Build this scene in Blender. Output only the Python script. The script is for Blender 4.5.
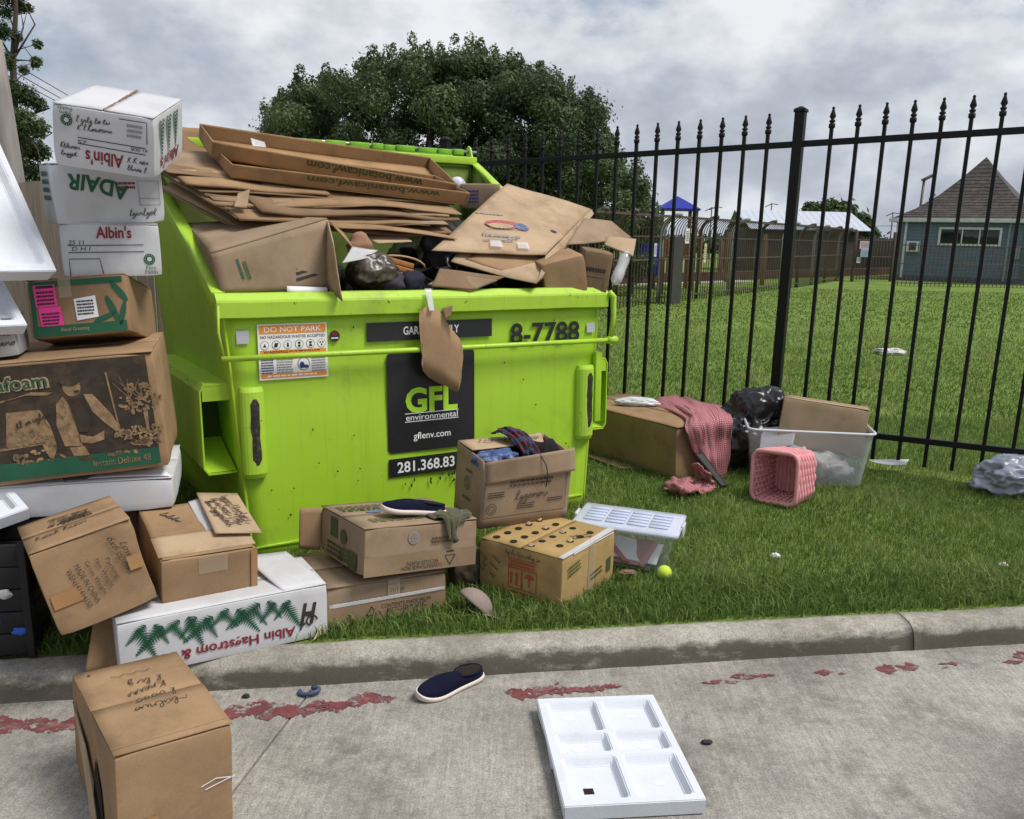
import bpy, bmesh, math, random
import numpy as np
from mathutils import Vector, Matrix, noise
PI = math.pi
rad = math.radians
for o in list(bpy.data.objects): bpy.data.objects.remove(o)
sc = bpy.context.scene
col = sc.collection

# ------------------------------------------------------------------ camera
F_PX, HOR, PPX, PPY, CAMZ = 876.0, 235.5, 519.5, 429.0, 1.5
PITCH = math.atan((PPY-HOR)/F_PX); ROLL = rad(-1.25)
CAM_R = Matrix.Rotation(PI/2-PITCH, 3, 'X') @ Matrix.Rotation(-ROLL, 3, 'Z')
CAM_C = Vector((0, 0, CAMZ))
cam = bpy.data.cameras.new('camera'); camo = bpy.data.objects.new('camera', cam); col.objects.link(camo)
camo.matrix_world = Matrix.Translation(CAM_C) @ CAM_R.to_4x4()
cam.sensor_fit = 'HORIZONTAL'; cam.sensor_width = 36; cam.lens = F_PX/1024*36
cam.shift_x = (512-PPX)/1024; cam.shift_y = (PPY-409.5)/1024
cam.clip_start = 0.05; cam.clip_end = 3000
sc.camera = camo

# ------------------------------------------------------------------ sky and sun
SUN_EL, SUN_AZ = 58, 106            # azimuth from +Y towards +X
w = bpy.data.worlds.new('World'); sc.world = w; w.use_nodes = True
wn, wl = w.node_tree.nodes, w.node_tree.links
wn.clear()
def N(t, **k):
    n = wn.new(t)
    for a, b in k.items(): setattr(n, a, b)
    return n
wo = N('ShaderNodeOutputWorld'); bg = N('ShaderNodeBackground')
sky = N('ShaderNodeTexSky', sky_type='NISHITA', sun_disc=False, sun_elevation=rad(SUN_EL), sun_rotation=rad(SUN_AZ))
tc = N('ShaderNodeTexCoord')
mp = N('ShaderNodeMapping'); mp.inputs['Location'].default_value = (3.3, 1.7, 0.4); mp.inputs['Scale'].default_value = (2.3, 2.3, 4.0); wl.new(tc.outputs['Generated'], mp.inputs[0])
n1 = N('ShaderNodeTexNoise'); n1.inputs['Scale'].default_value = 1.0; n1.inputs['Detail'].default_value = 5; n1.inputs['Roughness'].default_value = .48; n1.inputs['Distortion'].default_value = .1
n2 = N('ShaderNodeTexNoise'); n2.inputs['Scale'].default_value = 2.4; n2.inputs['Detail'].default_value = 7; n2.inputs['Roughness'].default_value = .56
wl.new(mp.outputs[0], n1.inputs['Vector']); wl.new(mp.outputs[0], n2.inputs['Vector'])
cr = N('ShaderNodeValToRGB')      # cloud brightness
e = cr.color_ramp.elements
e[0].position = .39; e[0].color = (.33, .355, .41, 1); e[1].position = .60; e[1].color = (.88, .90, .93, 1)
m_ = e.new(.5); m_.color = (.52, .565, .65, 1)
add = N('ShaderNodeMath', operation='MULTIPLY_ADD'); add.inputs[1].default_value = .5; wl.new(n1.outputs['Fac'], add.inputs[0])
ml = N('ShaderNodeMath', operation='MULTIPLY'); ml.inputs[1].default_value = .5; wl.new(n2.outputs['Fac'], ml.inputs[0]); wl.new(ml.outputs[0], add.inputs[2])
wl.new(add.outputs[0], cr.inputs[0])
cov = N('ShaderNodeValToRGB')     # how far the clouds cover the blue
e = cov.color_ramp.elements; e[0].position = .36; e[0].color = (.55, .55, .55, 1); e[1].position = .46; e[1].color = (1, 1, 1, 1)
wl.new(n2.outputs['Fac'], cov.inputs[0])
sk = N('ShaderNodeVectorMath', operation='SCALE'); sk.inputs['Scale'].default_value = .11; wl.new(sky.outputs[0], sk.inputs[0])
mix = N('ShaderNodeMixRGB'); wl.new(cov.outputs[0], mix.inputs[0]); wl.new(sk.outputs[0], mix.inputs[1]); wl.new(cr.outputs[0], mix.inputs[2])
wl.new(mix.outputs[0], bg.inputs['Color']); bg.inputs['Strength'].default_value = .88
wl.new(bg.outputs[0], wo.inputs[0])
sun = bpy.data.lights.new('sun', 'SUN'); sun.energy = 3.2; sun.angle = rad(22); sun.color = (1, .95, .88)
suno = bpy.data.objects.new('sun', sun); col.objects.link(suno)
sd = Vector((math.sin(rad(SUN_AZ))*math.cos(rad(SUN_EL)), math.cos(rad(SUN_AZ))*math.cos(rad(SUN_EL)), math.sin(rad(SUN_EL))))
suno.rotation_euler = sd.to_track_quat('Z', 'Y').to_euler()
vs = sc.view_settings; vs.view_transform = 'Standard'; vs.look = 'None'; vs.exposure = 0.14; vs.gamma = 1; vs.use_curve_mapping = False
sc.render.resolution_x = 1024; sc.render.resolution_y = 819
sc.cycles.max_bounces = 8; sc.cycles.transparent_max_bounces = 24

# ------------------------------------------------------------------ pixel -> place
def ray(u, v): return CAM_R @ Vector(((u-PPX)/F_PX, -(v-PPY)/F_PX, -1))
def onz(u, v, z=0.0):
    d = ray(u, v); return CAM_C + d*((z-CAM_C.z)/d.z)
def atY(u, v, Y):
    d = ray(u, v); return CAM_C + d*(Y/d.y)
def euler_m(yaw, pitch, roll):
    return Matrix.Rotation(rad(yaw), 3, 'Z') @ Matrix.Rotation(rad(pitch), 3, 'X') @ Matrix.Rotation(rad(roll), 3, 'Y')
D_O = Vector((-.42, 4.292, .021)); D_M = euler_m(31.52, -1.2, -.13)      # dumpster frame
def dloc(u, v, k='y', val=0.0):
    d = D_M.transposed() @ ray(u, v); c = D_M.transposed() @ (CAM_C-D_O)
    if k == 'r': t = (1.212+val-(c.z-.509*c.y))/(d.z-.509*d.y)
    else:
        i = 'xyz'.index(k); t = (val-c[i])/d[i]
    return c+d*t
def dw(p): return D_O + D_M @ Vector(p)

# ------------------------------------------------------------------ materials
MATS = {}
def mat(name, color, rough=.7, spec=.3, metal=0, var=.12, vscale=6, fine=0, fscale=200, bump=0, bscale=40, stain=None, stain_amt=0, stain_scale=3, coat=0, coords='Object', alpha=1, trans=0, stretch=(1,1,1), sheen=0):
    if name in MATS: return MATS[name]
    m = bpy.data.materials.new(name); m.use_nodes = True; nt = m.node_tree; n, l = nt.nodes, nt.links
    b = n['Principled BSDF']
    t = n.new('ShaderNodeTexCoord'); mpn = n.new('ShaderNodeMapping'); mpn.inputs['Scale'].default_value = stretch
    l.new(t.outputs[coords], mpn.inputs[0])
    oi = n.new('ShaderNodeObjectInfo'); vadd = n.new('ShaderNodeVectorMath'); vadd.operation = 'ADD'
    sc_ = n.new('ShaderNodeVectorMath'); sc_.operation = 'SCALE'; sc_.inputs[0].default_value = (37, 91, 53); l.new(oi.outputs['Random'], sc_.inputs['Scale'])
    l.new(mpn.outputs[0], vadd.inputs[0]); l.new(sc_.outputs[0], vadd.inputs[1])
    vec = vadd.outputs[0]
    nz = n.new('ShaderNodeTexNoise'); nz.inputs['Scale'].default_value = vscale; nz.inputs['Detail'].default_value = 6; l.new(vec, nz.inputs['Vector'])
    rp = n.new('ShaderNodeMapRange'); rp.inputs['From Min'].default_value = .3; rp.inputs['From Max'].default_value = .7; rp.inputs['To Min'].default_value = 1-var; rp.inputs['To Max'].default_value = 1+var
    l.new(nz.outputs['Fac'], rp.inputs['Value'])
    mul = n.new('ShaderNodeVectorMath'); mul.operation = 'SCALE'; mul.inputs[0].default_value = color; l.new(rp.outputs[0], mul.inputs['Scale'])
    out = mul.outputs[0]
    if fine:
        fz = n.new('ShaderNodeTexNoise'); fz.inputs['Scale'].default_value = fscale; fz.inputs['Detail'].default_value = 4; l.new(vec, fz.inputs['Vector'])
        fr_ = n.new('ShaderNodeMapRange'); fr_.inputs['From Min'].default_value = .3; fr_.inputs['From Max'].default_value = .7; fr_.inputs['To Min'].default_value = 1-fine; fr_.inputs['To Max'].default_value = 1+fine
        l.new(fz.outputs['Fac'], fr_.inputs['Value'])
        m2 = n.new('ShaderNodeVectorMath'); m2.operation = 'SCALE'; l.new(out, m2.inputs[0]); l.new(fr_.outputs[0], m2.inputs['Scale']); out = m2.outputs[0]
    if stain:
        sz = n.new('ShaderNodeTexNoise'); sz.inputs['Scale'].default_value = stain_scale; sz.inputs['Detail'].default_value = 9; sz.inputs['Roughness'].default_value = .65; l.new(vec, sz.inputs['Vector'])
        sr = n.new('ShaderNodeMapRange'); sr.inputs['From Min'].default_value = .52; sr.inputs['From Max'].default_value = .72; sr.inputs['To Max'].default_value = stain_amt; l.new(sz.outputs['Fac'], sr.inputs['Value'])
        mx = n.new('ShaderNodeMixRGB'); mx.inputs[2].default_value = (*stain, 1); l.new(sr.outputs[0], mx.inputs[0]); l.new(out, mx.inputs[1]); out = mx.outputs[0]
    l.new(out, b.inputs['Base Color'])
    b.inputs['Roughness'].default_value = rough; b.inputs['Metallic'].default_value = metal; b.inputs['Specular IOR Level'].default_value = spec
    if coat: b.inputs['Coat Weight'].default_value = coat; b.inputs['Coat Roughness'].default_value = .25
    if sheen: b.inputs['Sheen Weight'].default_value = sheen
    if bump:
        bz = n.new('ShaderNodeTexNoise'); bz.inputs['Scale'].default_value = bscale; bz.inputs['Detail'].default_value = 5; l.new(vec, bz.inputs['Vector'])
        bp = n.new('ShaderNodeBump'); bp.inputs['Strength'].default_value = bump; bp.inputs['Distance'].default_value = .01; l.new(bz.outputs['Fac'], bp.inputs['Height']); l.new(bp.outputs[0], b.inputs['Normal'])
    if alpha < 1 or trans:
        # thin plastic film: part see-through, part milky
        o_ = n['Material Output']; tr = n.new('ShaderNodeBsdfTransparent'); mxs = n.new('ShaderNodeMixShader'); mxs.inputs[0].default_value = alpha
        l.new(tr.outputs[0], mxs.inputs[1]); l.new(b.outputs[0], mxs.inputs[2]); l.new(mxs.outputs[0], o_.inputs['Surface'])
    MATS[name] = m
    return m
CB = dict(rough=.88, spec=.15, var=.16, vscale=5, fine=.05, fscale=160, bump=.28, bscale=9, stain=(.15,.095,.055), stain_amt=.55, stain_scale=4.5)
kraft = mat('kraft_card', (.305,.198,.112), **CB)
kraft_lt = mat('kraft_card_light', (.41,.30,.195), **CB)
kraft_dk = mat('kraft_card_dark', (.215,.142,.085), **CB)
kraft_gr = mat('kraft_card_greyish', (.285,.208,.14), **CB)
kraft_ye = mat('kraft_card_ochre', (.38,.26,.11), **CB)
white_card = mat('white_card', (.55,.555,.58), rough=.65, spec=.25, var=.07, vscale=3, stain=(.36,.33,.29), stain_amt=.45, stain_scale=4, bump=.2, bscale=8)
foam = mat('expanded_foam', (.63,.66,.72), rough=.8, spec=.2, var=.04, fine=.03, fscale=150, bump=.08, bscale=160, stain=(.45,.44,.42), stain_amt=.4, stain_scale=6)
tape_clear = mat('clear_tape', (.52,.42,.30), rough=.18, spec=.5, var=.1, alpha=.45)
tape_brown = mat('brown_tape', (.36,.20,.09), rough=.3, spec=.5, var=.1)
ink_black = mat('ink_black', (.035,.032,.03), rough=.7, var=.2)
ink_pen = mat('ink_pen', (.06,.045,.035), rough=.7, var=.2)
ink_green = mat('ink_green', (.02,.10,.055), rough=.7, var=.15)
ink_olive = mat('ink_olive', (.06,.085,.03), rough=.75, var=.15)
ink_red = mat('ink_red', (.22,.018,.03), rough=.7, var=.15)
ink_brown = mat('ink_dark_brown', (.045,.033,.025), rough=.75, var=.25, vscale=20, stain=(.17,.11,.065), stain_amt=.4, stain_scale=14)
ink_tan = mat('ink_tan', (.29,.19,.105), rough=.8, var=.35, vscale=30, stain=(.06,.042,.03), stain_amt=.85, stain_scale=38)
ink_blue = mat('ink_blue', (.03,.05,.22), rough=.7)
ink_grey = mat('ink_grey', (.25,.25,.27), rough=.7)
ink_brick = mat('ink_brick_red', (.38,.07,.035), rough=.7)
pink_label = mat('pink_label', (.85,.06,.32), rough=.6, var=.03)
white_label = mat('white_label', (.78,.78,.80), rough=.5, var=.03)
def bin_paint(name, base, chip, grime):
    """lime enamel: faded patches, run-down dirt streaks, scratches, chips to rust"""
    m = bpy.data.materials.new(name); m.use_nodes = True; n, l = m.node_tree.nodes, m.node_tree.links; b = n['Principled BSDF']
    t = n.new('ShaderNodeTexCoord')
    def nz(scale, detail, rough, st=(1,1,1), off=0):
        mp_ = n.new('ShaderNodeMapping'); mp_.inputs['Scale'].default_value = st; mp_.inputs['Location'].default_value = (off, off*.7, 0); l.new(t.outputs['Object'], mp_.inputs[0])
        q = n.new('ShaderNodeTexNoise'); q.inputs['Scale'].default_value = scale; q.inputs['Detail'].default_value = detail; q.inputs['Roughness'].default_value = rough; l.new(mp_.outputs[0], q.inputs['Vector']); return q.outputs['Fac']
    def mr(v, a, b_, c, d):
        q = n.new('ShaderNodeMapRange'); q.inputs['From Min'].default_value = a; q.inputs['From Max'].default_value = b_; q.inputs['To Min'].default_value = c; q.inputs['To Max'].default_value = d; l.new(v, q.inputs[0]); return q.outputs[0]
    def mx(f, a, c):
        q = n.new('ShaderNodeMixRGB'); l.new(f, q.inputs[0])
        if isinstance(a, tuple): q.inputs[1].default_value = (*a, 1)
        else: l.new(a, q.inputs[1])
        q.inputs[2].default_value = (*c, 1); return q.outputs[0]
    c = mx(mr(nz(1.7, 6, .6), .35, .68, 0, .55), base, (base[0]*1.18, base[1]*1.06, base[2]*2.2))       # sun-faded
    c = mx(mr(nz(1, 6, .65, (26, 26, 1.1)), .54, .76, 0, .30*grime), c, (.15,.24,.03))                     # dirt runs
    c = mx(mr(nz(1, 5, .6, (60, 60, 2.0), 5), .60, .75, 0, .25*grime), c, (.42,.52,.16))                  # pale runs
    c = mx(mr(nz(2.6, 9, .72, off=3), .55, .72, 0, .5*grime), c, (.15,.19,.045))                          # grime
    sc = nz(1, 4, .6, (9, 9, 120), 8); c = mx(mr(sc, .70, .73, 0, .6*chip), c, (.20,.22,.10))             # scratches
    ch = nz(34, 5, .6, off=11); c = mx(mr(ch, .735-.05*chip, .75-.05*chip, 0, .95), c, (.075,.045,.022)) # chips, rust
    l.new(c, b.inputs['Base Color']); l.new(mr(nz(5, 5, .6, off=2), .3, .7, .32, .58), b.inputs['Roughness']); b.inputs['Specular IOR Level'].default_value = .4
    bp = n.new('ShaderNodeBump'); bp.inputs['Strength'].default_value = .28; bp.inputs['Distance'].default_value = .02; l.new(nz(3.2, 3, .5, off=6), bp.inputs['Height']); l.new(bp.outputs[0], b.inputs['Normal'])
    MATS[name] = m; return m
green = bin_paint('lime_paint', (.345,.585,.026), .25, .85)
green_worn = bin_paint('lime_paint_worn', (.36,.59,.035), 1.0, 1.0)
scuff = mat('black_scuff', (.03,.028,.025), rough=.6, var=.4, vscale=30, stain=(.2,.25,.05), stain_amt=.5, stain_scale=40)
decal_black = mat('decal_black', (.018,.018,.02), rough=.35, spec=.4, var=.1)
decal_white = mat('decal_white', (.78,.78,.78), rough=.5, var=.05)
decal_lime = mat('decal_lime', (.42,.74,.04), rough=.5, var=.03)
decal_orange = mat('decal_orange', (.78,.30,.04), rough=.5, var=.05)
reflector = mat('reflector_grey', (.45,.46,.52), rough=.3, spec=.6)
iron = mat('black_iron', (.007,.007,.008), rough=.5, spec=.25, var=.2, vscale=20, bump=.05, bscale=120)
iron_far = mat('dark_bronze_iron', (.085,.066,.054), rough=.5, spec=.4, var=.2)
bag_black = mat('black_bag', (.012,.012,.014), rough=.28, spec=.55, var=.2)
navy = mat('navy_knit', (.009,.010,.026), rough=.92, spec=.08, var=.25, fine=.35, fscale=300)
sole_w = mat('sole_white', (.66,.58,.54), rough=.7, var=.08)
olive_cloth = mat('olive_cloth', (.07,.068,.035), rough=.95, spec=.05, var=.15, fine=.15, fscale=500, sheen=.3)
pink_weave = mat('pink_weave', (.72,.32,.34), rough=.8, spec=.2, var=.12, vscale=20)
clear_pl = mat('clear_plastic', (.70,.74,.82), rough=.12, spec=.6, var=.03, alpha=.10)
clear_lid = mat('clear_plastic_lid', (.70,.75,.90), rough=.15, spec=.6, var=.03, alpha=.66)
milky_pl = mat('milky_plastic', (.62,.63,.70), rough=.25, spec=.5, var=.03, alpha=.30)
rim_pl = mat('milky_plastic_rim', (.72,.74,.80), rough=.2, spec=.5, var=.03, alpha=.85)
film = mat('plastic_film', (.72,.73,.76), rough=.15, spec=.7, var=.1, alpha=.5)
paper_w = mat('crumpled_paper', (.58,.57,.56), rough=.9, var=.12, vscale=12)
wood_orange = mat('varnished_wood', (.36,.15,.04), rough=.4, spec=.4, var=.2, vscale=20)
wood_grey = mat('weathered_wood', (.13,.105,.085), rough=.9, var=.25, vscale=5, stretch=(6,6,.6))

# ------------------------------------------------------------------ mesh helpers
def link(o, parent=None):
    col.objects.link(o)
    if parent is not None: o.parent = parent
    return o
def obj(name, verts, faces, material, parent=None, smooth=False):
    me = bpy.data.meshes.new(name)
    me.from_pydata([tuple(v) for v in verts], [], faces)
    if material: me.materials.append(material)
    if smooth: me.shade_smooth()
    me.update()
    return link(bpy.data.objects.new(name, me), parent)
def from_bm(name, bm, material, parent=None, smooth=False):
    me = bpy.data.meshes.new(name); bm.to_mesh(me); bm.free()
    if material: me.materials.append(material)
    if smooth: me.shade_smooth()
    return link(bpy.data.objects.new(name, me), parent)
def tag(o, label, cat, group=None, kind=None):
    o['label'] = label; o['category'] = cat
    if group: o['group'] = group
    if kind: o['kind'] = kind
    return o
def thing(name, label, cat, loc=(0,0,0), M=None, group=None):
    o = bpy.data.objects.new(name, None); o.empty_display_size = .1
    o.matrix_world = Matrix.Translation(Vector(loc)) @ (M.to_4x4() if M is not None else Matrix())
    col.objects.link(o); return tag(o, label, cat, group)
def structure(o): o['kind'] = 'structure'; return o
def nz3(p, s, seed=0): return noise.noise(Vector((p[0]*s+seed*7.3, p[1]*s-seed*3.1, p[2]*s+seed*1.7)))

def rbox_data(L, W, H, r=.006, n=6, dent=.0, seed=0, z0=0):
    """rounded box, base centre at origin, faces dented inwards by soft noise"""
    h = (L/2, W/2, H/2)
    def ax(hh):
        rr = min(r, hh*.45); step = 2*(hh-rr)
        k = max(1, min(n, int(round(step/.03)) or 1))
        return [-hh, -hh+rr*.3, -hh+rr] + [-hh+rr+step*i/k for i in range(1, k)] + [hh-rr, hh-rr*.3, hh]
    A = [ax(x) for x in h]
    idx, V, Fc = {}, [], []
    def vid(i, j, k):
        key = (i, j, k)
        if key not in idx:
            p = [A[0][i], A[1][j], A[2][k]]
            q = [max(-(h[a]-min(r,h[a]*.45)), min(h[a]-min(r,h[a]*.45), p[a])) for a in range(3)]
            d = Vector([p[a]-q[a] for a in range(3)]); rr = min(r, min(h)*.45)
            v = Vector(p)
            nd = sum(1 for a in range(3) if abs(d[a]) > 1e-9)
            if nd >= 2: v = Vector(q)+d.normalized()*rr
            if dent:
                kk = 1.0
                for a in range(3): kk *= max(0, 1-(h[a]-abs(p[a]))/.04)
                if kk > 0:                                            # crushed corners
                    am = kk*dent*(.2+2.2*abs(noise.noise(Vector((math.copysign(3.1,p[0])+seed, math.copysign(5.3,p[1]), math.copysign(1.7,p[2])*seed)))))
                    for a in range(3): v[a] -= math.copysign(am, p[a])
                for a in range(3):
                    f = abs(p[a])/h[a]
                    if f > .9:
                        amt = abs(nz3(p, 5, seed+a))*dent + max(0, nz3(p, 2.3, seed+9+a))*dent*1.5
                        v[a] -= math.copysign(amt, p[a])
            idx[key] = len(V); V.append((v.x, v.y, v.z+H/2+z0))
        return idx[key]
    nx, ny, nz_ = len(A[0])-1, len(A[1])-1, len(A[2])-1
    for i in range(nx):
        for j in range(ny):
            Fc.append((vid(i,j,0), vid(i,j+1,0), vid(i+1,j+1,0), vid(i+1,j,0)))
            Fc.append((vid(i,j,nz_), vid(i+1,j,nz_), vid(i+1,j+1,nz_), vid(i,j+1,nz_)))
    for i in range(nx):
        for k in range(nz_):
            Fc.append((vid(i,0,k), vid(i+1,0,k), vid(i+1,0,k+1), vid(i,0,k+1)))
            Fc.append((vid(i,ny,k), vid(i,ny,k+1), vid(i+1,ny,k+1), vid(i+1,ny,k)))
    for j in range(ny):
        for k in range(nz_):
            Fc.append((vid(0,j,k), vid(0,j,k+1), vid(0,j+1,k+1), vid(0,j+1,k)))
            Fc.append((vid(nx,j,k), vid(nx,j+1,k), vid(nx,j+1,k+1), vid(nx,j,k+1)))
    return V, Fc
def rbox(name, L, W, H, material, parent, r=.006, n=6, dent=0, seed=0, M=None, smooth=True):
    V, Fc = rbox_data(L, W, H, r, n, dent, seed)
    if M is not None: V = [M @ Vector(v) for v in V]
    return obj(name, V, Fc, material, parent, smooth)
def TM(loc, yaw=0, pitch=0, roll=0): return Matrix.Translation(Vector(loc)) @ euler_m(yaw, pitch, roll).to_4x4()
def boxm(name, x0, x1, y0, y1, z0, z1, material, parent, r=.003, n=1):
    return rbox(name, x1-x0, y1-y0, z1-z0, material, parent, r=r, n=n, M=TM(((x0+x1)/2, (y0+y1)/2, z0)))
def tube_data(pts, rd, seg=8, closed=False, caps=True):
    pts = [Vector(p) for p in pts]; V, Fc = [], []; up = None
    m = len(pts)
    for i, p in enumerate(pts):
        a = pts[(i-1) % m] if (i or closed) else pts[0]; b = pts[(i+1) % m] if (i < m-1 or closed) else pts[-1]
        t = (b-a).normalized()
        if up is None: up = t.orthogonal().normalized()
        up = (up - t*up.dot(t)).normalized(); s = t.cross(up)
        rr = rd[i] if isinstance(rd, (list, tuple)) else rd
        for k in range(seg):
            an = 2*PI*k/seg; V.append(p+up*math.cos(an)*rr+s*math.sin(an)*rr)
    for i in range(m if closed else m-1):
        for k in range(seg):
            a = i*seg+k; b = i*seg+(k+1) % seg; j = ((i+1) % m)*seg
            Fc.append((a, b, j+(k+1) % seg, j+k))
    if caps and not closed:
        Fc.append(tuple(range(seg-1, -1, -1))); Fc.append(tuple(range((m-1)*seg, m*seg)))
    return V, Fc
def tube(name, pts, rd, material, parent=None, seg=8, closed=False):
    V, Fc = tube_data(pts, rd, seg, closed); return obj(name, V, Fc, material, parent, True)
def prism(name, poly, axis, a, b, material, parent, smooth=False):
    """poly of 2-tuples extruded along axis from a to b"""
    def mk(p, t): return {'x': (t, p[0], p[1]), 'y': (p[0], t, p[1]), 'z': (p[0], p[1], t)}[axis]
    n = len(poly); V = [mk(p, a) for p in poly]+[mk(p, b) for p in poly]
    Fc = [tuple(range(n)), tuple(range(2*n-1, n-1, -1))]+[(i, n+i, n+(i+1) % n, (i+1) % n) for i in range(n)]
    o = obj(name, V, Fc, material, parent, smooth)
    bm = bmesh.new(); bm.from_mesh(o.data); bmesh.ops.recalc_face_normals(bm, faces=bm.faces); bm.to_mesh(o.data); bm.free()
    return o
def slab_grid(fn, nu, nv, t):
    """fn(u,v)->point on the middle surface; a sheet of thickness t"""
    P = [[Vector(fn(i/nu, j/nv)) for j in range(nv+1)] for i in range(nu+1)]
    V, Fc = [], []
    def nrm(i, j):
        a = P[min(i+1,nu)][j]-P[max(i-1,0)][j]; b = P[i][min(j+1,nv)]-P[i][max(j-1,0)]
        return a.cross(b).normalized()
    for s in (1, -1):
        for i in range(nu+1):
            for j in range(nv+1): V.append(P[i][j]+nrm(i, j)*(t/2*s))
    o = (nu+1)*(nv+1); id_ = lambda i, j: i*(nv+1)+j
    for i in range(nu):
        for j in range(nv):
            a, b, c, d = id_(i,j), id_(i+1,j), id_(i+1,j+1), id_(i,j+1)
            Fc.append((a,b,c,d)); Fc.append((o+d,o+c,o+b,o+a))
    for i in range(nu):
        for j, f in ((0, 0), (nv, 1)):
            a, b = id_(i,j), id_(i+1,j); Fc.append((a, o+a, o+b, b) if not f else (b, o+b, o+a, a))
    for j in range(nv):
        for i, f in ((0, 0), (nu, 1)):
            a, b = id_(i,j), id_(i,j+1); Fc.append((b, o+b, o+a, a) if not f else (a, o+a, o+b, b))
    return V, Fc
def sheet(name, c4, t, material, parent=None, warp=.01, seed=0, nu=10, nv=8, smooth=True, fn2=None):
    """c4: corners front-left, front-right, back-right, back-left"""
    a, b, c, d = [Vector(p) for p in c4]; n = (b-a).cross(d-a).normalized()
    def fn(u, v):
        p = a*(1-u)*(1-v)+b*u*(1-v)+c*u*v+d*(1-u)*v
        q = p + n*(nz3(p, 2.2, seed)*warp*2+nz3(p, 7, seed+3)*warp*.3)
        return fn2(u, v, q) if fn2 else q
    V, Fc = slab_grid(fn, nu, nv, t)
    return obj(name, V, Fc, material, parent, smooth)
def blob(name, c, r, material, parent=None, seed=0, amp=.25, sub=4, scale=3, ridge=.0, flat=None, M=None):
    bm = bmesh.new(); bmesh.ops.create_icosphere(bm, subdivisions=sub, radius=1)
    for v in bm.verts:
        p = v.co.copy(); k = 1+amp*noise.noise(p*scale*.5+Vector((seed*3.3, seed, 0)))
        if ridge:
            q = p*scale+Vector((seed, seed*2.1, 4)); k += ridge*(.5-abs(noise.noise(q)))*1.3+ridge*.5*(.5-abs(noise.noise(q*2.3)))
        v.co = Vector((p.x*r[0], p.y*r[1], p.z*r[2]))*k
        if flat is not None and v.co.z < flat: v.co.z = flat+(v.co.z-flat)*.1
        if M is not None: v.co = M @ v.co
        v.co += Vector(c)
    return from_bm(name, bm, material, parent, True)

# ---- print: frames on faces, lettering, ribbons
def face(L, W, H, f, e=.0015):
    return {'F': (Vector((0,-W/2-e,H/2)), Vector((1,0,0)), Vector((0,0,1))), 'B': (Vector((0,W/2+e,H/2)), Vector((-1,0,0)), Vector((0,0,1))),
            'R': (Vector((L/2+e,0,H/2)), Vector((0,1,0)), Vector((0,0,1))), 'L': (Vector((-L/2-e,0,H/2)), Vector((0,-1,0)), Vector((0,0,1))),
            'T': (Vector((0,0,H+e)), Vector((1,0,0)), Vector((0,1,0)))}[f]
def up(fr, e):
    n = fr[1].cross(fr[2]); return (fr[0]+n*e, fr[1], fr[2])
TEXTS = []
def txt(parent, s, fr, u, v, wd, ht, material, rot=0, bold=0, shear=0, name='lettering', bend=0):
    cu = bpy.data.curves.new('t', 'FONT'); cu.body = s; cu.align_x = 'CENTER'; cu.offset = bold; cu.shear = shear; cu.resolution_u = 3; cu.space_line = .8
    o = bpy.data.objects.new('t', cu); col.objects.link(o)
    TEXTS.append((o, parent, fr, u, v, wd, ht, material, rot, name, bend))
def flush_text():
    dg = bpy.context.evaluated_depsgraph_get(); dg.update()
    for o, parent, fr, u, v, wd, ht, material, rot, name, bend in TEXTS:
        me = bpy.data.meshes.new_from_object(o.evaluated_get(dg), depsgraph=dg)
        co = np.empty(len(me.vertices)*3); me.vertices.foreach_get('co', co); co = co.reshape(-1, 3)
        lo, hi = co.min(0), co.max(0); s = np.maximum(hi-lo, 1e-6)
        x = ((co[:,0]-lo[0])/s[0]-.5)*wd; y = ((co[:,1]-lo[1])/s[1]-.5)*ht
        y = y+bend*(1-(2*x/wd)**2)
        c_, s_ = math.cos(rad(rot)), math.sin(rad(rot)); X = u+x*c_-y*s_; Y = v+x*s_+y*c_
        O, U, V_ = [np.array(q) for q in fr]
        out = O[None]+X[:,None]*U[None]+Y[:,None]*V_[None]
        me.vertices.foreach_set('co', out.ravel()); me.materials.clear(); me.materials.append(material); me.update()
        bpy.data.objects.remove(o)
        me.name = name; link(bpy.data.objects.new(name, me), parent)
    TEXTS.clear()
def quad(parent, fr, u0, u1, v0, v1, material, name='print', rot=0):
    return poly(parent, fr, [(u0,v0),(u1,v0),(u1,v1),(u0,v1)], material, name)
def poly(parent, fr, pts, material, name='print'):
    O, U, V_ = fr; return obj(name, [O+U*p[0]+V_*p[1] for p in pts], [tuple(range(len(pts)))], material, parent)
def polys(parent, fr, plist, material, name='print'):
    O, U, V_ = fr; V, Fc = [], []
    for pts in plist:
        Fc.append(tuple(range(len(V), len(V)+len(pts)))); V += [O+U*p[0]+V_*p[1] for p in pts]
    return obj(name, V, Fc, material, parent)
def ellipse(cx, cy, rx, ry, n=20, rot=0):
    c, s = math.cos(rad(rot)), math.sin(rad(rot))
    return [(cx+rx*math.cos(2*PI*i/n)*c-ry*math.sin(2*PI*i/n)*s, cy+rx*math.cos(2*PI*i/n)*s+ry*math.sin(2*PI*i/n)*c) for i in range(n)]
def ribbons(parent, fr, lines, t, material, name='pen_mark'):
    O, U, V_ = fr; V, Fc = [], []
    for ln in lines:
        ln = [Vector(p) for p in ln]; b = len(V)
        for i, p in enumerate(ln):
            d = (ln[min(i+1, len(ln)-1)]-ln[max(i-1, 0)]); d = d.normalized() if d.length > 0 else Vector((1, 0)); q = Vector((-d.y, d.x))*t/2
            for s in (1, -1): r_ = p+q*s; V.append(O+U*r_.x+V_*r_.y)
        Fc += [(b+2*i, b+2*i+1, b+2*i+3, b+2*i+2) for i in range(len(ln)-1)]
    return obj(name, V, Fc, material, parent)
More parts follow.
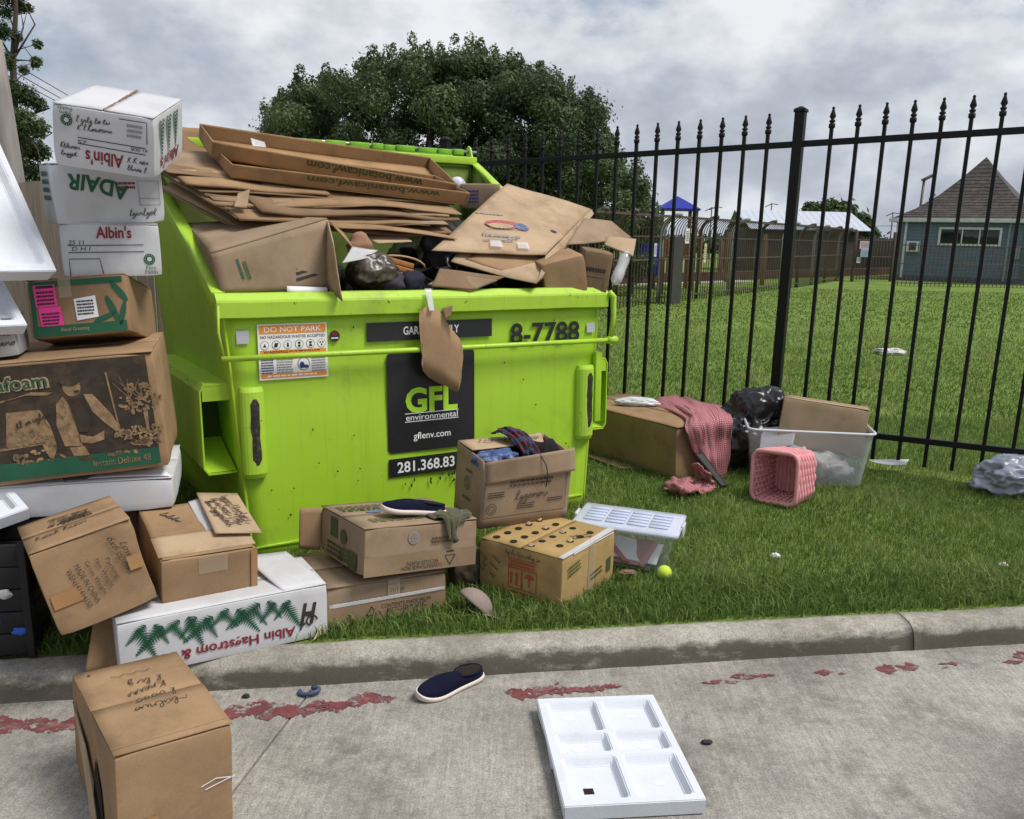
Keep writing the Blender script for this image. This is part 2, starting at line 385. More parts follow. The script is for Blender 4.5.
def rect_lines(u0, u1, v0, v1): return [[(u0,v0),(u1,v0),(u1,v1),(u0,v1),(u0,v0)]]
def scrawl(parent, fr, u, v, wd, ht, material, rot=0, seed=0, lines=1, t=.0022, name='handwriting'):
    """joined-up pen strokes: letter shapes strung on a slanted baseline, smoothed"""
    rn = random.Random(seed); out = []
    SH = {'u': [(0,.5),(.1,.05),(.3,0),(.45,.45),(.5,.1)], 'l': [(0,.1),(.3,.7),(.25,1.05),(.1,.9),(.15,.1),(.35,0)], 'o': [(.35,.45),(.1,.4),(0,.15),(.2,-.02),(.42,.2),(.35,.45),(.55,.4)], 'n': [(0,.02),(.05,.45),(.1,.2),(.3,.48),(.38,.05),(.5,.05)], 'g': [(.35,.4),(.05,.35),(.1,.05),(.35,.2),(.38,-.4),(.1,-.5),(.15,-.25),(.5,.1)], 'e': [(0,.2),(.3,.3),(.2,.5),(.02,.3),(.15,0),(.45,.1)], 't': [(.15,.9),(.12,.1),(.3,0),(.4,.15)], 'K': [(.05,1.0),(.0,.0),(.02,.45),(.4,.95),(.1,.5),(.45,0)]}
    for k in range(lines):
        y0 = ht*(.5-(k+.75)/lines); hh = ht/lines*.72; x = -wd/2*rn.uniform(.8, 1); end = wd/2*rn.uniform(.75, 1); word = []; first = True; drift = rn.uniform(-.06, .06)
        while x < end:
            ch = rn.choice('Kl') if first else rn.choice('uloneuong' if rn.random() < .85 else 'ltg'); sx = hh*rn.uniform(.8, 1.15); sy = hh*rn.uniform(.8, 1.1)
            for a, b in SH[ch]: word.append(Vector((x+a*sx+b*sy*.22, y0+b*sy+x*drift+rn.uniform(-.03, .03)*hh)))
            x += (.62 if ch in 'Ko' else .52)*sx; first = False
            if rn.random() < .16: out.append(word); word = []; x += hh*.3; first = rn.random() < .5
        if len(word) > 2: out.append(word)
    c, s = math.cos(rad(rot)), math.sin(rad(rot)); res = []
    for w_ in out:
        if len(w_) < 3: continue
        sm = []
        for i in range(len(w_)-1):
            p0, p1, p2, p3 = w_[max(i-1,0)], w_[i], w_[i+1], w_[min(i+2, len(w_)-1)]
            for q in range(3):
                f = q/3; sm.append(.5*((2*p1)+(p2-p0)*f+(2*p0-5*p1+4*p2-p3)*f*f+(3*p1-p0-3*p2+p3)*f**3))
        sm.append(w_[-1]); res.append([(u+a.x*c-a.y*s, v+a.x*s+a.y*c) for a in sm])
    return ribbons(parent, fr, res, t, material, name)
def fine_print(parent, fr, u, v, wd, ht, material, n=3, seed=0, name='small_print', rot=0):
    rn = random.Random(seed); pl = []; c, s = math.cos(rad(rot)), math.sin(rad(rot))
    for k in range(n):
        y = ht*(.5-(k+.5)/n); x = -wd/2; h2 = ht/n*.28
        while x < wd/2*rn.uniform(.7, 1):
            L_ = min(wd*rn.uniform(.04, .14), wd/2-x); pl.append([(u+a*c-b*s, v+a*s+b*c) for a, b in ((x,y-h2),(x+L_,y-h2),(x+L_,y+h2),(x,y+h2))]); x += L_+wd*.025
    return polys(parent, fr, pl, material, name)
def fern(u, v, ln, ang, k=11):
    out = []
    d = Vector((math.cos(rad(ang)), math.sin(rad(ang)))); q = Vector((-d.y, d.x))
    for i in range(k):
        f = i/(k-1); p = Vector((u, v))+d*ln*f; lw = ln*.34*(1-f*.85)*(.55+.45*min(1, f*4))
        for s in (1, -1):
            tip = p+q*s*lw+d*lw*.6; a = p+d*ln*.075; out.append([tuple(p), tuple(a), tuple(tip)])
    out.append([tuple(Vector((u,v))-q*ln*.012), tuple(Vector((u,v))+d*ln), tuple(Vector((u,v))+q*ln*.012)])
    return out

# ---- carton: body + top flaps + tape
def carton(name, label, p, m, group=None, flaps=True, seam='x', tape=None, seed=0, dent=.004, cat='carton', z0=0, gap=.004, r=.0035):
    x, y, z, yaw, pi_, ro, L, W, H = p
    t = thing(name, label, cat, (x, y, z), euler_m(yaw, pi_, ro), group)
    fh = .004 if flaps else 0
    rbox('body', L, W, H-fh, m, t, r=r, n=8, dent=dent, seed=seed)
    if flaps:
        rn = random.Random(seed+5)
        for s in (-1, 1):
            if seam == 'x':   # seam runs along x
                a, b = sorted((s*gap/2, s*(W/2-.003))); c4 = [(-L/2+.003,a,H-.002),(L/2-.003,a,H-.002),(L/2-.003,b,H-.002),(-L/2+.003,b,H-.002)]
            else:
                a, b = sorted((s*gap/2, s*(L/2-.003))); c4 = [(a,-W/2+.003,H-.002),(b,-W/2+.003,H-.002),(b,W/2-.003,H-.002),(a,W/2-.003,H-.002)]
            lift = rn.uniform(0, .004)
            sheet('flap', [Vector(q)+Vector((0,0,lift if (abs(q[1] if seam=='x' else q[0]) < gap) else 0)) for q in c4], .004, m, t, warp=.001, seed=seed+s, nu=8, nv=6)
    if tape:
        w2 = .025
        if seam == 'x':
            c4 = [(-L/2,-w2,H+.0045),(L/2,-w2,H+.0045),(L/2,w2,H+.0045),(-L/2,w2,H+.0045)]
        else:
            c4 = [(-w2,-W/2,H+.0045),(w2,-W/2,H+.0045),(w2,W/2,H+.0045),(-w2,W/2,H+.0045)]
        sheet('tape', c4, .0006, tape, t, warp=.0008, seed=seed)
        fz = H-min(.07, H*.4)
        if seam == 'x':
            for s in (-1, 1): quad(t, face(L, W, H, 'R' if s > 0 else 'L', .001), -w2, w2, fz-H/2, H/2, tape, 'tape')
        else: quad(t, face(L, W, H, 'F', .001), -w2, w2, fz-H/2, H/2, tape, 'tape')
    return t
def flap_on(t, hinge_a, hinge_b, direction, ln, m, seed=0, warp=.004, name='flap', th=.004, taper=.0):
    a, b, d = Vector(hinge_a), Vector(hinge_b), Vector(direction).normalized()*ln
    e = (b-a)*taper
    return sheet(name, [a, b, b+d-e, a+d+e], th, m, t, warp=warp, seed=seed)

# ================================================================== THE SETTING
def cb(x, off=0): return 3.14+.165*x+off          # back edge of the kerb
ROAD = -.10
# lawn
def lawn_mat():
    m = bpy.data.materials.new('lawn_turf'); m.use_nodes = True; n, l = m.node_tree.nodes, m.node_tree.links; b = n['Principled BSDF']
    t = n.new('ShaderNodeTexCoord')
    a = n.new('ShaderNodeTexNoise'); a.inputs['Scale'].default_value = .8; a.inputs['Detail'].default_value = 10; a.inputs['Roughness'].default_value = .65; l.new(t.outputs['Object'], a.inputs['Vector'])
    c = n.new('ShaderNodeTexNoise'); c.inputs['Scale'].default_value = 34; c.inputs['Detail'].default_value = 5; c.inputs['Roughness'].default_value = .7; l.new(t.outputs['Object'], c.inputs['Vector'])
    r = n.new('ShaderNodeValToRGB'); e = r.color_ramp.elements; e[0].position = .3; e[0].color = (.108,.168,.034,1); e[1].position = .7; e[1].color = (.195,.268,.064,1)
    l.new(a.outputs['Fac'], r.inputs[0])
    mr = n.new('ShaderNodeMapRange'); mr.inputs['From Min'].default_value = .3; mr.inputs['From Max'].default_value = .7; mr.inputs['To Min'].default_value = .55; mr.inputs['To Max'].default_value = 1.4; l.new(c.outputs['Fac'], mr.inputs[0])
    s = n.new('ShaderNodeVectorMath'); s.operation = 'SCALE'; l.new(r.outputs[0], s.inputs[0]); l.new(mr.outputs[0], s.inputs['Scale'])
    # bare worn soil
    d = n.new('ShaderNodeTexNoise'); d.inputs['Scale'].default_value = 1.3; d.inputs['Detail'].default_value = 8; l.new(t.outputs['Object'], d.inputs['Vector'])
    dr = n.new('ShaderNodeMapRange'); dr.inputs['From Min'].default_value = .62; dr.inputs['From Max'].default_value = .72; dr.inputs['To Max'].default_value = .6; l.new(d.outputs['Fac'], dr.inputs[0])
    mx = n.new('ShaderNodeMixRGB'); mx.inputs[2].default_value = (.10,.085,.05,1); l.new(dr.outputs[0], mx.inputs[0]); l.new(s.outputs[0], mx.inputs[1])
    l.new(mx.outputs[0], b.inputs['Base Color']); b.inputs['Roughness'].default_value = .95; b.inputs['Specular IOR Level'].default_value = .1
    bp = n.new('ShaderNodeBump'); bp.inputs['Strength'].default_value = .6; bp.inputs['Distance'].default_value = .04; l.new(c.outputs['Fac'], bp.inputs['Height']); l.new(bp.outputs[0], b.inputs['Normal'])
    return m
turf = lawn_mat()
xs = [-1500, -300, -60, -20, -8, -4, 0, 4, 8, 20, 60, 300, 1500]
V = []; Fc = []
for x in xs: V += [(x, cb(x, -.02) if abs(x) <= 20 else cb(20*(1 if x > 0 else -1), -.02), -.004), (x, 2500, -.004)]
Fc = [(2*i, 2*i+2, 2*i+3, 2*i+1) for i in range(len(xs)-1)]
structure(obj('lawn', V, Fc, turf))
# driveway: concrete slabs with a joint
def concrete_mat(name, base, dirt, amt, streak=True):
    m = bpy.data.materials.new(name); m.use_nodes = True; n, l = m.node_tree.nodes, m.node_tree.links; b = n['Principled BSDF']
    t = n.new('ShaderNodeTexCoord'); g = n.new('ShaderNodeNewGeometry')
    pos = g.outputs['Position']
    def nz(scale, detail, rough, vec=None):
        q = n.new('ShaderNodeTexNoise'); q.inputs['Scale'].default_value = scale; q.inputs['Detail'].default_value = detail; q.inputs['Roughness'].default_value = rough; l.new(vec or pos, q.inputs['Vector']); return q.outputs['Fac']
    def mrange(v, a, b_, c, d):
        q = n.new('ShaderNodeMapRange'); q.inputs['From Min'].default_value = a; q.inputs['From Max'].default_value = b_; q.inputs['To Min'].default_value = c; q.inputs['To Max'].default_value = d; l.new(v, q.inputs[0]); return q.outputs[0]
    big = mrange(nz(1.6, 8, .6), .35, .7, .66, 1.2); spk = mrange(nz(150, 5, .75), .32, .68, .58, 1.34); mid = mrange(nz(30, 8, .8), .32, .68, .70, 1.24)
    mp_ = n.new('ShaderNodeMapping'); mp_.inputs['Rotation'].default_value = (0, 0, rad(12)); mp_.inputs['Scale'].default_value = (110, 7, 4); l.new(pos, mp_.inputs[0])
    st = mrange(nz(1, 4, .6, mp_.outputs[0]), .3, .7, .84, 1.12)          # broom finish
    cur = None
    for v in (big, spk, mid) + ((st,) if streak else ()):
        if cur is None: cur = v
        else:
            q = n.new('ShaderNodeMath'); q.operation = 'MULTIPLY'; l.new(cur, q.inputs[0]); l.new(v, q.inputs[1]); cur = q.outputs[0]
    s = n.new('ShaderNodeVectorMath'); s.operation = 'SCALE'; s.inputs[0].default_value = base; l.new(cur, s.inputs['Scale'])
    dn = mrange(nz(2.2, 12, .78), .49, .63, 0, amt)
    mx = n.new('ShaderNodeMixRGB'); mx.inputs[2].default_value = (*dirt, 1); l.new(dn, mx.inputs[0]); l.new(s.outputs[0], mx.inputs[1])
    pit = mrange(nz(85, 3, .55), .67, .73, 0, .5); m9 = n.new('ShaderNodeMixRGB'); m9.inputs[2].default_value = (.07,.062,.05,1); l.new(pit, m9.inputs[0]); l.new(mx.outputs[0], m9.inputs[1]); mx = m9
    l.new(mx.outputs[0], b.inputs['Base Color']); b.inputs['Roughness'].default_value = .88; b.inputs['Specular IOR Level'].default_value = .25
    bp = n.new('ShaderNodeBump'); bp.inputs['Strength'].default_value = .35; bp.inputs['Distance'].default_value = .004
    ad = n.new('ShaderNodeMath'); ad.operation = 'ADD'; l.new(nz(150, 4, .65), ad.inputs[0]); l.new(st, ad.inputs[1]); l.new(ad.outputs[0], bp.inputs['Height']); l.new(bp.outputs[0], b.inputs['Normal'])
    return m
conc = concrete_mat('driveway_concrete', (.355,.338,.303), (.125,.115,.098), .8)
drv = structure(obj('driveway', [(-60,-60,ROAD-.05),(60,-60,ROAD-.05),(60,cb(60,-.02) if 0 else 13.0,ROAD-.05),(-60,-6.8,ROAD-.05)], [(0,1,2,3)], mat('joint_dirt', (.035,.03,.025))))
ja, jb = Vector((-.80, 2.33, 0)), Vector((-.735, 2.76, 0)); jd = (jb-ja).normalized()
def jx(y, s): return ja.x+jd.x/jd.y*(y-ja.y)+s*.004
for s in (-1, 1):
    pts = [(jx(-40, s), -40), (jx(2.85, s), 2.85), (jx(cb(-.72,-.10), s), cb(-.72, -.10))]
    pts += [(s*x, cb(s*x, -.10)) for x in (2, 8, 20)] + [(s*60, cb(s*20, -.10)), (s*60, -40)]
    n_ = len(pts); V = [(x, y, ROAD) for x, y in pts]+[(x, y, ROAD-.045) for x, y in pts]
    Fc = [tuple(range(n_)) if s < 0 else tuple(range(n_-1, -1, -1))]+[(i, (i+1) % n_, n_+(i+1) % n_, n_+i) for i in range(n_)]
    o = obj('concrete_slab', V, Fc, conc, drv)
    bm = bmesh.new(); bm.from_mesh(o.data); bmesh.ops.recalc_face_normals(bm, faces=bm.faces); bm.to_mesh(o.data); bm.free()
# kerb in cast lengths, rounded nose, stained face
def kerb_mat():
    m = concrete_mat('kerb_concrete', (.40,.375,.325), (.16,.145,.115), .6, streak=False); n, l = m.node_tree.nodes, m.node_tree.links; b = n['Principled BSDF']
    src = b.inputs['Base Color'].links[0].from_socket
    g = n.new('ShaderNodeNewGeometry'); sp = n.new('ShaderNodeSeparateXYZ'); l.new(g.outputs['Position'], sp.inputs[0])
    z = n.new('ShaderNodeTexNoise'); mpp = n.new('ShaderNodeMapping'); mpp.inputs['Scale'].default_value = (5, 5, 12); l.new(g.outputs['Position'], mpp.inputs[0]); l.new(mpp.outputs[0], z.inputs['Vector']); z.inputs['Scale'].default_value = 1.4; z.inputs['Detail'].default_value = 9; z.inputs['Roughness'].default_value = .7
    # tyre and mildew stain, blotchy, on the gutter face
    a = n.new('ShaderNodeMapRange'); a.inputs['From Min'].default_value = .004; a.inputs['From Max'].default_value = -.05; a.inputs['To Min'].default_value = -.45; a.inputs['To Max'].default_value = .48; l.new(sp.outputs['Z'], a.inputs[0])
    zs = n.new('ShaderNodeMapRange'); zs.inputs['From Min'].default_value = .3; zs.inputs['From Max'].default_value = .7; zs.inputs['To Min'].default_value = .05; zs.inputs['To Max'].default_value = .85; l.new(z.outputs['Fac'], zs.inputs[0])
    q = n.new('ShaderNodeMath'); l.new(a.outputs[0], q.inputs[0]); l.new(zs.outputs[0], q.inputs[1])
    r = n.new('ShaderNodeMapRange'); r.inputs['From Min'].default_value = .42; r.inputs['From Max'].default_value = .86; r.inputs['To Max'].default_value = .9; l.new(q.outputs[0], r.inputs[0])
    mx = n.new('ShaderNodeMixRGB'); mx.inputs[2].default_value = (.075,.066,.05,1); l.new(r.outputs[0], mx.inputs[0]); l.new(src, mx.inputs[1]); l.new(mx.outputs[0], b.inputs['Base Color'])
    return m
kerbm = kerb_mat()
kerb = structure(thing('kerb', 'x', 'x')); del kerb['label']; del kerb['category']
prof = [(-.145,-.14),(-.135,-.10),(-.128,-.06),(-.118,-.028),(-.102,-.010),(-.08,-.001),(-.05,.004),(-.02,.004),(0,.001),(.004,-.02),(.004,-.14)]
for k, (xa, xb) in enumerate([(-20,-5.2),(-5.195,-2.4),(-2.396,1.585),(1.589,4.8),(4.805,20)]):
    ns = max(2, int((xb-xa)/.035)) if xb-xa < 6 else 30; V, Fc = [], []
    for i in range(ns+1):
        x = xa+(xb-xa)*i/ns
        for j, (a, b) in enumerate(prof):
            q = Vector((x*6, j*.4, 0)); wob = noise.noise(q)*.004+noise.noise(q*4)*.0025
            V.append((x-a*.163, cb(x, a+wob*(1 if 0 < j < 9 else 0)), b+(wob*.6 if 1 < j < 9 else 0)))
    m_ = len(prof)
    for i in range(ns):
        for j in range(m_-1): Fc.append((i*m_+j, (i+1)*m_+j, (i+1)*m_+j+1, i*m_+j+1))
    Fc += [tuple(range(m_-1, -1, -1)), tuple(range(ns*m_, ns*m_+m_))]
    obj('kerb_length', V, Fc, kerbm, kerb, True)
# worn red fire-lane paint: ragged flakes along the gutter
redm = mat('red_kerb_paint', (.165,.048,.052), rough=.75, var=.25, vscale=14, stain=(.30,.25,.22), stain_amt=.6, stain_scale=16)
_n, _l = redm.node_tree.nodes, redm.node_tree.links       # worn through to the concrete in speckles
_g = _n.new('ShaderNodeNewGeometry'); _z = _n.new('ShaderNodeTexNoise'); _z.inputs['Scale'].default_value = 26; _z.inputs['Detail'].default_value = 10; _z.inputs['Roughness'].default_value = .75; _l.new(_g.outputs['Position'], _z.inputs['Vector'])
_r = _n.new('ShaderNodeMapRange'); _r.inputs['From Min'].default_value = .43; _r.inputs['From Max'].default_value = .49; _l.new(_z.outputs['Fac'], _r.inputs[0]); _t = _n.new('ShaderNodeBsdfTransparent'); _m = _n.new('ShaderNodeMixShader'); _l.new(_r.outputs[0], _m.inputs[0]); _l.new(_t.outputs[0], _m.inputs[1]); _l.new(_n['Principled BSDF'].outputs[0], _m.inputs[2]); _l.new(_m.outputs[0], _n['Material Output'].inputs['Surface'])
paint = structure(thing('fire_lane_paint', 'x', 'x')); del paint['label']; del paint['category']
def flake(u0, u1, va, vb, th, seed, rag=1.0):
    """flake between two pixels on the road, th metres wide"""
    a, b = onz(u0, va, ROAD+.002), onz(u1, vb, ROAD+.002); d = b-a; ln = d.length; d.normalize(); q = Vector((-d.y, d.x, 0)); n_ = max(8, int(ln/.006)); V, Fc = [], []
    a = a+Vector((0,0,.0006*(int(seed*10) % 4))); th *= 1.35
    for i in range(n_+1):
        f = i/n_; e = min(1, min(f, 1-f)*n_/6); p = a+d*ln*f; X = p.x
        up_ = th/2*e*(.6+rag*(.7*noise.noise(Vector((X*11, seed, 0)))+.45*noise.noise(Vector((X*34, seed, 3)))+.3*noise.noise(Vector((X*120, seed, 3)))))
        dn_ = th/2*e*(.6+rag*(.7*noise.noise(Vector((X*11, seed, 7)))+.45*noise.noise(Vector((X*34, seed, 11)))+.3*noise.noise(Vector((X*120, seed, 3)))))
        V += [p+q*max(up_, .0008), p-q*max(dn_, .0008)]
    Fc = [(2*i, 2*i+1, 2*i+3, 2*i+2) for i in range(n_)]
    return obj('paint_flake', V, Fc, redm, paint)
for i, a in enumerate([(-20,90,728,722,.10),(60,130,722,718,.05),(206,330,714,708,.11),(300,352,709,705,.07),(344,398,702,697,.085),(504,570,692,690,.085),(548,622,691,686,.05),(700,726,683,682,.03),(706,742,682,681,.035),(730,762,677,676,.05),(756,776,676,675,.045),(812,834,673,672,.05),(838,846,674,673,.03),(874,920,669,666,.07),(938,962,664,663,.045),(942,954,668,667,.03),(1002,1024,662,661,.035),(1012,1040,657,655,.08)]): flake(*a, seed=i*1.7)

# grass blades: near strip dense, far lawn sparse
def grass(name, n, region, hmin, hmax, wd, seed, keep):
    g = np.random.default_rng(seed)
    x = g.uniform(region[0], region[1], n); y = g.uniform(region[2], region[3], n)
    k = keep(x, y, g); x, y = x[k], y[k]; n = len(x)
    cl = np.array([noise.noise(Vector((a*1.6, b*1.6, 3)))+.5*noise.noise(Vector((a*6, b*6, 8))) for a, b in zip(x, y)])
    h = g.uniform(hmin, hmax, n)*(1+.45*cl); an = g.uniform(0, 2*PI, n); lean = g.uniform(.15, 1.1, n)*h; la = g.uniform(0, 2*PI, n)
    w_ = wd*g.uniform(.6, 1.3, n)
    dx, dy = np.cos(an)*w_/2, np.sin(an)*w_/2; lx, ly = np.cos(la)*lean, np.sin(la)*lean
    z = np.zeros(n)
    P = np.empty((n, 5, 3))
    P[:,0] = np.stack([x-dx, y-dy, z-.005], 1); P[:,1] = np.stack([x+dx, y+dy, z-.005], 1)
    P[:,2] = np.stack([x+lx*.35+dx*.8, y+ly*.35+dy*.8, h*.6], 1); P[:,3] = np.stack([x+lx*.35-dx*.8, y+ly*.35-dy*.8, h*.6], 1)
    P[:,4] = np.stack([x+lx, y+ly, h*.6+np.maximum(h*.4-lean*.25, -.2*h)], 1)
    me = bpy.data.meshes.new(name); me.vertices.add(n*5); me.vertices.foreach_set('co', P.ravel())
    b = np.arange(n)*5
    loops = np.stack([b, b+1, b+2, b+3, b+3, b+2, b+4], 1).ravel()
    me.loops.add(len(loops)); me.loops.foreach_set('vertex_index', loops.astype(np.int32))
    me.polygons.add(2*n); st = np.stack([np.arange(n)*7, np.arange(n)*7+4], 1).ravel(); me.polygons.foreach_set('loop_start', st.astype(np.int32))
    at = me.attributes.new('tint', 'FLOAT', 'POINT'); tv = np.clip(.5+.55*cl+g.normal(0, .2, n), 0, 1); at.data.foreach_set('value', np.repeat(tv, 5).astype(np.float32))
    me.update(calc_edges=True); me.validate()
    me.materials.append(blade_m); o = bpy.data.objects.new(name, me); col.objects.link(o); return o
blade_m = bpy.data.materials.new('grass_blade'); blade_m.use_nodes = True
n, l = blade_m.node_tree.nodes, blade_m.node_tree.links; b = n['Principled BSDF']
at = n.new('ShaderNodeAttribute'); at.attribute_name = 'tint'; rr = n.new('ShaderNodeValToRGB'); e = rr.color_ramp.elements
e[0].color = (.080,.148,.028,1); e[1].color = (.228,.32,.082,1); q = e.new(.90); q.color = (.215,.305,.078,1); e[-1].color = (.34,.30,.16,1)
l.new(at.outputs['Fac'], rr.inputs[0]); l.new(rr.outputs[0], b.inputs['Base Color']); b.inputs['Roughness'].default_value = .6; b.inputs['Specular IOR Level'].default_value = .25
tl = n.new('ShaderNodeBsdfTranslucent'); l.new(rr.outputs[0], tl.inputs[0]); mxs = n.new('ShaderNodeMixShader'); mxs.inputs[0].default_value = .35
l.new(b.outputs[0], mxs.inputs[1]); l.new(tl.outputs[0], mxs.inputs[2]); l.new(mxs.outputs[0], n['Material Output'].inputs['Surface'])
DI = np.array(D_M.transposed())
def not_dumpster(x, y):
    p = np.stack([x-D_O.x, y-D_O.y], 1); lx = p@DI[0,:2]; ly = p@DI[1,:2]
    return ~((np.abs(lx) < .9) & (ly > .05) & (ly < 1.5))
def keep_near(x, y, g):
    k = (y > 3.15+.165*x) & not_dumpster(x, y) & (np.abs(x) < .75*y+.3)
    fl = np.abs((x-1.83)*.5486+(y-6.215)*.836) < .16      # worn strip under the fence
    return k & (~fl | (g.random(len(x)) < .35)) & (g.random(len(x)) < np.clip(1.25-.09*y, .25, 1))
tag(grass('grass', 330000, (-3.2, 5.2, 2.75, 7.6), .02, .055, .0042, 1, keep_near), 'short green mown grass growing around the bin and cartons', 'grass', kind='stuff')
def keep_far(x, y, g): return (x < .72*y+.5) & (x > -.1*y-.5) & (g.random(len(x)) < np.clip(1.5-.085*y, .2, 1))
tag(grass('grass', 170000, (-3, 11.5, 7.6, 16), .02, .055, .010, 2, keep_far), 'green lawn grass stretching beyond the iron fence', 'grass', kind='stuff')
def keep_far2(x, y, g): return (x < .72*y+.5) & (x > -.02*y) & (g.random(len(x)) < np.clip(.62-.012*y, .15, 1))
tag(grass('grass', 90000, (0, 20, 16, 29), .02, .05, .022, 7, keep_far2), 'green lawn grass far out towards the house', 'grass', kind='stuff')
def keep_tuft(x, y, g):
    return (y > 3.17+.165*x) & (y < 3.42+.165*x+.2*g.random(len(x))) & not_dumpster(x, y)
tag(grass('grass', 60000, (-2.2, 3.2, 2.7, 4.3), .035, .085, .0055, 3, keep_tuft), 'longer ragged grass blades hanging along the kerb edge', 'grass', kind='stuff')

# ================================================================== DUMPSTER
HF, HR, DD, HB = 1.212, 2.002, 1.551, .929
SL = (HR-HF)/DD
def hw(z): return HB+.07*z/1.104
dump = thing('dumpster', 'lime green steel slant-top dumpster overflowing with flattened cartons', 'dumpster', D_O, D_M)
def side(s):
    T = .006; pts = [(0, -.02), (DD, -.02), (DD, HR-.03), (0, HF-.03)]
    n_ = 14; 
    def fn(u, v):   # u along depth, v up
        y = DD*u; top = HF-.03+SL*y; z = -.02+(top+.02)*v
        bulge = -.010*math.sin(PI*min(1,u))*math.sin(PI*v)*(.6+.4*noise.noise(Vector((y*3, z*3, s))))
        return (s*(hw(z)+bulge), y, z)
    V, Fc = slab_grid(fn, n_, 12, .012)
    return obj('side_panel', V, Fc, green, dump, True)
side(-1); side(1)
def wall_fn(yy, top, amp, seed):
    def fn(u, v):
        z = -.02+(top+.02)*v; x = (2*u-1)*(hw(z)-.004)
        return (x, yy+amp*noise.noise(Vector((x*2.2, z*2.6, seed)))*math.sin(PI*u)*math.sin(PI*v), z)
    return fn
V, Fc = slab_grid(wall_fn(.006, 1.12, .010, 3), 26, 16, .010); obj('front_panel', V, Fc, green, dump, True)
V, Fc = slab_grid(wall_fn(DD-.006, HR-.02, .008, 5), 20, 16, .010); obj('back_panel', V, Fc, green, dump, True)
obj('floor_panel', [(-HB+.02,.02,.03),(HB-.02,.02,.03),(HB-.02,DD-.02,.03),(-HB+.02,DD-.02,.03)], [(0,1,2,3)], green, dump)
shade_grime = mat('shaded_grimy_lining', (.13,.19,.035), rough=.8, var=.25, vscale=4, stain=(.07,.055,.03), stain_amt=.8, stain_scale=3)  # added inner sheets: interior shade painted into the dark green, plus grime
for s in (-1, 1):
    V, Fc = slab_grid(lambda u, v, s=s: (s*(hw((HF-.05+SL*DD*u)*v)-.016), .02+(DD-.04)*u, .03+(HF-.08+SL*DD*u)*v), 8, 8, .003); obj('lining', V, Fc, shade_grime, dump, True)
V, Fc = slab_grid(lambda u, v: ((2*u-1)*(hw(HR*v)-.03), DD-.018, .03+(HR-.08)*v), 8, 8, .003); obj('lining', V, Fc, shade_grime, dump, True)
# front rim: folded channel with a sloping top facet
rx = hw(HF)+.03
rp = [(.035,HF),(-.012,HF-.002),(-.042,HF-.03),(-.045,HF-.04),(-.041,HF-.104),(-.034,HF-.108),(.001,HF-.108),(.001,HF-.05),(.035,HF-.03)]
V, Fc = [], []; ns = 30
for i in range(ns+1):
    x = -rx+2*rx*i/ns
    for j, (a, b_) in enumerate(rp): V.append((x, a+.003*noise.noise(Vector((x*5, 1, j*.1))), b_+.004*noise.noise(Vector((x*3.3, 9, 0)))))
m_ = len(rp)
for i in range(ns):
    for j in range(m_): Fc.append((i*m_+j, (i+1)*m_+j, (i+1)*m_+(j+1) % m_, i*m_+(j+1) % m_))
Fc += [tuple(range(m_-1, -1, -1)), tuple(range(ns*m_, ns*m_+m_))]
o = obj('front_rim', V, Fc, green_worn, dump)
bm = bmesh.new(); bm.from_mesh(o.data); bmesh.ops.recalc_face_normals(bm, faces=bm.faces); bm.to_mesh(o.data); bm.free()
an = math.degrees(math.atan(SL)); sl_len = DD/math.cos(rad(an))
for s in (-1, 1):
    xm = s*(hw(1.6)+.006)
    dx = (hw(HR)-hw(HF))*s
    yw = -math.degrees(math.atan2(dx, DD))
    # flat bar on top with a down-turned lip
    Mx = TM(((hw(HF)+.004)*s+dx/2, DD/2+.01, (HF+HR)/2-.018), yw, an)
    rbox('side_rim', .062, sl_len-.04, .016, green_worn, dump, r=.004, n=20, dent=.003, seed=s, M=Mx)
    Mx = TM(((hw(HF)+.030)*s+dx/2, DD/2+.01, (HF+HR)/2-.075), yw, an)
    rbox('side_rim_lip', .008, sl_len-.05, .062, green_worn, dump, r=.002, n=10, dent=.002, seed=s+4, M=Mx)
rbox('rear_rim', 2*hw(HR)+.02, .062, .05, green, dump, r=.005, n=10, M=TM((0, DD-.012, HR-.035)))
# rear hinge: rod, moulded knuckles, ear plates, lids hanging down behind
tube('hinge_rod', [(-hw(HR)-.03, DD+.045, HR+.055), (hw(HR)+.05, DD+.045, HR+.055)], .010, mat('rod_steel', (.4,.42,.4), rough=.4, metal=.6), dump)
rn = random.Random(3); x = -hw(HR)+.03; k = 0
kn = rbox_data(1, .05, .05, .012, 2)
lidm = mat('lime_plastic', (.17,.38,.03), rough=.5, var=.15, vscale=8)
gp = bpy.data.meshes.new('hinge_knuckle')
while x < hw(HR)-.06:
    wd = rn.choice((.055, .075, .10, .13)); hh = rn.uniform(.6, .85)
    Vk = [(v[0]*wd, v[1]*hh, (v[2])*hh) for v in kn[0]]
    o = obj('hinge_knuckle', [Vector(v)+Vector((x+wd/2, DD+.045, HR+.028)) for v in Vk], kn[1], lidm, dump, True)
    x += wd+rn.uniform(.004, .03)
for s in (-1, 1):
    prism('hinge_ear', [(DD-.02, HR-.02), (DD+.075, HR-.02), (DD+.075, HR+.07), (DD+.05, HR+.095), (DD+.02, HR+.08)], 'x', s*(hw(HR)-.006)-.005, s*(hw(HR)-.006)+.005, green, dump)
    lc = s*.50
    V, Fc = slab_grid(lambda u, v, lc=lc: (lc+(u-.5)*.94, DD+.075+.10*v+.02*math.sin(v*3), HR+.035-1.05*v), 10, 10, .03); obj('lid', V, Fc, lidm, dump, True)
    boxm('lid_rib', lc-.42, lc+.42, DD+.028, DD+.062, HR+.0, HR+.03, lidm, dump)
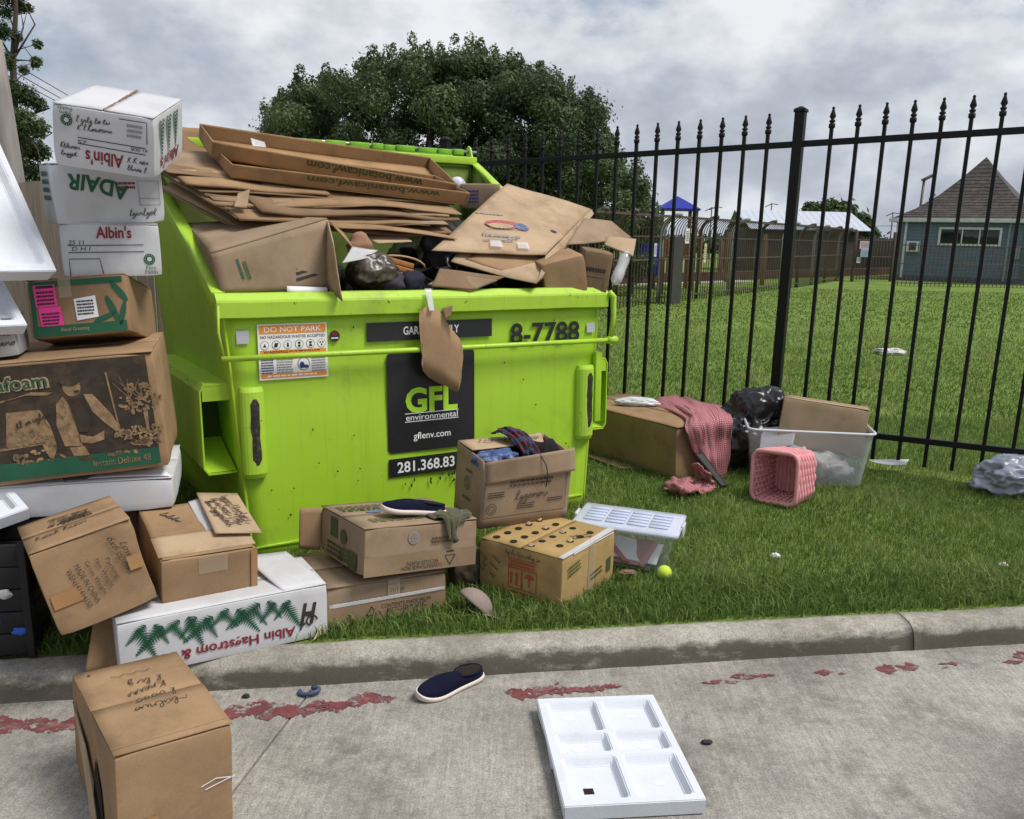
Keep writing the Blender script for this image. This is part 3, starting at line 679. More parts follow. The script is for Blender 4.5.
# lock bar across the front with its side arms
tube('lock_bar', [(-1.03,-.05,.934), (-.5,-.052,.932), (0,-.055,.929), (.6,-.054,.927), (1.06,-.05,.925)], .013, green_worn, dump, 10)
tube('lock_bar_arm', [(1.035,-.045,1.185), (1.062,-.05,1.16), (1.068,-.05,1.05), (1.05,-.05,.93)], [.018,.018,.014,.014], green_worn, dump, 6)
tube('lock_bar_arm', [(-1.03,-.042,1.16), (-1.036,-.046,1.05), (-1.02,-.05,.94)], .006, green_worn, dump, 6)
tube('lock_bar_cap', [(1.03,-.051,.9255),(1.09,-.05,.925)], .021, green_worn, dump, 10)
# fork sleeves on both sides
for s in (-1, 1):
    xi, xo = s*(hw(.6)-.0), s*(hw(.6)+.145)
    y0, y1, z0, z1, t = .05, 1.30, .405, .815, .007
    p4 = [(xi, z1), (xo-s*.02, z1), (xo, z1-.03), (xo, z0+.03), (xo-s*.02, z0), (xi, z0)]
    q4 = [(xi, z1-t), (xo-s*.024, z1-t), (xo-s*t, z1-.033), (xo-s*t, z0+.033), (xo-s*.024, z0+t), (xi, z0+t)]
    V = [(a, y, b_) for y in (y0, y1) for a, b_ in p4]+[(a, y, b_) for y in (y0, y1) for a, b_ in q4]
    Fc = []
    for i in range(5):
        Fc += [(i, i+1, 6+i+1, 6+i), (12+i, 18+i, 18+i+1, 12+i+1), (i, 12+i, 12+i+1, i+1), (6+i, 6+i+1, 18+i+1, 18+i)]
    o = obj('fork_sleeve', V, Fc, green, dump)
    bm = bmesh.new(); bm.from_mesh(o.data); bmesh.ops.recalc_face_normals(bm, faces=bm.faces); bm.to_mesh(o.data); bm.free()
    # inner stiffener that narrows the mouth from below and above
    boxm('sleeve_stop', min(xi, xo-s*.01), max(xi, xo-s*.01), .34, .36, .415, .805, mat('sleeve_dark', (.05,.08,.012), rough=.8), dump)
    prism('sleeve_ramp', [(.06, .415), (.34, .415), (.34, .52)], 'x', min(xi+s*.002, xo-s*.012), max(xi+s*.002, xo-s*.012), green, dump)
    prism('sleeve_gusset', [(.052, .81), (.05, .74), (.055, .81)], 'x', min(xi+s*.004, xo-s*.012), max(xi+s*.004, xo-s*.012), green, dump)
# corner wear posts: half-round, with scuffed black wear strip
for xc, z0, z1 in ((-.903, .388, .80), (.912, .379, .79)):
    V, Fc = [], []; ns = 10
    arc = [(xc+.055*math.cos(PI*i/ns), -.012-.034*math.sin(PI*i/ns)) for i in range(ns+1)]
    arc = [(xc+.055, .002)]+arc+[(xc-.055, .002)]
    for z in (z0, z0+.02, z1-.02, z1):
        k = .8 if z in (z0, z1) else 1
        V += [(xc+(a-xc)*(.9 if k < 1 else 1), b_*k, z) for a, b_ in arc]
    m_ = len(arc)
    for r_ in range(3):
        for i in range(m_-1): Fc.append((r_*m_+i, r_*m_+i+1, (r_+1)*m_+i+1, (r_+1)*m_+i))
    Fc += [tuple(range(m_)), tuple(range(4*m_-1, 3*m_-1, -1))]
    wp = obj('wear_post', V, Fc, green_worn, dump, False)
    bm = bmesh.new(); bm.from_mesh(wp.data); bmesh.ops.recalc_face_normals(bm, faces=bm.faces); bm.to_mesh(wp.data); bm.free()
    V, Fc = [], []; xs_ = xc+(.004 if xc < 0 else .010)
    for i in range(13):
        z = (.45+.30*i/12); wv = .020+.006*noise.noise(Vector((z*20, xc, 0))); ee = 1 if 0 < i < 12 else .45
        for d_ in (-1, 0, 1): V.append((xs_+wv*d_*ee+.004*noise.noise(Vector((z*9, xc, 4))), -.0485+.004*abs(d_), z))
    for i in range(12):
        for j in range(2): Fc.append((3*i+j, 3*i+j+1, 3*i+j+4, 3*i+j+3))
    obj('wear_strip', V, Fc, scuff, wp)
boxm('corner_angle', .972, 1.012, -.03, .03, .47, .86, green, dump)
boxm('skid', -HB, -HB+.16, .05, DD-.05, -.06, .0, green, dump); boxm('skid', HB-.16, HB, .05, DD-.05, -.06, .0, green, dump)
rbox('bottom_weld', 1.85, .012, .012, green_worn, dump, r=.004, n=30, dent=.003, M=TM((0,-.002,.045)))
# decals, each at its measured place on the front face
FR = (Vector((0,-.0095,0)), Vector((1,0,0)), Vector((0,0,1)))
F1, F2, F3 = up(FR, .0008), up(FR, .0016), up(FR, .0024)
def rrect(u0, u1, v0, v1, r=.02, n=5):
    out = []
    for cx, cy, a0 in ((u1-r,v1-r,0),(u0+r,v1-r,90),(u0+r,v0+r,180),(u1-r,v0+r,270)):
        out += [(cx+r*math.cos(rad(a0+90*i/n)), cy+r*math.sin(rad(a0+90*i/n))) for i in range(n+1)]
    return out
dp = poly(dump, FR, rrect(-.256,.222,.42,.917,.025), decal_black, 'logo_panel')
txt(dp, 'GFL', F1, -.018, .676, .285, .128, decal_lime, bold=.035)
txt(dp, 'environmental', F1, -.017, .592, .285, .030, decal_white, bold=.004)
ribbons(dp, F1, [[(-.165,.612),(.130,.612)], [(-.165,.571),(.130,.571)]], .0035, decal_white, 'rule_line')
txt(dp, 'gflenv.com', F1, -.018, .492, .205, .045, decal_white, bold=.006)
dp = quad(dump, FR, -.352,.324,.974,1.063, decal_black, 'garbage_band')
txt(dp, 'GARBAGE ONLY', F1, -.015, 1.020, .30, .040, decal_white, bold=.012)
dp = quad(dump, FR, -.255,.35,.30,.392, decal_black, 'phone_band')
txt(dp, '281.368.83', F1, -.052, .346, .316, .056, decal_white, bold=.016)
txt(dump, '8-7788', FR, .652, .978, .435, .112, decal_black, bold=.022, name='unit_number')
for u0, u1, v0, v1 in ((-.953,-.899,.992,1.049), (.918,.970,.968,1.021)): quad(dump, FR, u0, u1, v0, v1, reflector, 'reflector')
quad(dump, (Vector((-hw(1.0)-.008,0,0)), Vector((0,-1,0)), Vector((0,0,1))), -.10,-.05,.985,1.05, reflector, 'reflector')
st = quad(dump, FR, -.862,-.545,.825,1.074, decal_white, 'warning_sticker')
a = quad(st, F1, -.855,-.552,1.030,1.068, decal_orange, 'orange_band'); txt(a, 'DO NOT PARK', F2, -.703, 1.049, .26, .024, decal_white, bold=.01)
txt(st, 'NO HAZARDOUS WASTES ACCEPTED', F1, -.703, 1.016, .295, .013, ink_black, bold=.01)
for i in range(6):
    cx = -.833+i*.052; poly(st, F1, ellipse(cx, .980, .020, .020), ink_grey if i in (0, 2, 5) else ink_black, 'symbol_ring'); poly(st, F2, ellipse(cx, .980, .0175, .0175), decal_white, 'symbol_disc')
    blk = [[[(cx-.008,.972),(cx+.008,.972),(cx,.988)]], [[(cx-.012,.970),(cx+.004,.970),(cx+.010,.990),(cx-.006,.990)]], [[(cx-.006,.970),(cx+.006,.970),(cx+.003,.990),(cx-.003,.990)]], [ellipse(cx,.986,.007,.006,8),ellipse(cx,.973,.007,.006,8)], [ellipse(cx,.986,.007,.006,8),ellipse(cx,.973,.008,.006,8)], [ellipse(cx-.006,.985,.004,.004,8),ellipse(cx+.006,.985,.004,.004,8),ellipse(cx,.974,.004,.005,8)]][i]
    polys(st, F3, blk, ink_black, 'symbol')
a = quad(st, F1, -.855,-.552,.942,.958, decal_orange, 'orange_band'); txt(a, 'WARNING', F2, -.785, .950, .11, .012, ink_black, bold=.01)
fine_print(st, F1, -.65, .950, .15, .010, ink_black, 1, 5)
fine_print(st, F1, -.825, .885, .055, .07, ink_blue, 6, 1); fine_print(st, F1, -.745, .885, .075, .07, ink_grey, 6, 2); fine_print(st, F1, -.59, .885, .065, .07, ink_grey, 6, 3)
poly(st, F1, ellipse(-.660,.890,.028,.030), ink_black, 'symbol_ring'); poly(st, F2, ellipse(-.660,.890,.025,.027), decal_white, 'symbol_disc'); polys(st, F3, [ellipse(-.668,.885,.012,.016,10), ellipse(-.65,.878,.012,.008,10)], ink_blue, 'symbol')
a = poly(st, F1, rrect(-.855,-.552,.832,.852,.009), decal_orange, 'orange_band'); fine_print(a, F2, -.703, .842, .25, .012, decal_white, 1, 9)
st = poly(dump, FR, ellipse(-.509,1.008,.025,.026,24), ink_black, 'round_sticker'); fine_print(st, F1, -.509, 1.000, .034, .012, decal_white, 1, 4); polys(st, F1, [ellipse(-.509,1.018,.014,.008,12)], ink_red, 'symbol')
# paint chips and rust specks on the face
rn = random.Random(8); pl = []
for i in range(46):
    u, v = rn.uniform(-.9,.9), rn.choice((rn.uniform(.05,1.05), rn.uniform(.30,.42)));
    if -.36 < u < .36 and v > .28: u = rn.uniform(.36,.84)
    pl.append([(u+rn.uniform(.002,.006)*math.cos(a_), v+rn.uniform(.002,.008)*math.sin(a_)) for a_ in [2*PI*j/7 for j in range(7)]])
for i in range(22):
    u, v = rn.gauss(.06,.12), .255+rn.gauss(0,.018); pl.append([(u+rn.uniform(.002,.010)*math.cos(a_), v+rn.uniform(.003,.014)*math.sin(a_)) for a_ in [2*PI*j/7 for j in range(7)]])
polys(dump, FR, pl, scuff, 'paint_chip')['kind'] = 'stuff'

# ================================================================== WHAT LIES IN THE DUMPSTER
def dsheet(name, label, cat, c4, t, m, group=None, **k):
    """single sheet thing given in dumpster coordinates"""
    c = sum((Vector(p) for p in c4), Vector())/4
    o = sheet(name, [Vector(p)-c for p in c4], t, m, None, **k)
    o.matrix_world = Matrix.Translation(dw(c)) @ D_M.to_4x4()
    return tag(o, label, cat, group)
def dthing(name, label, cat, base, group=None, yaw=0, pitch=0, roll=0):
    return thing(name, label, cat, dw(base), D_M @ euler_m(yaw, pitch, roll), group)
def dpx(u, v, y): return dloc(u, v, 'y', y)
# rubbish bags filling the belly
for i, (c, r_, lb) in enumerate([((-.45,.75,.98),(.40,.42,.34),'black rubbish bag deep in the left of the dumpster'), ((.28,.52,1.04),(.38,.30,.24),'shiny black rubbish bag showing behind the front rim'), ((.55,.95,1.12),(.40,.5,.42),'black rubbish bag at the back right of the dumpster'), ((.04,.34,1.14),(.16,.13,.11),'small knotted black bag beside the wooden basket')]):
    o = blob('rubbish_bag', (0,0,0), r_, bag_black, None, seed=i+2, amp=.3, sub=5, scale=3.2, ridge=.16); o.matrix_world = Matrix.Translation(dw(c)) @ D_M.to_4x4(); tag(o, lb, 'rubbish bag')
# layered pile of flattened cartons
rn = random.Random(21)
LBL = 'flattened brown carton in the layered pile under the long trays'
rows = [(378,243,412,242,.22,.55),(335,226,457,237.5,.24,.8),(300,229,452,233,.30,.75),(236,222,448,228,.33,.8),(233,216,455,222,.36,.85),(224,209,449,217,.38,.85),(221,206,446,213,.42,.85),(214,200,452,208.5,.45,.85),(206,196,440,206,.48,.8),(200,192,455,202.5,.50,.8),(178,180,300,186,.58,.7),(186,187,330,195,.54,.7),(240,218,430,226.5,.29,.7),(262,212,460,219.5,.33,.7),(215,203,380,209,.40,.8),(300,205,462,212,.38,.7),(168,176,250,184,.62,.6)]
for i, (ul, vl, ur, vr, y, dep) in enumerate(rows):
    a = dpx(ul, vl, y+rn.uniform(-.03,.03)); b = dpx(ur, vr, y+rn.uniform(-.03,.03)); tl_ = rad(17+rn.uniform(-2,3)); sk_ = rn.uniform(-.12,.06)
    dv = Vector((sk_, math.cos(tl_)*dep, math.sin(tl_)*dep))
    d_ = a+dv+Vector((-.06,0,rn.uniform(0,.03))); c_ = b+dv*rn.uniform(.8,1)
    m = rn.choice((kraft_gr, kraft, kraft_dk, kraft_gr, kraft_lt))
    dsheet('flattened_carton', LBL, 'cardboard', [a, b, c_, d_], rn.choice((.004,.006,.012)), m, 'flattened cartons in the pile', warp=.013, seed=i*3.1, nu=16, nv=8)
# fan of sheets sticking out over the left side
for i in range(11):
    f = i/10; a = dloc(237-10*f-rn.uniform(0,3), 226-26*f, 'r', .05+.011*i); b = a+Vector((.75,.05,.02))
    d_ = dloc(160+22*f+rn.uniform(-3,3), 190-19*f, 'r', .08+.010*i); c_ = d_+Vector((.8,.12,.06))
    dsheet('flattened_carton', 'flattened brown carton fanned out over the left rim of the dumpster', 'cardboard', [a, b, c_, d_], .007, [kraft_gr, kraft_dk, kraft, kraft_lt][(i*3) % 4], 'flattened cartons fanned over the left rim', warp=.013, seed=40+i, nu=12, nv=10)
# torn flap sticking up from the pile
dsheet('torn_flap', 'small torn pale cardboard flap sticking up from the pile', 'cardboard', [dpx(234,206,.34), dpx(247,207,.34), dpx(250,189,.40), dpx(238,193,.40)], .004, kraft_lt, warp=.006, seed=5)
# two long shallow tray boxes, print upside down
def tray(label, fl, fr_, br, bl, h_front, h_back, seed, mm, words=None, ends=True, uv=None):
    base = (fl+fr_)/2; t = dthing('tray_box', label, 'tray box', base)
    fl, fr_, br, bl = [q-base for q in (fl, fr_, br, bl)]; z = Vector((0,0,1)); n_ = (fr_-fl).cross(bl-fl).normalized()
    sheet('base_panel', [fl+n_*.004, fr_+n_*.004, br+n_*.004, bl+n_*.004], .004, mm, t, warp=.006, seed=seed)
    upv = (n_+Vector((0,-.25,0))).normalized()
    w1 = sheet('front_panel', [fl-upv*.0, fr_, fr_+upv*h_front, fl+upv*h_front], .005, mm, t, warp=.004, seed=seed+1, nu=20)
    sheet('back_panel', [bl, br, br+n_*h_back, bl+n_*h_back], .005, mm, t, warp=.006, seed=seed+2, nu=20)
    if ends:
        sheet('end_panel', [fr_, br, br+n_*h_back, fr_+upv*h_front], .005, mm, t, warp=.004, seed=seed+3)
        sheet('end_panel', [fl, bl, bl+n_*h_back, fl+upv*h_front], .005, mm, t, warp=.004, seed=seed+4)
    if words:
        U = (fr_-fl); ln = U.length; U = U.normalized(); V_ = (upv-U*upv.dot(U)).normalized(); nn = U.cross(V_)
        fr0 = ((fl+fr_)/2+nn*.009+V_*h_front/2, U, V_)
        txt(t, words, fr0, uv[0], uv[1], uv[2], uv[3], ink_olive, rot=180, bold=.014)
    return t
a, b = dpx(231,178,.62), dpx(466,205,.46)
kraft_or = mat('kraft_card_orange', (.33,.205,.105), **CB)
tray('shallow brown tray box at the front of the two long trays', a, b, b+Vector((-.02,.36,.13)), a+Vector((.0,.36,.13)), .072, .05, 3, kraft_or, 'www.botanicawf.com', uv=(.10,.010,.70,.036))
a, b = dpx(212,157,.84), dpx(452,197,.60)
tray('deeper brown tray box at the very top of the heap', a, b, dpx(428,170,1.10), dpx(199,138,1.22), .082, .075, 9, kraft_or, 'www.botanicawf.com', uv=(.14,.012,.62,.050))
dsheet('packing_tape_wad', 'scrap of shiny clear tape stuck in the top tray', 'tape', [dpx(250,139,.95), dpx(264,143,.95), dpx(266,148,.92), dpx(252,147,.92)], .002, film, warp=.012, seed=3)
# bulging brown carton side behind the trays on the left
dsheet('flattened_carton', 'upright brown carton panel behind the tray boxes on the left', 'cardboard', [dpx(184,170,1.45), dpx(214,172,1.5), dpx(205,128,1.52), dpx(182,126,1.50)], .008, kraft, warp=.02, seed=12)
# open carton lying at the front left, flap hanging over the rim
base = Vector((-.66, .30, 1.0)); yw = 7
cl = dloc(222,289,'y',.035); cr_ = dloc(327,289,'y',.06)
A = dloc(211,254,'y',.06); Bp = dloc(327.5,219.5,'y',.10); Bl = dloc(327.5,292,'y',.06); Al = dloc(222,292,'y',.03); Bk = dloc(187,222.5,'x',-.99); Bk2 = dloc(292,217,'y',.50)
oc = dthing('open_carton', 'open brown carton lying just behind the front rim, flap hanging over', 'carton', base)
g = lambda p: Vector(p)-base
sheet('side_panel', [g(Al), g(Bl), g(Bp), g(A)], .006, kraft_gr, oc, warp=.004, seed=4, nu=14)
sheet('side_panel', [g(A), g(Bp), g(Bk2), g(Bk)], .006, kraft_gr, oc, warp=.006, seed=5, nu=14)
sheet('end_panel', [g(Al), g(A), g(Bk), g(Bk)+Vector((0,0,-.2))], .006, kraft_gr, oc, warp=.004, seed=6)
hinge_t, hinge_b = g(dloc(329,221,'y',.095)), g(dloc(328,288,'y',.055))
sheet('flap', [hinge_b, g(dloc(342.5,301,'y',-.085)), g(dloc(340,292,'y',-.07))+Vector((-.02,0,.22)), hinge_t], .006, kraft_lt, oc, warp=.006, seed=8)
sheet('flap', [hinge_t, g(dloc(354,250,'y',.16)), g(dloc(342,232,'y',.26)), g(dloc(331,224,'y',.24))], .006, kraft, oc, warp=.006, seed=9)
U = (Bl-Al).normalized(); Vv = (A-Al); Vv = (Vv-U*Vv.dot(U)).normalized(); FRc = (g(Al)+U.cross(Vv)*.008, U, Vv)
wL = (Bl-Al).length
for k in range(5): 
    yb = .055+.026*k; ribbons(oc, FRc, [[(wL*.70, yb), (wL*.97, yb+.035)]], .013, ink_black, 'barcode_bar')
ribbons(oc, FRc, rect_lines(wL*.83, wL*.93, .205, .262), .004, ink_black, 'symbol_frame'); fine_print(oc, FRc, wL*.88, .233, .035, .03, ink_black, 3, 2)
fine_print(oc, FRc, wL*.18, .10, .09, .02, ink_green, 1, 4, rot=-75); fine_print(oc, FRc, wL*.24, .095, .08, .02, ink_green, 2, 3, rot=-75)
dsheet('label_strip', 'white paper strip tucked behind the front rim', 'paper', [dloc(287,292,'y',.01), dloc(327,293,'y',.012), dloc(327,287.5,'y',.02), dloc(287,286,'y',.02)], .003, white_label, warp=.001, nu=6, nv=2)
# clear bag of brown stuff, wooden basket with handle
o = blob('plastic_bag', (0,0,0), (.125,.085,.090), mat('brown_mush', (.05,.034,.024), rough=.35, spec=.6, var=.5, vscale=14, stain=(.20,.15,.09), stain_amt=.7, stain_scale=12), None, seed=9, amp=.3, sub=5, scale=2.6, ridge=.14); o.matrix_world = Matrix.Translation(dw(dloc(373,273,'y',.17))) @ D_M.to_4x4(); tag(o, 'sagging bag of brown scraps beside the open carton', 'bag')
dsheet('plastic_film', 'crinkled clear plastic film draped over the brown scraps', 'plastic film', [dloc(342,263,'y',.06), dloc(366,256,'y',.10), dloc(378,251,'y',.16), dloc(352,248,'y',.16)], .002, film, warp=.03, seed=2, nu=14, nv=8)
bs = dthing('wooden_basket', 'small varnished wooden basket with bent handle among the bags', 'basket', dloc(398,275,'y',.24))
hb = dloc(398,275,'y',.24); g = lambda p: Vector(p)-hb
tube('handle', [g(dloc(375+25*(1-math.cos(PI*i/10)), 260-8*math.sin(PI*i/10)+8*i/10, 'y', .24)) for i in range(11)], .006, mat('cane', (.45,.28,.13), rough=.5), bs, 6)
for k in range(3): 
    p0, p1 = g(dloc(381,260+6*k,'y',.22-.02*k)), g(dloc(413,269+6*k,'y',.22-.02*k)); L_ = (p1-p0).length
    rbox('slat', L_, .012, .026, wood_orange, bs, r=.003, M=TM((p0+p1)/2, math.degrees(math.atan2((p1-p0).y, (p1-p0).x)), 0, -math.degrees(math.asin((p1-p0).z/L_))))
for i, (u, v, c_, lb) in enumerate([(392,283,(.06,.045,.07),'dark plum lump of cloth beside the wooden basket'), (412,284,(.02,.02,.035),'dark navy lump of cloth beside the wooden basket'), (360,246,(.28,.16,.10),'small pinkish brown pouch behind the film')]):
    o = blob('cloth_lump', (0,0,0), (.06,.05,.055), mat('lump%d' % i, c_, rough=.9), None, seed=i+4, amp=.4, sub=3, ridge=.2); o.matrix_world = Matrix.Translation(dw(dloc(u, v, 'y', .14+.08*(i == 2)))) @ D_M.to_4x4(); tag(o, lb, 'cloth')
# right-hand heap: big flattened carton with red and blue print on top
def pl4(pts, offs): return [dloc(u, v, 'r', o_) for (u, v), o_ in zip(pts, offs)]
Wc = pl4([(432,249.5),(545.5,255),(591,209),(507,184)], [.12,.10,.12,.16])
wt = dthing('flattened_carton', 'big flattened pale carton with red and blue oval print', 'cardboard', Wc[0]); g = lambda p: Vector(p)-Wc[0]
sheet('upper_panel', [g(p) for p in Wc], .006, kraft_lt, wt, warp=.010, seed=3, nu=18, nv=14)
dn3 = Vector((0,0,-.05))
sheet('lower_panel', [g(Wc[0])+Vector((.10,-.02,-.045)), g(dloc(537,283,'r',.06)), g(Wc[2])+Vector((.02,.0,-.03)), g(Wc[3])+Vector((0,.03,-.04))], .006, kraft_lt, wt, warp=.012, seed=4, nu=18, nv=14)
sheet('fold', [g(Wc[1])+Vector((0,0,-.004)), g(dloc(537,283,'r',.06)), g(Wc[2])+Vector((.02,.0,-.03)), g(Wc[2])+Vector((0,0,-.004))], .005, kraft_lt, wt, warp=.003, seed=5)
U = (Wc[1]-Wc[0]).normalized(); Vv = (Wc[3]-Wc[0]); Vv = (Vv-U*Vv.dot(U)).normalized(); FRw = (g(Wc[0])+U.cross(Vv)*.016, U, Vv)
def wuv(u, v):
    d = D_M.transposed() @ ray(u, v); c = D_M.transposed() @ (CAM_C-D_O); n_ = U.cross(Vv); t_ = (Wc[0]-c).dot(n_)/d.dot(n_); q = c+d*t_-Wc[0]; return q.dot(U), q.dot(Vv)
cx, cy = wuv(504,227); polys(wt, FRw, [ellipse(cx-.01, cy, .115, .046, 28, 2)], mat('faded_red', (.36,.10,.09), rough=.8, var=.3, vscale=40), 'oval_emblem'); c2 = wuv(522,229.5); polys(wt, up(FRw,.001), [ellipse(c2[0]-.01, c2[1], .045, .040, 24, -8)], mat('faded_blue', (.13,.15,.26), rough=.8, var=.4, vscale=40), 'oval_emblem')
polys(wt, up(FRw,.002), [ellipse(cx-.035, cy-.020, .080, .028, 20, 2)], kraft_lt, 'oval_emblem'); ribbons(wt, up(FRw,.003), [[(cx-.13+.012*i, cy-.05+.006*(-1)**i) for i in range(18)]], .004, ink_grey, 'print_line')
c3 = wuv(500,237.5); scrawl(wt, FRw, c3[0], c3[1], .24, .05, ink_grey, rot=-4, seed=12, t=.004, name='print_line'); fine_print(wt, FRw, c3[0]-.02, c3[1]-.045, .20, .03, ink_grey, 2, 7)
c3 = wuv(490,216); fine_print(wt, FRw, c3[0], c3[1], .18, .02, ink_grey, 1, 8, rot=-6); c3 = wuv(554,232); polys(wt, FRw, [ellipse(c3[0], c3[1], .022, .018)], mat('faded_grey', (.30,.24,.19)), 'small_emblem')
for u, v in ((495,246.5),(522,248.5)):
    c3 = wuv(u, v); poly(wt, up(FRw,.002), [(c3[0]-.045,c3[1]-.03),(c3[0]+.03,c3[1]-.03),(c3[0]+.045,c3[1]+.035),(c3[0]-.02,c3[1]+.035)], film, 'tape')
# further flat pieces under it
for i, (pts, offs, m, lb) in enumerate([
    ([(464,262),(537,283),(560,262),(500,240)], [.05,.04,.06,.10], kraft, 'flattened brown carton directly beneath the printed one'),
    ([(428,284),(470,292),(497,281),(446,274)], [.015,.0,.05,.05], kraft_gr, 'folded brown flap sticking over the front rim'),
    ([(432,286),(474,289),(505,276),(440,268)], [.025,.02,.06,.08], kraft_dk, 'curled brown carton piece lying on the front rim'),
    ([(567,244),(632,236),(611,222),(583,219)], [.14,.14,.16,.16], kraft_gr, 'loose brown carton sheet jutting out over the right side'),
    ([(604,246),(633,257),(636,240),(607,238)], [.10,.11,.13,.13], kraft_lt, 'pale torn flap hanging beyond the right side')]):
    dsheet('flattened_carton', lb, 'cardboard', pl4(pts, offs), .007, m, warp=.012, seed=60+i, nu=12, nv=10)
# carton standing in the right front corner, dark printed end
bx_ = dloc(560,291,'y',.14)
oc = dthing('carton', 'brown carton wedged in the right front corner of the dumpster', 'carton', bx_, yaw=-16, pitch=8, roll=-13)
rbox('body', .24, .30, .20, kraft, oc, n=8, dent=.005, seed=3)
bx_ = dloc(588,292,'y',.15)
oc = dthing('carton', 'dark brown carton leaning at the right end under the loose sheet', 'carton', bx_, yaw=-30, pitch=4, roll=9)
rbox('body', .16, .36, .24, kraft_dk, oc, n=8, dent=.006, seed=5); f_ = face(.16,.36,.24,'F'); ribbons(oc, f_, rect_lines(-.05,.05,-.09,-.02), .004, ink_black, 'print_frame'); fine_print(oc, f_, 0, .02, .11, .04, ink_black, 1, 5)
# carton and ball at the back right
bx_ = dloc(481,209,'y',.95)
oc = dthing('carton', 'greyish brown carton beside the ball at the back right', 'carton', bx_, yaw=-30, pitch=4)
rbox('body', .24, .30, .15, kraft_gr, oc, n=6, dent=.004, seed=6); fine_print(oc, face(.24,.30,.15,'F'), -.05, 0, .08, .08, ink_blue, 4, 3)
bc = dloc(457.5,185,'y',1.05); o = blob('ball', (0,0,0), (.050,.050,.050), mat('ball_white', (.62,.65,.75), rough=.35, var=.05, stain=(.06,.09,.35), stain_amt=.9, stain_scale=14), None, amp=0, sub=4); o.matrix_world = Matrix.Translation(dw(bc)); tag(o, 'small white and blue ball lying beside the trays', 'ball')
# crumpled clear bottle hanging off the right side
p0, p1 = dloc(628,250,'y',.16), dloc(615,283,'y',.10); d_ = p1-p0
o = tube('plastic_bottle', [Vector((0,0,0))+d_*f-d_*.5 for f in (0,.06,.12,.3,.5,.7,.9,1)], [.012,.016,.030,.034,.030,.034,.033,.020], film, None, 12); o.matrix_world = Matrix.Translation(dw((p0+p1)/2)) @ D_M.to_4x4(); tag(o, 'crushed clear plastic bottle dangling over the right rim', 'bottle')
# torn kraft piece hanging in front of the logo by a strip of tape
hg = dthing('kraft_scrap', 'torn brown kraft piece hanging by tape over the logo panel', 'cardboard', (-.008,-.075,.745))
out = [(-.072,1.10),(-.045,1.128),(-.005,1.132),(.035,1.112),(.065,1.07),(.10,1.02),(.142,.972),(.158,.93),(.158,.875),(.148,.82),(.140,.76),(.125,.705),(.10,.715),(.06,.745),(.02,.760),(-.03,.79),(-.062,.825),(-.070,.86),(-.060,.92),(-.058,.97),(-.068,1.03)]
def hy(x, z): return -.080+.02*noise.noise(Vector((x*7, z*5, 2)))+.012*math.sin((z-.95)*14)
bm = bmesh.new(); vs_ = [bm.verts.new((x-.03, 0, z-.74)) for x, z in out]; f_ = bm.faces.new(vs_)
bmesh.ops.triangulate(bm, faces=bm.faces[:]); bmesh.ops.subdivide_edges(bm, edges=bm.edges[:], cuts=3, use_grid_fill=True)
for v in bm.verts: v.co.y = hy(v.co.x+.03, v.co.z+.74)+.075
r_ = bmesh.ops.extrude_face_region(bm, geom=bm.faces[:])
for v in [q for q in r_['geom'] if isinstance(q, bmesh.types.BMVert)]: v.co.y += .004
bmesh.ops.recalc_face_normals(bm, faces=bm.faces)
from_bm('torn_sheet', bm, kraft, hg, True)
sheet('tape', [(-.055,-.012,.37),(-.028,-.012,.37),(-.025,.028,.475),(-.06,.028,.475)], .001, film, hg, warp=.004, seed=2)
o = dsheet('kraft_scrap', 'little torn brown scrap stuck below the front rim', 'cardboard', [(.035,-.06,1.07),(.065,-.058,1.085),(.08,-.055,1.14),(.025,-.052,1.125)], .003, kraft_dk, warp=.01, seed=9, nu=6, nv=6)

# ================================================================== CARTONS
# --- tower on the left
t = carton('carton', 'large white carton under the dark printed carton, left of the bin', [-1.80,3.398,.43,18,0,0,.80,.55,.13], white_card, seed=1, dent=.006)
f_ = face(.80,.55,.13,'T',.006); scrawl(t, f_, -.05, -.18, .5, .06, ink_pen, seed=3, t=.004)
sheet('loose_lining', [(.10,-.26,.14),(.39,-.27,.135),(.36,-.20,.148),(.12,-.20,.148)], .002, white_label, t, warp=.008, seed=4); sheet('loose_lining', [(-.38,-.27,.135),(.02,-.27,.14),(0,-.20,.148),(-.36,-.20,.148)], .002, paper_w, t, warp=.012, seed=5)
carton('carton', 'dark brown carton low in the tower beneath the white one', [-1.84,3.44,0,18,0,0,.72,.50,.428], kraft_dk, seed=41, dent=.006)
# Aquafoam carton: dark florist print
EP = [-1.833,3.395,.582,18,.76,-4.08,.85,.60,.446]
t = carton('carton', 'large brown carton printed with a florist scene and green lettering', EP, kraft, seed=2, dent=.004)
L_, W_, H_ = EP[6:]; f0 = face(L_, W_, H_, 'F', .002); f1, f2, f3, f4 = [up(f0, .0012*k) for k in (1, 2, 3, 4)]
pn = quad(t, f0, -L_/2+.02, L_/2-.028, -H_/2+.018, H_/2-.012, ink_brown, 'print_panel')
quad(pn, f1, -L_/2+.02, L_/2-.028, -H_/2+.018, -H_/2+.082, ink_green, 'green_band')
txt(pn, 'Instant Deluxe 48', f2, L_/2-.16, -H_/2+.047, .20, .026, ink_tan, rot=1)
txt(pn, 'Aquafoam', f2, -.085, .140, .30, .075, kraft_lt, rot=1.5, bold=.055); txt(pn, 'Aquafoam', f3, -.085, .140, .285, .062, ink_green, rot=1.5, bold=.01)
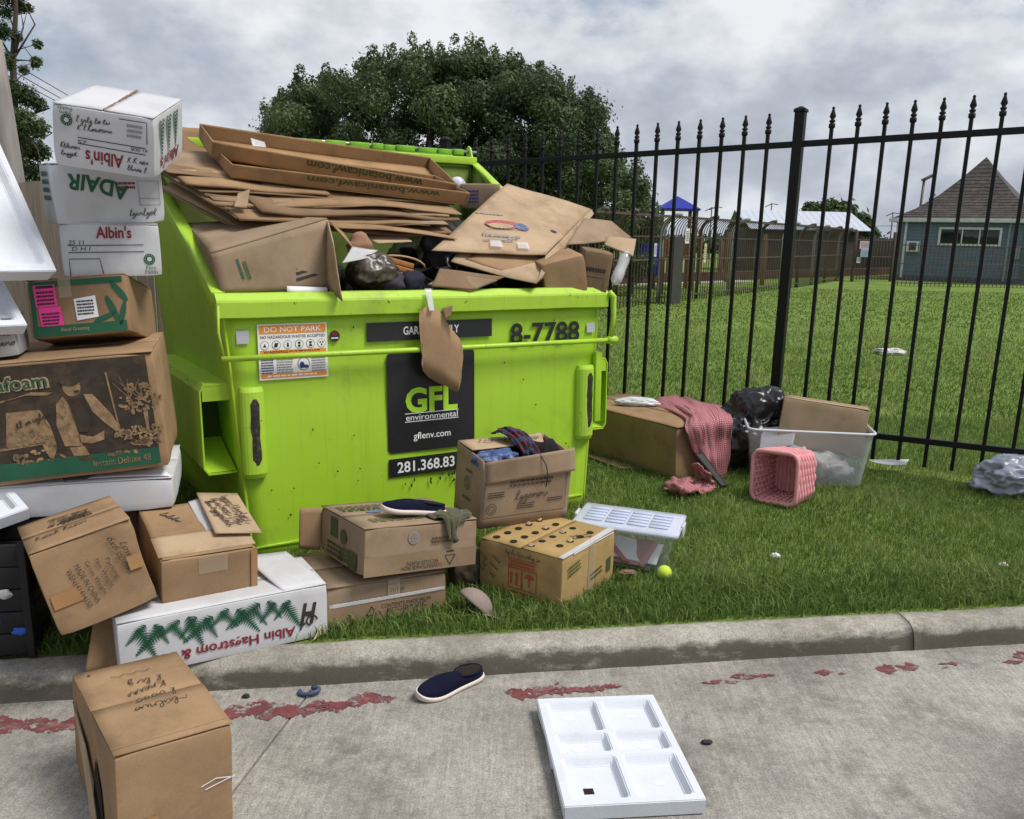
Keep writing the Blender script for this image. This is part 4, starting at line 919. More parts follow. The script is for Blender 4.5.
# man in waistcoat bending over a table of flowers: flat tan shapes on the dark print
px0 = L_/2-.205                      # centre line of the figure
pl = [ellipse(px0-.085,.118,.030,.036,18), [(px0-.05,.088),(px0-.02,.085),(px0+.035,.0),(px0+.055,-.055),(px0+.04,-.065),(px0+.0,-.02),(px0-.03,.02)],
      [(px0-.12,.085),(px0-.145,.06),(px0-.155,-.02),(px0-.14,-.10),(px0-.08,-.105),(px0-.09,-.03),(px0-.10,.05)],
      [(px0-.09,-.06),(px0-.04,-.075),(px0+.0,-.055),(px0-.005,-.09),(px0-.05,-.10),(px0-.09,-.09)],
      [(px0-.125,-.107),(px0-.075,-.107),(px0-.06,-.15),(px0-.03,-.165),(px0-.09,-.165),(px0-.115,-.14)],
      [(px0-.31,.045),(px0-.20,.045),(px0-.175,-.02),(px0-.165,-.10),(px0-.19,-.155),(px0-.215,-.08),(px0-.33,-.085)],
      [(px0-.37,.082),(px0-.24,.102),(px0-.17,.095),(px0-.15,.104),(px0-.22,.112),(px0-.37,.068)],
      [(px0-.36,-.085),(px0-.20,-.075),(px0-.20,-.084),(px0-.36,-.094)]]
for dx_ in (.035,.15): pl.append([(px0+dx_-.003,.16),(px0+dx_+.003,.16),(px0+dx_+.02,-.06),(px0+dx_+.014,-.06)] if dx_ < .1 else [(px0+dx_-.008,.0),(px0+dx_+.008,.0),(px0+dx_+.004,-.07),(px0+dx_-.004,-.07)])
polys(pn, f1, pl, ink_tan, 'figure_print')
rn = random.Random(5); fl = []
def petals(cx, cy, n_, sx, sy, r0, r1):
    for _ in range(n_):
        a_, r_ = rn.uniform(0, 2*PI), rn.random()**.5; x_, y_ = cx+sx*r_*math.cos(a_), cy+sy*r_*math.sin(a_); q = rn.uniform(r0, r1)
        fl.append(ellipse(x_, y_, q, q*rn.uniform(.35,.8), 7, rn.uniform(0,180)))
petals(px0+.135,.055,60,.075,.055,.005,.013); petals(px0+.12,-.075,42,.085,.022,.007,.015); petals(px0+.14,-.115,24,.05,.016,.008,.016); petals(px0+.05,-.148,14,.05,.006,.005,.010)
petals(px0-.26,-.05,26,.07,.03,.004,.010); petals(px0-.23,-.135,22,.09,.03,.005,.014); petals(px0+.165,.10,14,.03,.02,.002,.005)
polys(pn, f2, fl, ink_tan, 'flower_print')['kind'] = 'stuff'
for k in range(9): ribbons(pn, f2, [[(px0+.125+rn.uniform(-.03,.03),.05),(px0+.12+rn.uniform(-.08,.06),.125+rn.uniform(-.02,.02))]], .0018, ink_tan, 'stem_print')
polys(pn, f3, [[(px0-.105,.068),(px0-.065,.068),(px0-.035,-.005),(px0-.055,-.055),(px0-.085,-.05)], ellipse(px0-.088,.142,.034,.020,14), ellipse(px0-.07,.100,.010,.005,8)], ink_brown, 'figure_shade')
scrawl(pn, f3, px0-.24, .005, .11, .03, ink_brown, rot=20, seed=8, t=.003)
ribbons(pn, f3, [[(px0-.16+.03*math.cos(a_*.5),-.0+.03*math.sin(a_*.5)) for a_ in range(11)]], .002, ink_brown, 'pen_mark')
# carton with pink labels
P_ = [-1.715,3.548,1.047,10.64,-11.5,-5.36,.355,.454,.226]; L_, W_, H_ = P_[6:]
t = carton('carton', 'brown and green printed carton with two pink labels and one white', P_, kraft, seed=3)
f0 = face(L_, W_, H_, 'F', .002); f1, f2 = up(f0, .0012), up(f0, .0024)
quad(t, f0, -L_/2+.012, L_/2-.012, -H_/2+.006, -H_/2+.045, ink_green, 'green_print'); quad(t, f0, -L_/2+.012, -L_/2+.028, -H_/2+.045, H_/2-.012, ink_green, 'green_print'); quad(t, f0, -L_/2+.0285, L_/2-.012, H_/2-.034, H_/2-.012, ink_green, 'green_print')
rn = random.Random(4); lv = [[(.07+.10*(k % 4)/4, H_/2-.034), (.09+.10*(k % 4)/4, H_/2-.034), (.10+.02*k-.04*(k % 3), .01-.02*k)] for k in range(4)]+[ellipse(.12,-.02,.012,.055,12,20), ellipse(.155,-.04,.010,.05,12,-15), ellipse(.09,-.05,.045,.010,12,20), ellipse(.15,.045,.012,.05,12,35)]
polys(t, f0, lv[4:], ink_green, 'leaf_print')
txt(t, 'Floral Greening', f1, -.02, -H_/2+.026, .10, .018, kraft_lt, shear=.1)
for u0, v0, u1, v1, sd_ in ((-.148,.005,-.072,.088,1),(-.138,-.068,-.058,.003,2)):
    lb = poly(t, f1, [(u0,v0),(u1,v0),(u1-.004,v1),(u0-.004,v1)], pink_label, 'pink_label'); fine_print(lb, f2, (u0+u1)/2-.002, (v0+v1)/2-.008, (u1-u0)*.8, (v1-v0)*.7, ink_black, 4, sd_)
    if sd_ == 1: quad(lb, f2, u0+.006, u1-.008, v1-.013, v1-.003, ink_black, 'label_bar')
lb = poly(t, f1, [(-.01,-.055),(.068,-.047),(.064,.035),(-.014,.027)], white_label, 'white_label'); fine_print(lb, f2, .025, -.008, .06, .06, ink_black, 5, 3)
quad(t, f1, -.062,-.018,.035,.112, tape_clear, 'tape')
# white carton with red name and fern emblem
def emblem(t, fr, u, v, r_, rot=0):
    e_ = poly(t, fr, ellipse(u, v, r_, r_, 20), ink_green, 'fern_emblem'); polys(e_, up(fr,.0008), [ellipse(u, v, r_*.42, r_*.42, 14)]+[ellipse(u+r_*.75*math.cos(a_), v+r_*.75*math.sin(a_), r_*.12, r_*.05, 6, math.degrees(a_)) for a_ in [2*PI*i/12 for i in range(12)]], white_card, 'emblem_petal')
P_ = [-1.652,3.58,1.311,25.5,.5,-1.06,.351,.30,.202]; L_, W_, H_ = P_[6:]
t = carton('carton', 'white carton with upright red name, lowest of the three white ones', P_, white_card, seed=4, group='white floral cartons stacked on the left')
f0 = face(L_, W_, H_, 'F', .002); txt(t, "Albin's", f0, .012, .068, .125, .046, ink_red, bold=.02, shear=.05)
ribbons(t, f0, [[(-.15,.018),(.115,.020)],[(-.15,-.008),(.115,-.006)]], .003, ink_black, 'rule_line'); ribbons(t, f0, [[(-.15,-.095),(-.15,-.032),(-.045,-.032),(-.035,-.095)]], .003, ink_black, 'rule_line')
txt(t, '25 11', f0, -.12, .030, .055, .016, ink_pen, shear=.2, name='handwriting'); txt(t, 'D H I', f0, -.105, .006, .065, .014, ink_pen, shear=.2, name='handwriting')
emblem(t, f0, .132, -.035, .021); txt(t, 'Fern\nFields', f0, .136, -.076, .045, .030, ink_green)
P_ = [-1.68,3.61,1.517,34,2.1,-3.1,.392,.33,.225]; L_, W_, H_ = P_[6:]
t = carton('carton', 'white carton with upside-down dark green name, middle of three', P_, white_card, seed=5, group='white floral cartons stacked on the left')
f0 = face(L_, W_, H_, 'F', .002); txt(t, 'ADAIR', f0, -.040, .020, .215, .060, ink_green, rot=167, bold=.03, bend=-.012)
ribbons(t, f0, rect_lines(.105,.18,-.045,.045)+[[(.105,-.02),(.18,-.02)]], .0025, ink_grey, 'rule_line'); fine_print(t, f0, .065, .03, .06, .03, ink_red, 2, 3); scrawl(t, f0, .11, -.075, .10, .035, ink_pen, seed=6)
fine_print(t, face(L_, W_, H_, 'L', .002), 0, .03, .2, .12, ink_green, 4, 9)
P_ = [-1.501,3.403,1.746,7.96,15.6,6.96,.329,.461,.211]; L_, W_, H_ = P_[6:]
t = carton('carton', 'white carton tilted on top of the stack, upside-down red name', P_, white_card, seed=6, seam='y', gap=.006, group='white floral cartons stacked on the left')
f0 = face(L_, W_, H_, 'F', .002); txt(t, "Albin's", f0, .0, -.060, .125, .048, ink_red, rot=180, bold=.02, shear=.05)
ribbons(t, f0, [[(-.085,.002),(.135,-.002)],[(-.085,-.018),(.135,-.024)]], .003, ink_black, 'rule_line'); ribbons(t, f0, [[(.05,.085),(.14,.085),(.14,.012)]], .003, ink_black, 'rule_line'); fine_print(t, f0, .10, .05, .05, .05, ink_grey, 3, 2)
scrawl(t, f0, -.035, .05, .12, .055, ink_pen, seed=11, lines=2); scrawl(t, f0, -.115, -.045, .06, .05, ink_pen, seed=12, lines=2); scrawl(t, f0, .105, -.065, .07, .055, ink_pen, seed=13, lines=2)
txt(t, '25', f0, -.07, -.013, .03, .014, ink_pen, rot=180, name='handwriting'); txt(t, '41.008', f0, .115, -.010, .055, .012, ink_pen, rot=180, name='handwriting')
emblem(t, f0, -.118, .055, .019); txt(t, 'Fern\nFields', f0, -.122, .084, .045, .026, ink_green, rot=180)
f0 = face(L_, W_, H_, 'R', .002); fs = []
for k in range(6): fs += fern(-.15+k*.055, .085, .13, -90+(-1)**k*14)
polys(t, f0, fs, ink_green, 'fern_print'); txt(t, "Albin's", f0, .0, -.070, .30, .042, ink_red, rot=180, bold=.02)
sheet('torn_edge', [(-.002,-.22,.214),(.006,-.22,.214),(.005,.22,.215),(-.003,.22,.215)], .002, kraft_dk, t, warp=.006, seed=2, nu=4, nv=40, fn2=lambda u, v, q: q+Vector(((u-.5)*.016*max(0,noise.noise(Vector((v*22,3,0))))+.004*noise.noise(Vector((v*14,9,0))),0,0)))
# hidden supporter behind the pink-labelled carton
# --- low cartons on the left
P_ = [-1.102,3.032,0,30.92,.4,-.37,.727,.315,.208]; L_, W_, H_ = P_[6:]
t = carton('carton', 'long white carton with fern print lying upside down on the kerb', P_, white_card, seed=7, dent=.003)
f0 = face(L_, W_, H_, 'F', .002); fs = []; rn = random.Random(3)
for k in range(20): fs += fern(-.30+k*.0275, .072+.010*math.sin(k*1.3), .085+.035*(k % 3 == 0), -90+(-48 if k % 2 else 30)+rn.uniform(-10,10), 13)
polys(t, f0, fs, ink_green, 'fern_print')
txt(t, 'Albin Hagstrom & Son', f0, -.012, -.052, .50, .050, ink_red, rot=180, bold=.018); txt(t, 'H', f0, .288, .0, .060, .085, ink_black, rot=176, bold=.035, shear=.2)
ribbons(t, up(f0,.001), [[(.30+.02*math.cos(a_*.4),-.03+.02*math.sin(a_*.4)) for a_ in range(12)], [(.255,-.06),(.262,-.045),(.275,-.035)]], .007, ink_black, 'letter_flourish')
sheet('top_flap', [(.20,-.15,.212),(.36,-.15,.212),(.30,.155,.245),(.13,.155,.255)], .004, white_card, t, warp=.006, seed=3); ribbons(t, face(L_, W_, H_, 'T', .010), [[(.20,.02),(.33,.07)]], .004, ink_green, 'print_line')
sheet('torn_label', [(.30,-.20,.005),(.40,-.14,.01),(.41,-.10,.05),(.345,-.17,.05)], .002, mat('old_label', (.55,.48,.33), rough=.8, stain=(.2,.15,.1), stain_amt=.7, stain_scale=30), t, warp=.02, seed=4)
t = carton('carton', 'brown carton with an open scribbled flap resting on the long white one', [-1.231,3.165,.218,31.9,7.0,.45,.334,.48,.180], kraft, seed=8, flaps=False)
L_, W_, H_ = .334,.48,.180
rbox('inner_panel', L_-.02, W_-.02, .003, mat('card_inside', (.30,.19,.10), **CB), t, r=.001, M=TM((0,0,H_-.0015)))
sheet('flap', [(-.168,-.214,H_+.003),(.168,-.214,H_+.003),(.168,-.06,H_+.010),(-.168,-.06,H_+.010)], .004, kraft_lt, t, warp=.002, seed=1)
a = sheet('flap', [(-.165,-.05,H_+.006),(.03,-.05,H_+.006),(.02,.21,H_+.008),(-.165,.21,H_+.006)], .004, kraft, t, warp=.003, seed=2)
b_ = sheet('flap', [(.045,-.13,H_+.028),(.205,-.17,H_+.022),(.215,.225,H_+.022),(.055,.225,H_+.045)], .004, kraft_lt, t, warp=.005, seed=3)
fT = (Vector((0,0,H_+.0105)), Vector((1,0,0)), Vector((0,1,0))); scrawl(a, fT, -.07, .10, .12, .04, ink_pen, rot=-62, seed=21, t=.004)
fT = (Vector((0,0,H_+.036)), Vector((1,0,.0)), Vector((0,1,0.02))); scrawl(b_, fT, .13, .03, .28, .11, ink_pen, rot=-78, seed=22, lines=3, t=.004)
sheet('plastic_liner', [(.02,-.06,H_+.006),(.06,-.06,H_+.012),(.06,.21,H_+.02),(.02,.21,H_+.012)], .002, film, t, warp=.012, seed=4, nv=16)
f0 = face(L_, W_, H_, 'F', .002); quad(t, f0, -.04,.06,.02,.09, tape_clear, 'tape'); quad(t, f0, .145,.168,-.09,.09, tape_brown, 'tape')
P_ = [-1.470,2.896,.202,34.5,-3.0,-12.7,.320,.385,.307]; L_, W_, H_ = P_[6:]
t = carton('carton', 'brown carton tipped on its corner with packing print and handwriting', P_, kraft, seed=9, dent=.007, seam='x')
f0 = face(L_, W_, H_, 'F', .002)
for k, (s_, w_) in enumerate((('Packing:', .085), ('Net Weight:', .115), ('Gross Weight:', .135), ('MADE IN CHINA', .15), ('WEN141414150', .15))): txt(t, s_, f0, .055-.028*k, .01-.006*k, w_, .018, ink_pen, rot=-80)
txt(t, 'Low\n6x6 open', f0, .10, .055, .13, .055, ink_pen, rot=-80, shear=.5, name='handwriting')
quad(t, f0, -.145,-.055,-.055,-.005, tape_brown, 'tape'); quad(t, f0, .105,.150,-.02,.03, tape_brown, 'tape')
fT = face(L_, W_, H_, 'T', .006); scrawl(t, fT, .0, .06, .14, .10, ink_pen, rot=170, seed=31, lines=3, t=.004); scrawl(t, fT, -.05, -.06, .18, .05, ink_pen, rot=10, seed=32, t=.003); fine_print(t, fT, .02, .03, .10, .06, ink_pen, 3, 5)
# loose flap below it
o = sheet('carton_flap', [Vector((-.10,-.03,0)), Vector((.08,.0,0)), Vector((.09,.06,.17)), Vector((-.06,.03,.17))], .005, kraft, None, warp=.006, seed=6); o.matrix_world = Matrix.Translation((-1.385,2.80,.01)) @ Matrix.Rotation(rad(25),4,'Z'); tag(o, 'loose brown carton flap propped under the tipped carton', 'cardboard')
# carton on the road
P_ = [-1.027,2.219,-.10,37.3,-.25,1.7,.301,.507,.316]; L_, W_, H_ = P_[6:]
t = carton('carton', 'closed brown carton with black handwriting standing on the driveway', P_, kraft, seed=10, dent=.005)
f0 = face(L_, W_, H_, 'T', .004)
for k in range(4): scrawl(t, f0, .012+.012*(k % 2), -.055+.052*k, .13-.012*k, .052, ink_pen, rot=184+5*(k % 3), seed=60+k, t=.0028)
ribbons(t, f0, [[(-.06+.018*i+.002*(i % 2),.168+.006*(-1)**i) for i in range(7)], [(.03,-.07),(.05,-.05),(.085,-.06),(.09,-.04)]], .0025, ink_pen, 'handwriting')
polys(t, f0, [ellipse(-.11,.215,.005,.004,8)], ink_black, 'hole'); ribbons(t, f0, [[(-.15,-.225),(.15,-.225)]], .0016, tape_brown, 'crease')
f0 = face(L_, W_, H_, 'F', .002); quad(t, f0, -.12,-.05,-.10,-.04, tape_brown, 'tape'); ribbons(t, f0, [[(.06,.0),(.10,.012),(.15,.0)],[(.07,-.012),(.15,.004)]], .003, white_label, 'torn_paper')
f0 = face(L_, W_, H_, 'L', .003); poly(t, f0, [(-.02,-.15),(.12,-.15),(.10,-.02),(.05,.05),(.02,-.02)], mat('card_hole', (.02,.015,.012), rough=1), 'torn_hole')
sheet('torn_skin', [(-.156,.22,.25),(-.156,.05,.20),(-.160,-.10,.03),(-.170,-.06,.03)], .003, kraft_lt, t, warp=.012, seed=5, nu=14)
for s in (0,): pass
# --- cartons in front of the dumpster
P_ = [-.611,3.419,0.005,29.06,-1.5,1.5,.497,.444,.158]; L_, W_, H_ = P_[6:]
t = carton('carton', 'flat brown carton on the grass under another, recycling print', P_, kraft_gr, seed=11, dent=.006)
f0 = face(L_, W_, H_, 'F', .002); f1 = up(f0, .001)
quad(t, f0, -L_/2+.003, L_/2-.003, -.078, -.002, mat('kraft_band', (.25,.175,.11), **CB), 'printed_band')
def recyc(t, fr, u, v, s_, rot=0):
    tri = [(u+s_*math.cos(rad(rot+90+120*k)), v+s_*math.sin(rad(rot+90+120*k))) for k in range(3)]; ribbons(t, fr, [tri+[tri[0], tri[1]]], s_*.22, ink_black, 'recycling_mark')
recyc(t, f1, -.07, -.044, .024); txt(t, 'CONTENTS MADE FROM\nRECYCLED PLASTIC', f1, .075, -.034, .21, .036, ink_black, rot=1)
quad(t, f1, -.003,.047,.0,.078, tape_clear, 'tape'); sheet('tape', [(-.24,-W_/2-.006,.075),(.24,-W_/2-.006,.085),(.24,-W_/2-.006,.097),(-.24,-W_/2-.006,.09)], .001, film, t, warp=.003, seed=3, nu=24); txt(t, '2317 NI', f1, .035, .035, .06, .014, ink_pen, name='handwriting')
P_ = [-.502,3.453,.178,34.2,-3.5,4.6,.503,.447,.193]; L_, W_, H_ = P_[6:]
t = carton('carton', 'brown carton stacked on the flat one, holding a shoe and olive cloth', P_, kraft_gr, seed=12, dent=.005)
f0 = face(L_, W_, H_, 'F', .002); f1 = up(f0, .001)
quad(t, f0, -L_/2+.003, L_/2-.003, -.094, -.018, MATS['kraft_band'], 'printed_band')
poly(t, f0, ellipse(-.04,.045,.024,.027,20), ink_grey, 'round_mark'); poly(t, f1, ellipse(-.04,.045,.019,.022,20), kraft_gr, 'round_mark'); fine_print(t, up(f1,.001), -.04, .045, .025, .03, ink_grey, 3, 2); fine_print(t, f0, .09, .025, .10, .03, ink_pen, 2, 5)
recyc(t, f1, .125, -.055, .026, 180); txt(t, 'CONTENTS MADE FROM\nRECYCLED PLASTIC', f1, .0, -.068, .18, .032, ink_black, rot=180); fine_print(t, f1, .125, -.026, .035, .012, ink_black, 1, 6)
f0 = face(L_, W_, H_, 'L', .002); polys(t, f0, [[(.08,-.09),(.16,-.09),(.16,-.02),(.08,-.02)]], ink_olive, 'barcode'); polys(t, f0, [[(-.10,.0),(-.03,.0),(-.03,.08),(-.10,.08)], ellipse(.03,.02,.03,.03), [(-.02,-.08),(.03,-.08),(.005,-.03)]], ink_olive, 'care_symbols'); fine_print(t, f0, -.02, -.05, .22, .06, ink_olive, 3, 4)
fT = face(L_, W_, H_, 'T', .006); fine_print(t, fT, -.02, -.12, .32, .06, ink_olive, 3, 7); fine_print(t, fT, -.08, .10, .28, .10, ink_olive, 4, 8); polys(t, fT, [ellipse(-.10,.02,.035,.02)], mat('blue_mark', (.10,.16,.28)), 'blue_stain')
sheet('end_flap', [(-L_/2-.002,W_/2-.02,.008),(-L_/2-.085,W_/2+.01,.012),(-L_/2-.085,W_/2+.012,.185),(-L_/2-.002,W_/2-.02,.188)], .005, kraft, t, warp=.006, seed=2)
# punched carton
P_ = [.136,3.628,0,-33.7,0,.5,.417,.447,.235]; L_, W_, H_ = P_[6:]
t = carton('carton', 'ochre carton with rows of punched holes and red handling symbols', P_, kraft_ye, seed=13, flaps=True, gap=.003, seam='y')
fT = face(L_, W_, H_, 'T', .004); rn = random.Random(6)
for i in range(4):
    for j in range(5):
        if (i, j) == (3, 0): continue
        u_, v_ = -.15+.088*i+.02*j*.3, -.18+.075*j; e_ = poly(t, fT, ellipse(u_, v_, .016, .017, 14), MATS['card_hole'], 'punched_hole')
        if rn.random() < .45: sheet('hole_tab', [(u_-.013,v_-.012,H_+.004),(u_+.010,v_-.012,H_+.004),(u_+.012,v_+.004,H_+.012),(u_-.011,v_+.004,H_+.013)], .003, kraft_lt, t, warp=.001, nu=3, nv=3)
sheet('tape', [(L_/2-.022,-W_/2,H_+.008),(L_/2,-W_/2,H_+.004),(L_/2,W_/2,H_+.004),(L_/2-.03,W_/2,H_+.008)], .001, film, t, warp=.004, seed=2, nv=20); scrawl(t, fT, .13, .05, .10, .05, ink_pen, rot=60, seed=3, lines=2)
f0 = face(L_, W_, H_, 'F', .002); f1 = up(f0, .001)
ribbons(t, f0, rect_lines(-.055,.085,.025,.065)+rect_lines(-.055,.010,-.065,.022)+rect_lines(.014,.085,-.065,.022), .004, ink_brick, 'handling_frame')
polys(t, f1, [[(-.045+k*.028,-.05),(-.036+k*.028,-.05),(-.036+k*.028,-.01),(-.031+k*.028,-.01),(-.0405+k*.028,.012),(-.050+k*.028,-.01),(-.045+k*.028,-.01)] for k in range(2)]+[[(.047,-.045),(.053,-.045),(.053,-.005),(.047,-.005)]]+[[(.025,-.008),(.075,-.008),(.066,.008),(.05,.012),(.034,.008)]], ink_brick, 'handling_symbol')
fine_print(t, f1, .015, .045, .125, .03, ink_brick, 2, 3); fine_print(t, f1, .015, -.08, .13, .014, ink_brick, 1, 4); scrawl(t, f0, -.155, .0, .08, .12, ink_pen, rot=75, seed=41, lines=2, t=.0018); scrawl(t, f0, .02, .085, .20, .03, ink_pen, seed=42, t=.0016)
f0 = face(L_, W_, H_, 'R', .002); quad(t, f0, -.01,.04,-.117,.117, tape_clear, 'tape'); fine_print(t, f0, -.13, .05, .10, .05, ink_olive, 3, 5, rot=8); fine_print(t, f0, .06, -.03, .10, .04, ink_olive, 2, 6, rot=8); polys(t, f0, [[(.15,-.06),(.19,-.055),(.19,.01),(.15,.005)]], ink_olive, 'mark'); ribbons(t, f0, [[(-.14,.115),(.02,.116),(.20,.115)]], .006, white_label, 'torn_edge')
# open carton with plaid cloth
P_ = [-.035,3.865,.250,30,5,1.0,.455,.25,.325]; L_, W_, H_ = P_[6:]
t = thing('open_carton', 'open brown carton of clothes standing on the punched carton', 'carton', P_[:3], euler_m(*P_[3:6]))
th = .006; h1 = H_-.02
for nm, c4 in (('side_panel', [(-L_/2,-W_/2,0),(L_/2,-W_/2,0),(L_/2,-W_/2,h1),(-L_/2,-W_/2,h1)]), ('side_panel', [(L_/2,W_/2,0),(-L_/2,W_/2,0),(-L_/2,W_/2,H_),(L_/2,W_/2,H_)]), ('end_panel', [(-L_/2,W_/2,0),(-L_/2,-W_/2,0),(-L_/2,-W_/2,H_-.01),(-L_/2,W_/2,H_)]), ('end_panel', [(L_/2,-W_/2,0),(L_/2,W_/2,0),(L_/2,W_/2,H_),(L_/2,-W_/2,h1)]), ('base_panel', [(-L_/2,-W_/2,.003),(L_/2,-W_/2,.003),(L_/2,W_/2,.003),(-L_/2,W_/2,.003)])):
    sheet(nm, c4, th, kraft_gr, t, warp=.003, seed=len(nm), nu=12)
fb = sheet('flap', [(-L_/2+.02,-W_/2-.010,h1-.10),(L_/2+.012,-W_/2-.018,h1-.075),(L_/2+.004,-W_/2-.008,h1+.03),(-L_/2+.01,-W_/2-.006,h1+.002)], .005, kraft_gr, t, warp=.004, seed=3, nu=14)
sheet('flap', [(-L_/2,-.02,H_+.006),(L_/2-.08,.0,H_+.006),(L_/2-.02,W_/2,H_+.004),(-L_/2,W_/2,H_+.002)], .005, kraft_lt, t, warp=.004, seed=4); scrawl(t, (Vector((0,.06,H_+.016)), Vector((1,0,0)), Vector((0,1,0))), .0, .0, .36, .05, ink_pen, seed=51, t=.003)
f0 = face(L_, W_, H_, 'F', .008); ribbons(t, f0, [[(-.215,.055),(-.215,-.115),(.205,-.115),(.205,.06)]], .003, ink_black, 'print_frame'); fine_print(t, f0, .02, .035, .22, .035, ink_pen, 2, 2); fine_print(t, f0, -.155, -.01, .08, .03, ink_pen, 3, 3); scrawl(t, f0, .03, -.025, .18, .06, ink_pen, seed=52, t=.003); fine_print(t, f0, .0, -.075, .09, .03, ink_pen, 3, 4); fine_print(t, f0, .15, -.06, .08, .02, ink_pen, 2, 6)
ribbons(t, f0, [[(-.175+.024*math.cos(a_*.35),-.075+.026*math.sin(a_*.35)) for a_ in range(19)], [(-.175+.014*math.cos(a_*.7),-.075+.016*math.sin(a_*.7)) for a_ in range(10)]], .003, ink_pen, 'round_mark')
f0 = face(L_, W_, H_, 'L', .008); ribbons(t, f0, [[(.025*math.cos(a_*.35),.01+.03*math.sin(a_*.35)) for a_ in range(19)], [(.014*math.cos(a_*.7),.01+.018*math.sin(a_*.7)) for a_ in range(10)]], .004, ink_pen, 'round_mark'); fine_print(t, f0, 0, -.06, .07, .02, ink_pen, 1, 3); fine_print(t, f0, .01, .07, .06, .02, ink_pen, 1, 4)
CM = Matrix.Translation(P_[:3]) @ euler_m(*P_[3:6]).to_4x4()
def plaid():
    m = mat('plaid_cloth', (.05,.05,.08), rough=.95); n, l = m.node_tree.nodes, m.node_tree.links; b = n['Principled BSDF']
    uv = n.new('ShaderNodeUVMap'); sp = n.new('ShaderNodeSeparateXYZ'); l.new(uv.outputs[0], sp.inputs[0]); outs = []
    for ax in 'XY':
        q = n.new('ShaderNodeMath'); q.operation = 'MULTIPLY'; q.inputs[1].default_value = 4.0; l.new(sp.outputs[ax], q.inputs[0]); r = n.new('ShaderNodeMath'); r.operation = 'FRACT'; l.new(q.outputs[0], r.inputs[0]); g_ = n.new('ShaderNodeMath'); g_.operation = 'GREATER_THAN'; g_.inputs[1].default_value = .55; l.new(r.outputs[0], g_.inputs[0]); outs.append(g_.outputs[0])
    m1 = n.new('ShaderNodeMixRGB'); m1.inputs[1].default_value = (.012,.012,.02,1); m1.inputs[2].default_value = (.16,.02,.03,1); l.new(outs[0], m1.inputs[0])
    m2 = n.new('ShaderNodeMixRGB'); m2.inputs[2].default_value = (.04,.045,.09,1); l.new(outs[1], m2.inputs[0]); l.new(m1.outputs[0], m2.inputs[1]); l.new(m2.outputs[0], b.inputs['Base Color']); return m
def cloth(name, rows, material, t=.004, nu=24, nv=32, fold=.008, seed=0, label=None, cat='cloth', fs=9):
    """rows: list of rows of world points; smooth surface through them with folds, and a UV map"""
    R_ = [[Vector(p) for p in r] for r in rows]
    def cr(pts, f):
        k = len(pts)-1; x = f*k; i = min(int(x), k-1); u = x-i; p0, p1, p2, p3 = pts[max(i-1,0)], pts[i], pts[i+1], pts[min(i+2,k)]
        return .5*((2*p1)+(p2-p0)*u+(2*p0-5*p1+4*p2-p3)*u*u+(3*p1-p0-3*p2+p3)*u**3)
    def fn(u, v):
        p = cr([cr(r, u) for r in R_], v); q = Vector((u*fs+seed, v*fs*.45, seed))
        return p+Vector((noise.noise(q), noise.noise(q+Vector((5,0,0))), noise.noise(q+Vector((0,9,0)))))*fold+Vector((noise.noise(q*3), noise.noise(q*3+Vector((3,1,0))), noise.noise(q*3+Vector((8,2,0)))))*fold*.4
    c = fn(.5, .5); V, Fc = slab_grid(lambda u, v: fn(u, v)-c, nu, nv, t); o = obj(name, V, Fc, material, None, True); o.location = c
    uvl = o.data.uv_layers.new(name='UVMap'); n_ = (nu+1)*(nv+1)
    for lp in o.data.loops:
        k = lp.vertex_index % n_; uvl.data[lp.index].uv = ((k//(nv+1))/nu, (k % (nv+1))/nv)
    return tag(o, label, cat)
cw = lambda x, y, z: CM @ Vector((x, y, z))
cloth('plaid_cloth', [[cw(-.075,.10,H_+.035),cw(-.03,.11,H_+.045),cw(.02,.11,H_+.03)], [cw(-.06,.05,H_+.055),cw(-.01,.05,H_+.07),cw(.05,.05,H_+.05)], [cw(-.03,-.02,H_+.03),cw(.02,-.02,H_+.045),cw(.08,-.02,H_+.02)], [cw(.0,-.08,H_-.03),cw(.04,-.08,H_-.015),cw(.10,-.08,H_-.05)]], plaid(), fold=.012, seed=2, label='dark red and navy plaid cloth spilling from the open carton')
for i, (x, y, z, c_, lb) in enumerate([(-.13,-.06,H_-.03,(.05,.09,.22),'blue patterned garment inside the open carton'), (.12,.0,H_-.10,(.012,.011,.011),'black garment deep inside the open carton')]):
    m_ = mat('garment%d' % i, c_, rough=.95, stain=(.45,.45,.5), stain_amt=.8 if i == 0 else 0, stain_scale=30); o = blob('garment', (0,0,0), (.09,.05,.035) if i == 0 else (.10,.09,.10), m_, None, seed=i, amp=.4, sub=4, scale=4, ridge=.3); o.matrix_world = CM @ Matrix.Translation((x,y,z)); tag(o, lb, 'garment')
o = tube('cord', [cw(.03,-.06,H_+.0), cw(.05,-.13,H_-.0), cw(.075,-.152,H_-.05), cw(.088,-.155,H_-.10), cw(.085,-.150,H_-.155)], .0025, ink_black, None, 6); tag(o, 'thin black cord dangling over the front of the open carton', 'cord')
o = blob('brown_rag', (0,0,0), (.07,.06,.10), mat('brown_rag', (.09,.07,.05), rough=.95), None, seed=3, amp=.3, sub=4, ridge=.3); o.location = (-.215,3.62,.07); tag(o, 'brown rag bunched on the grass between the carton stacks', 'cloth')

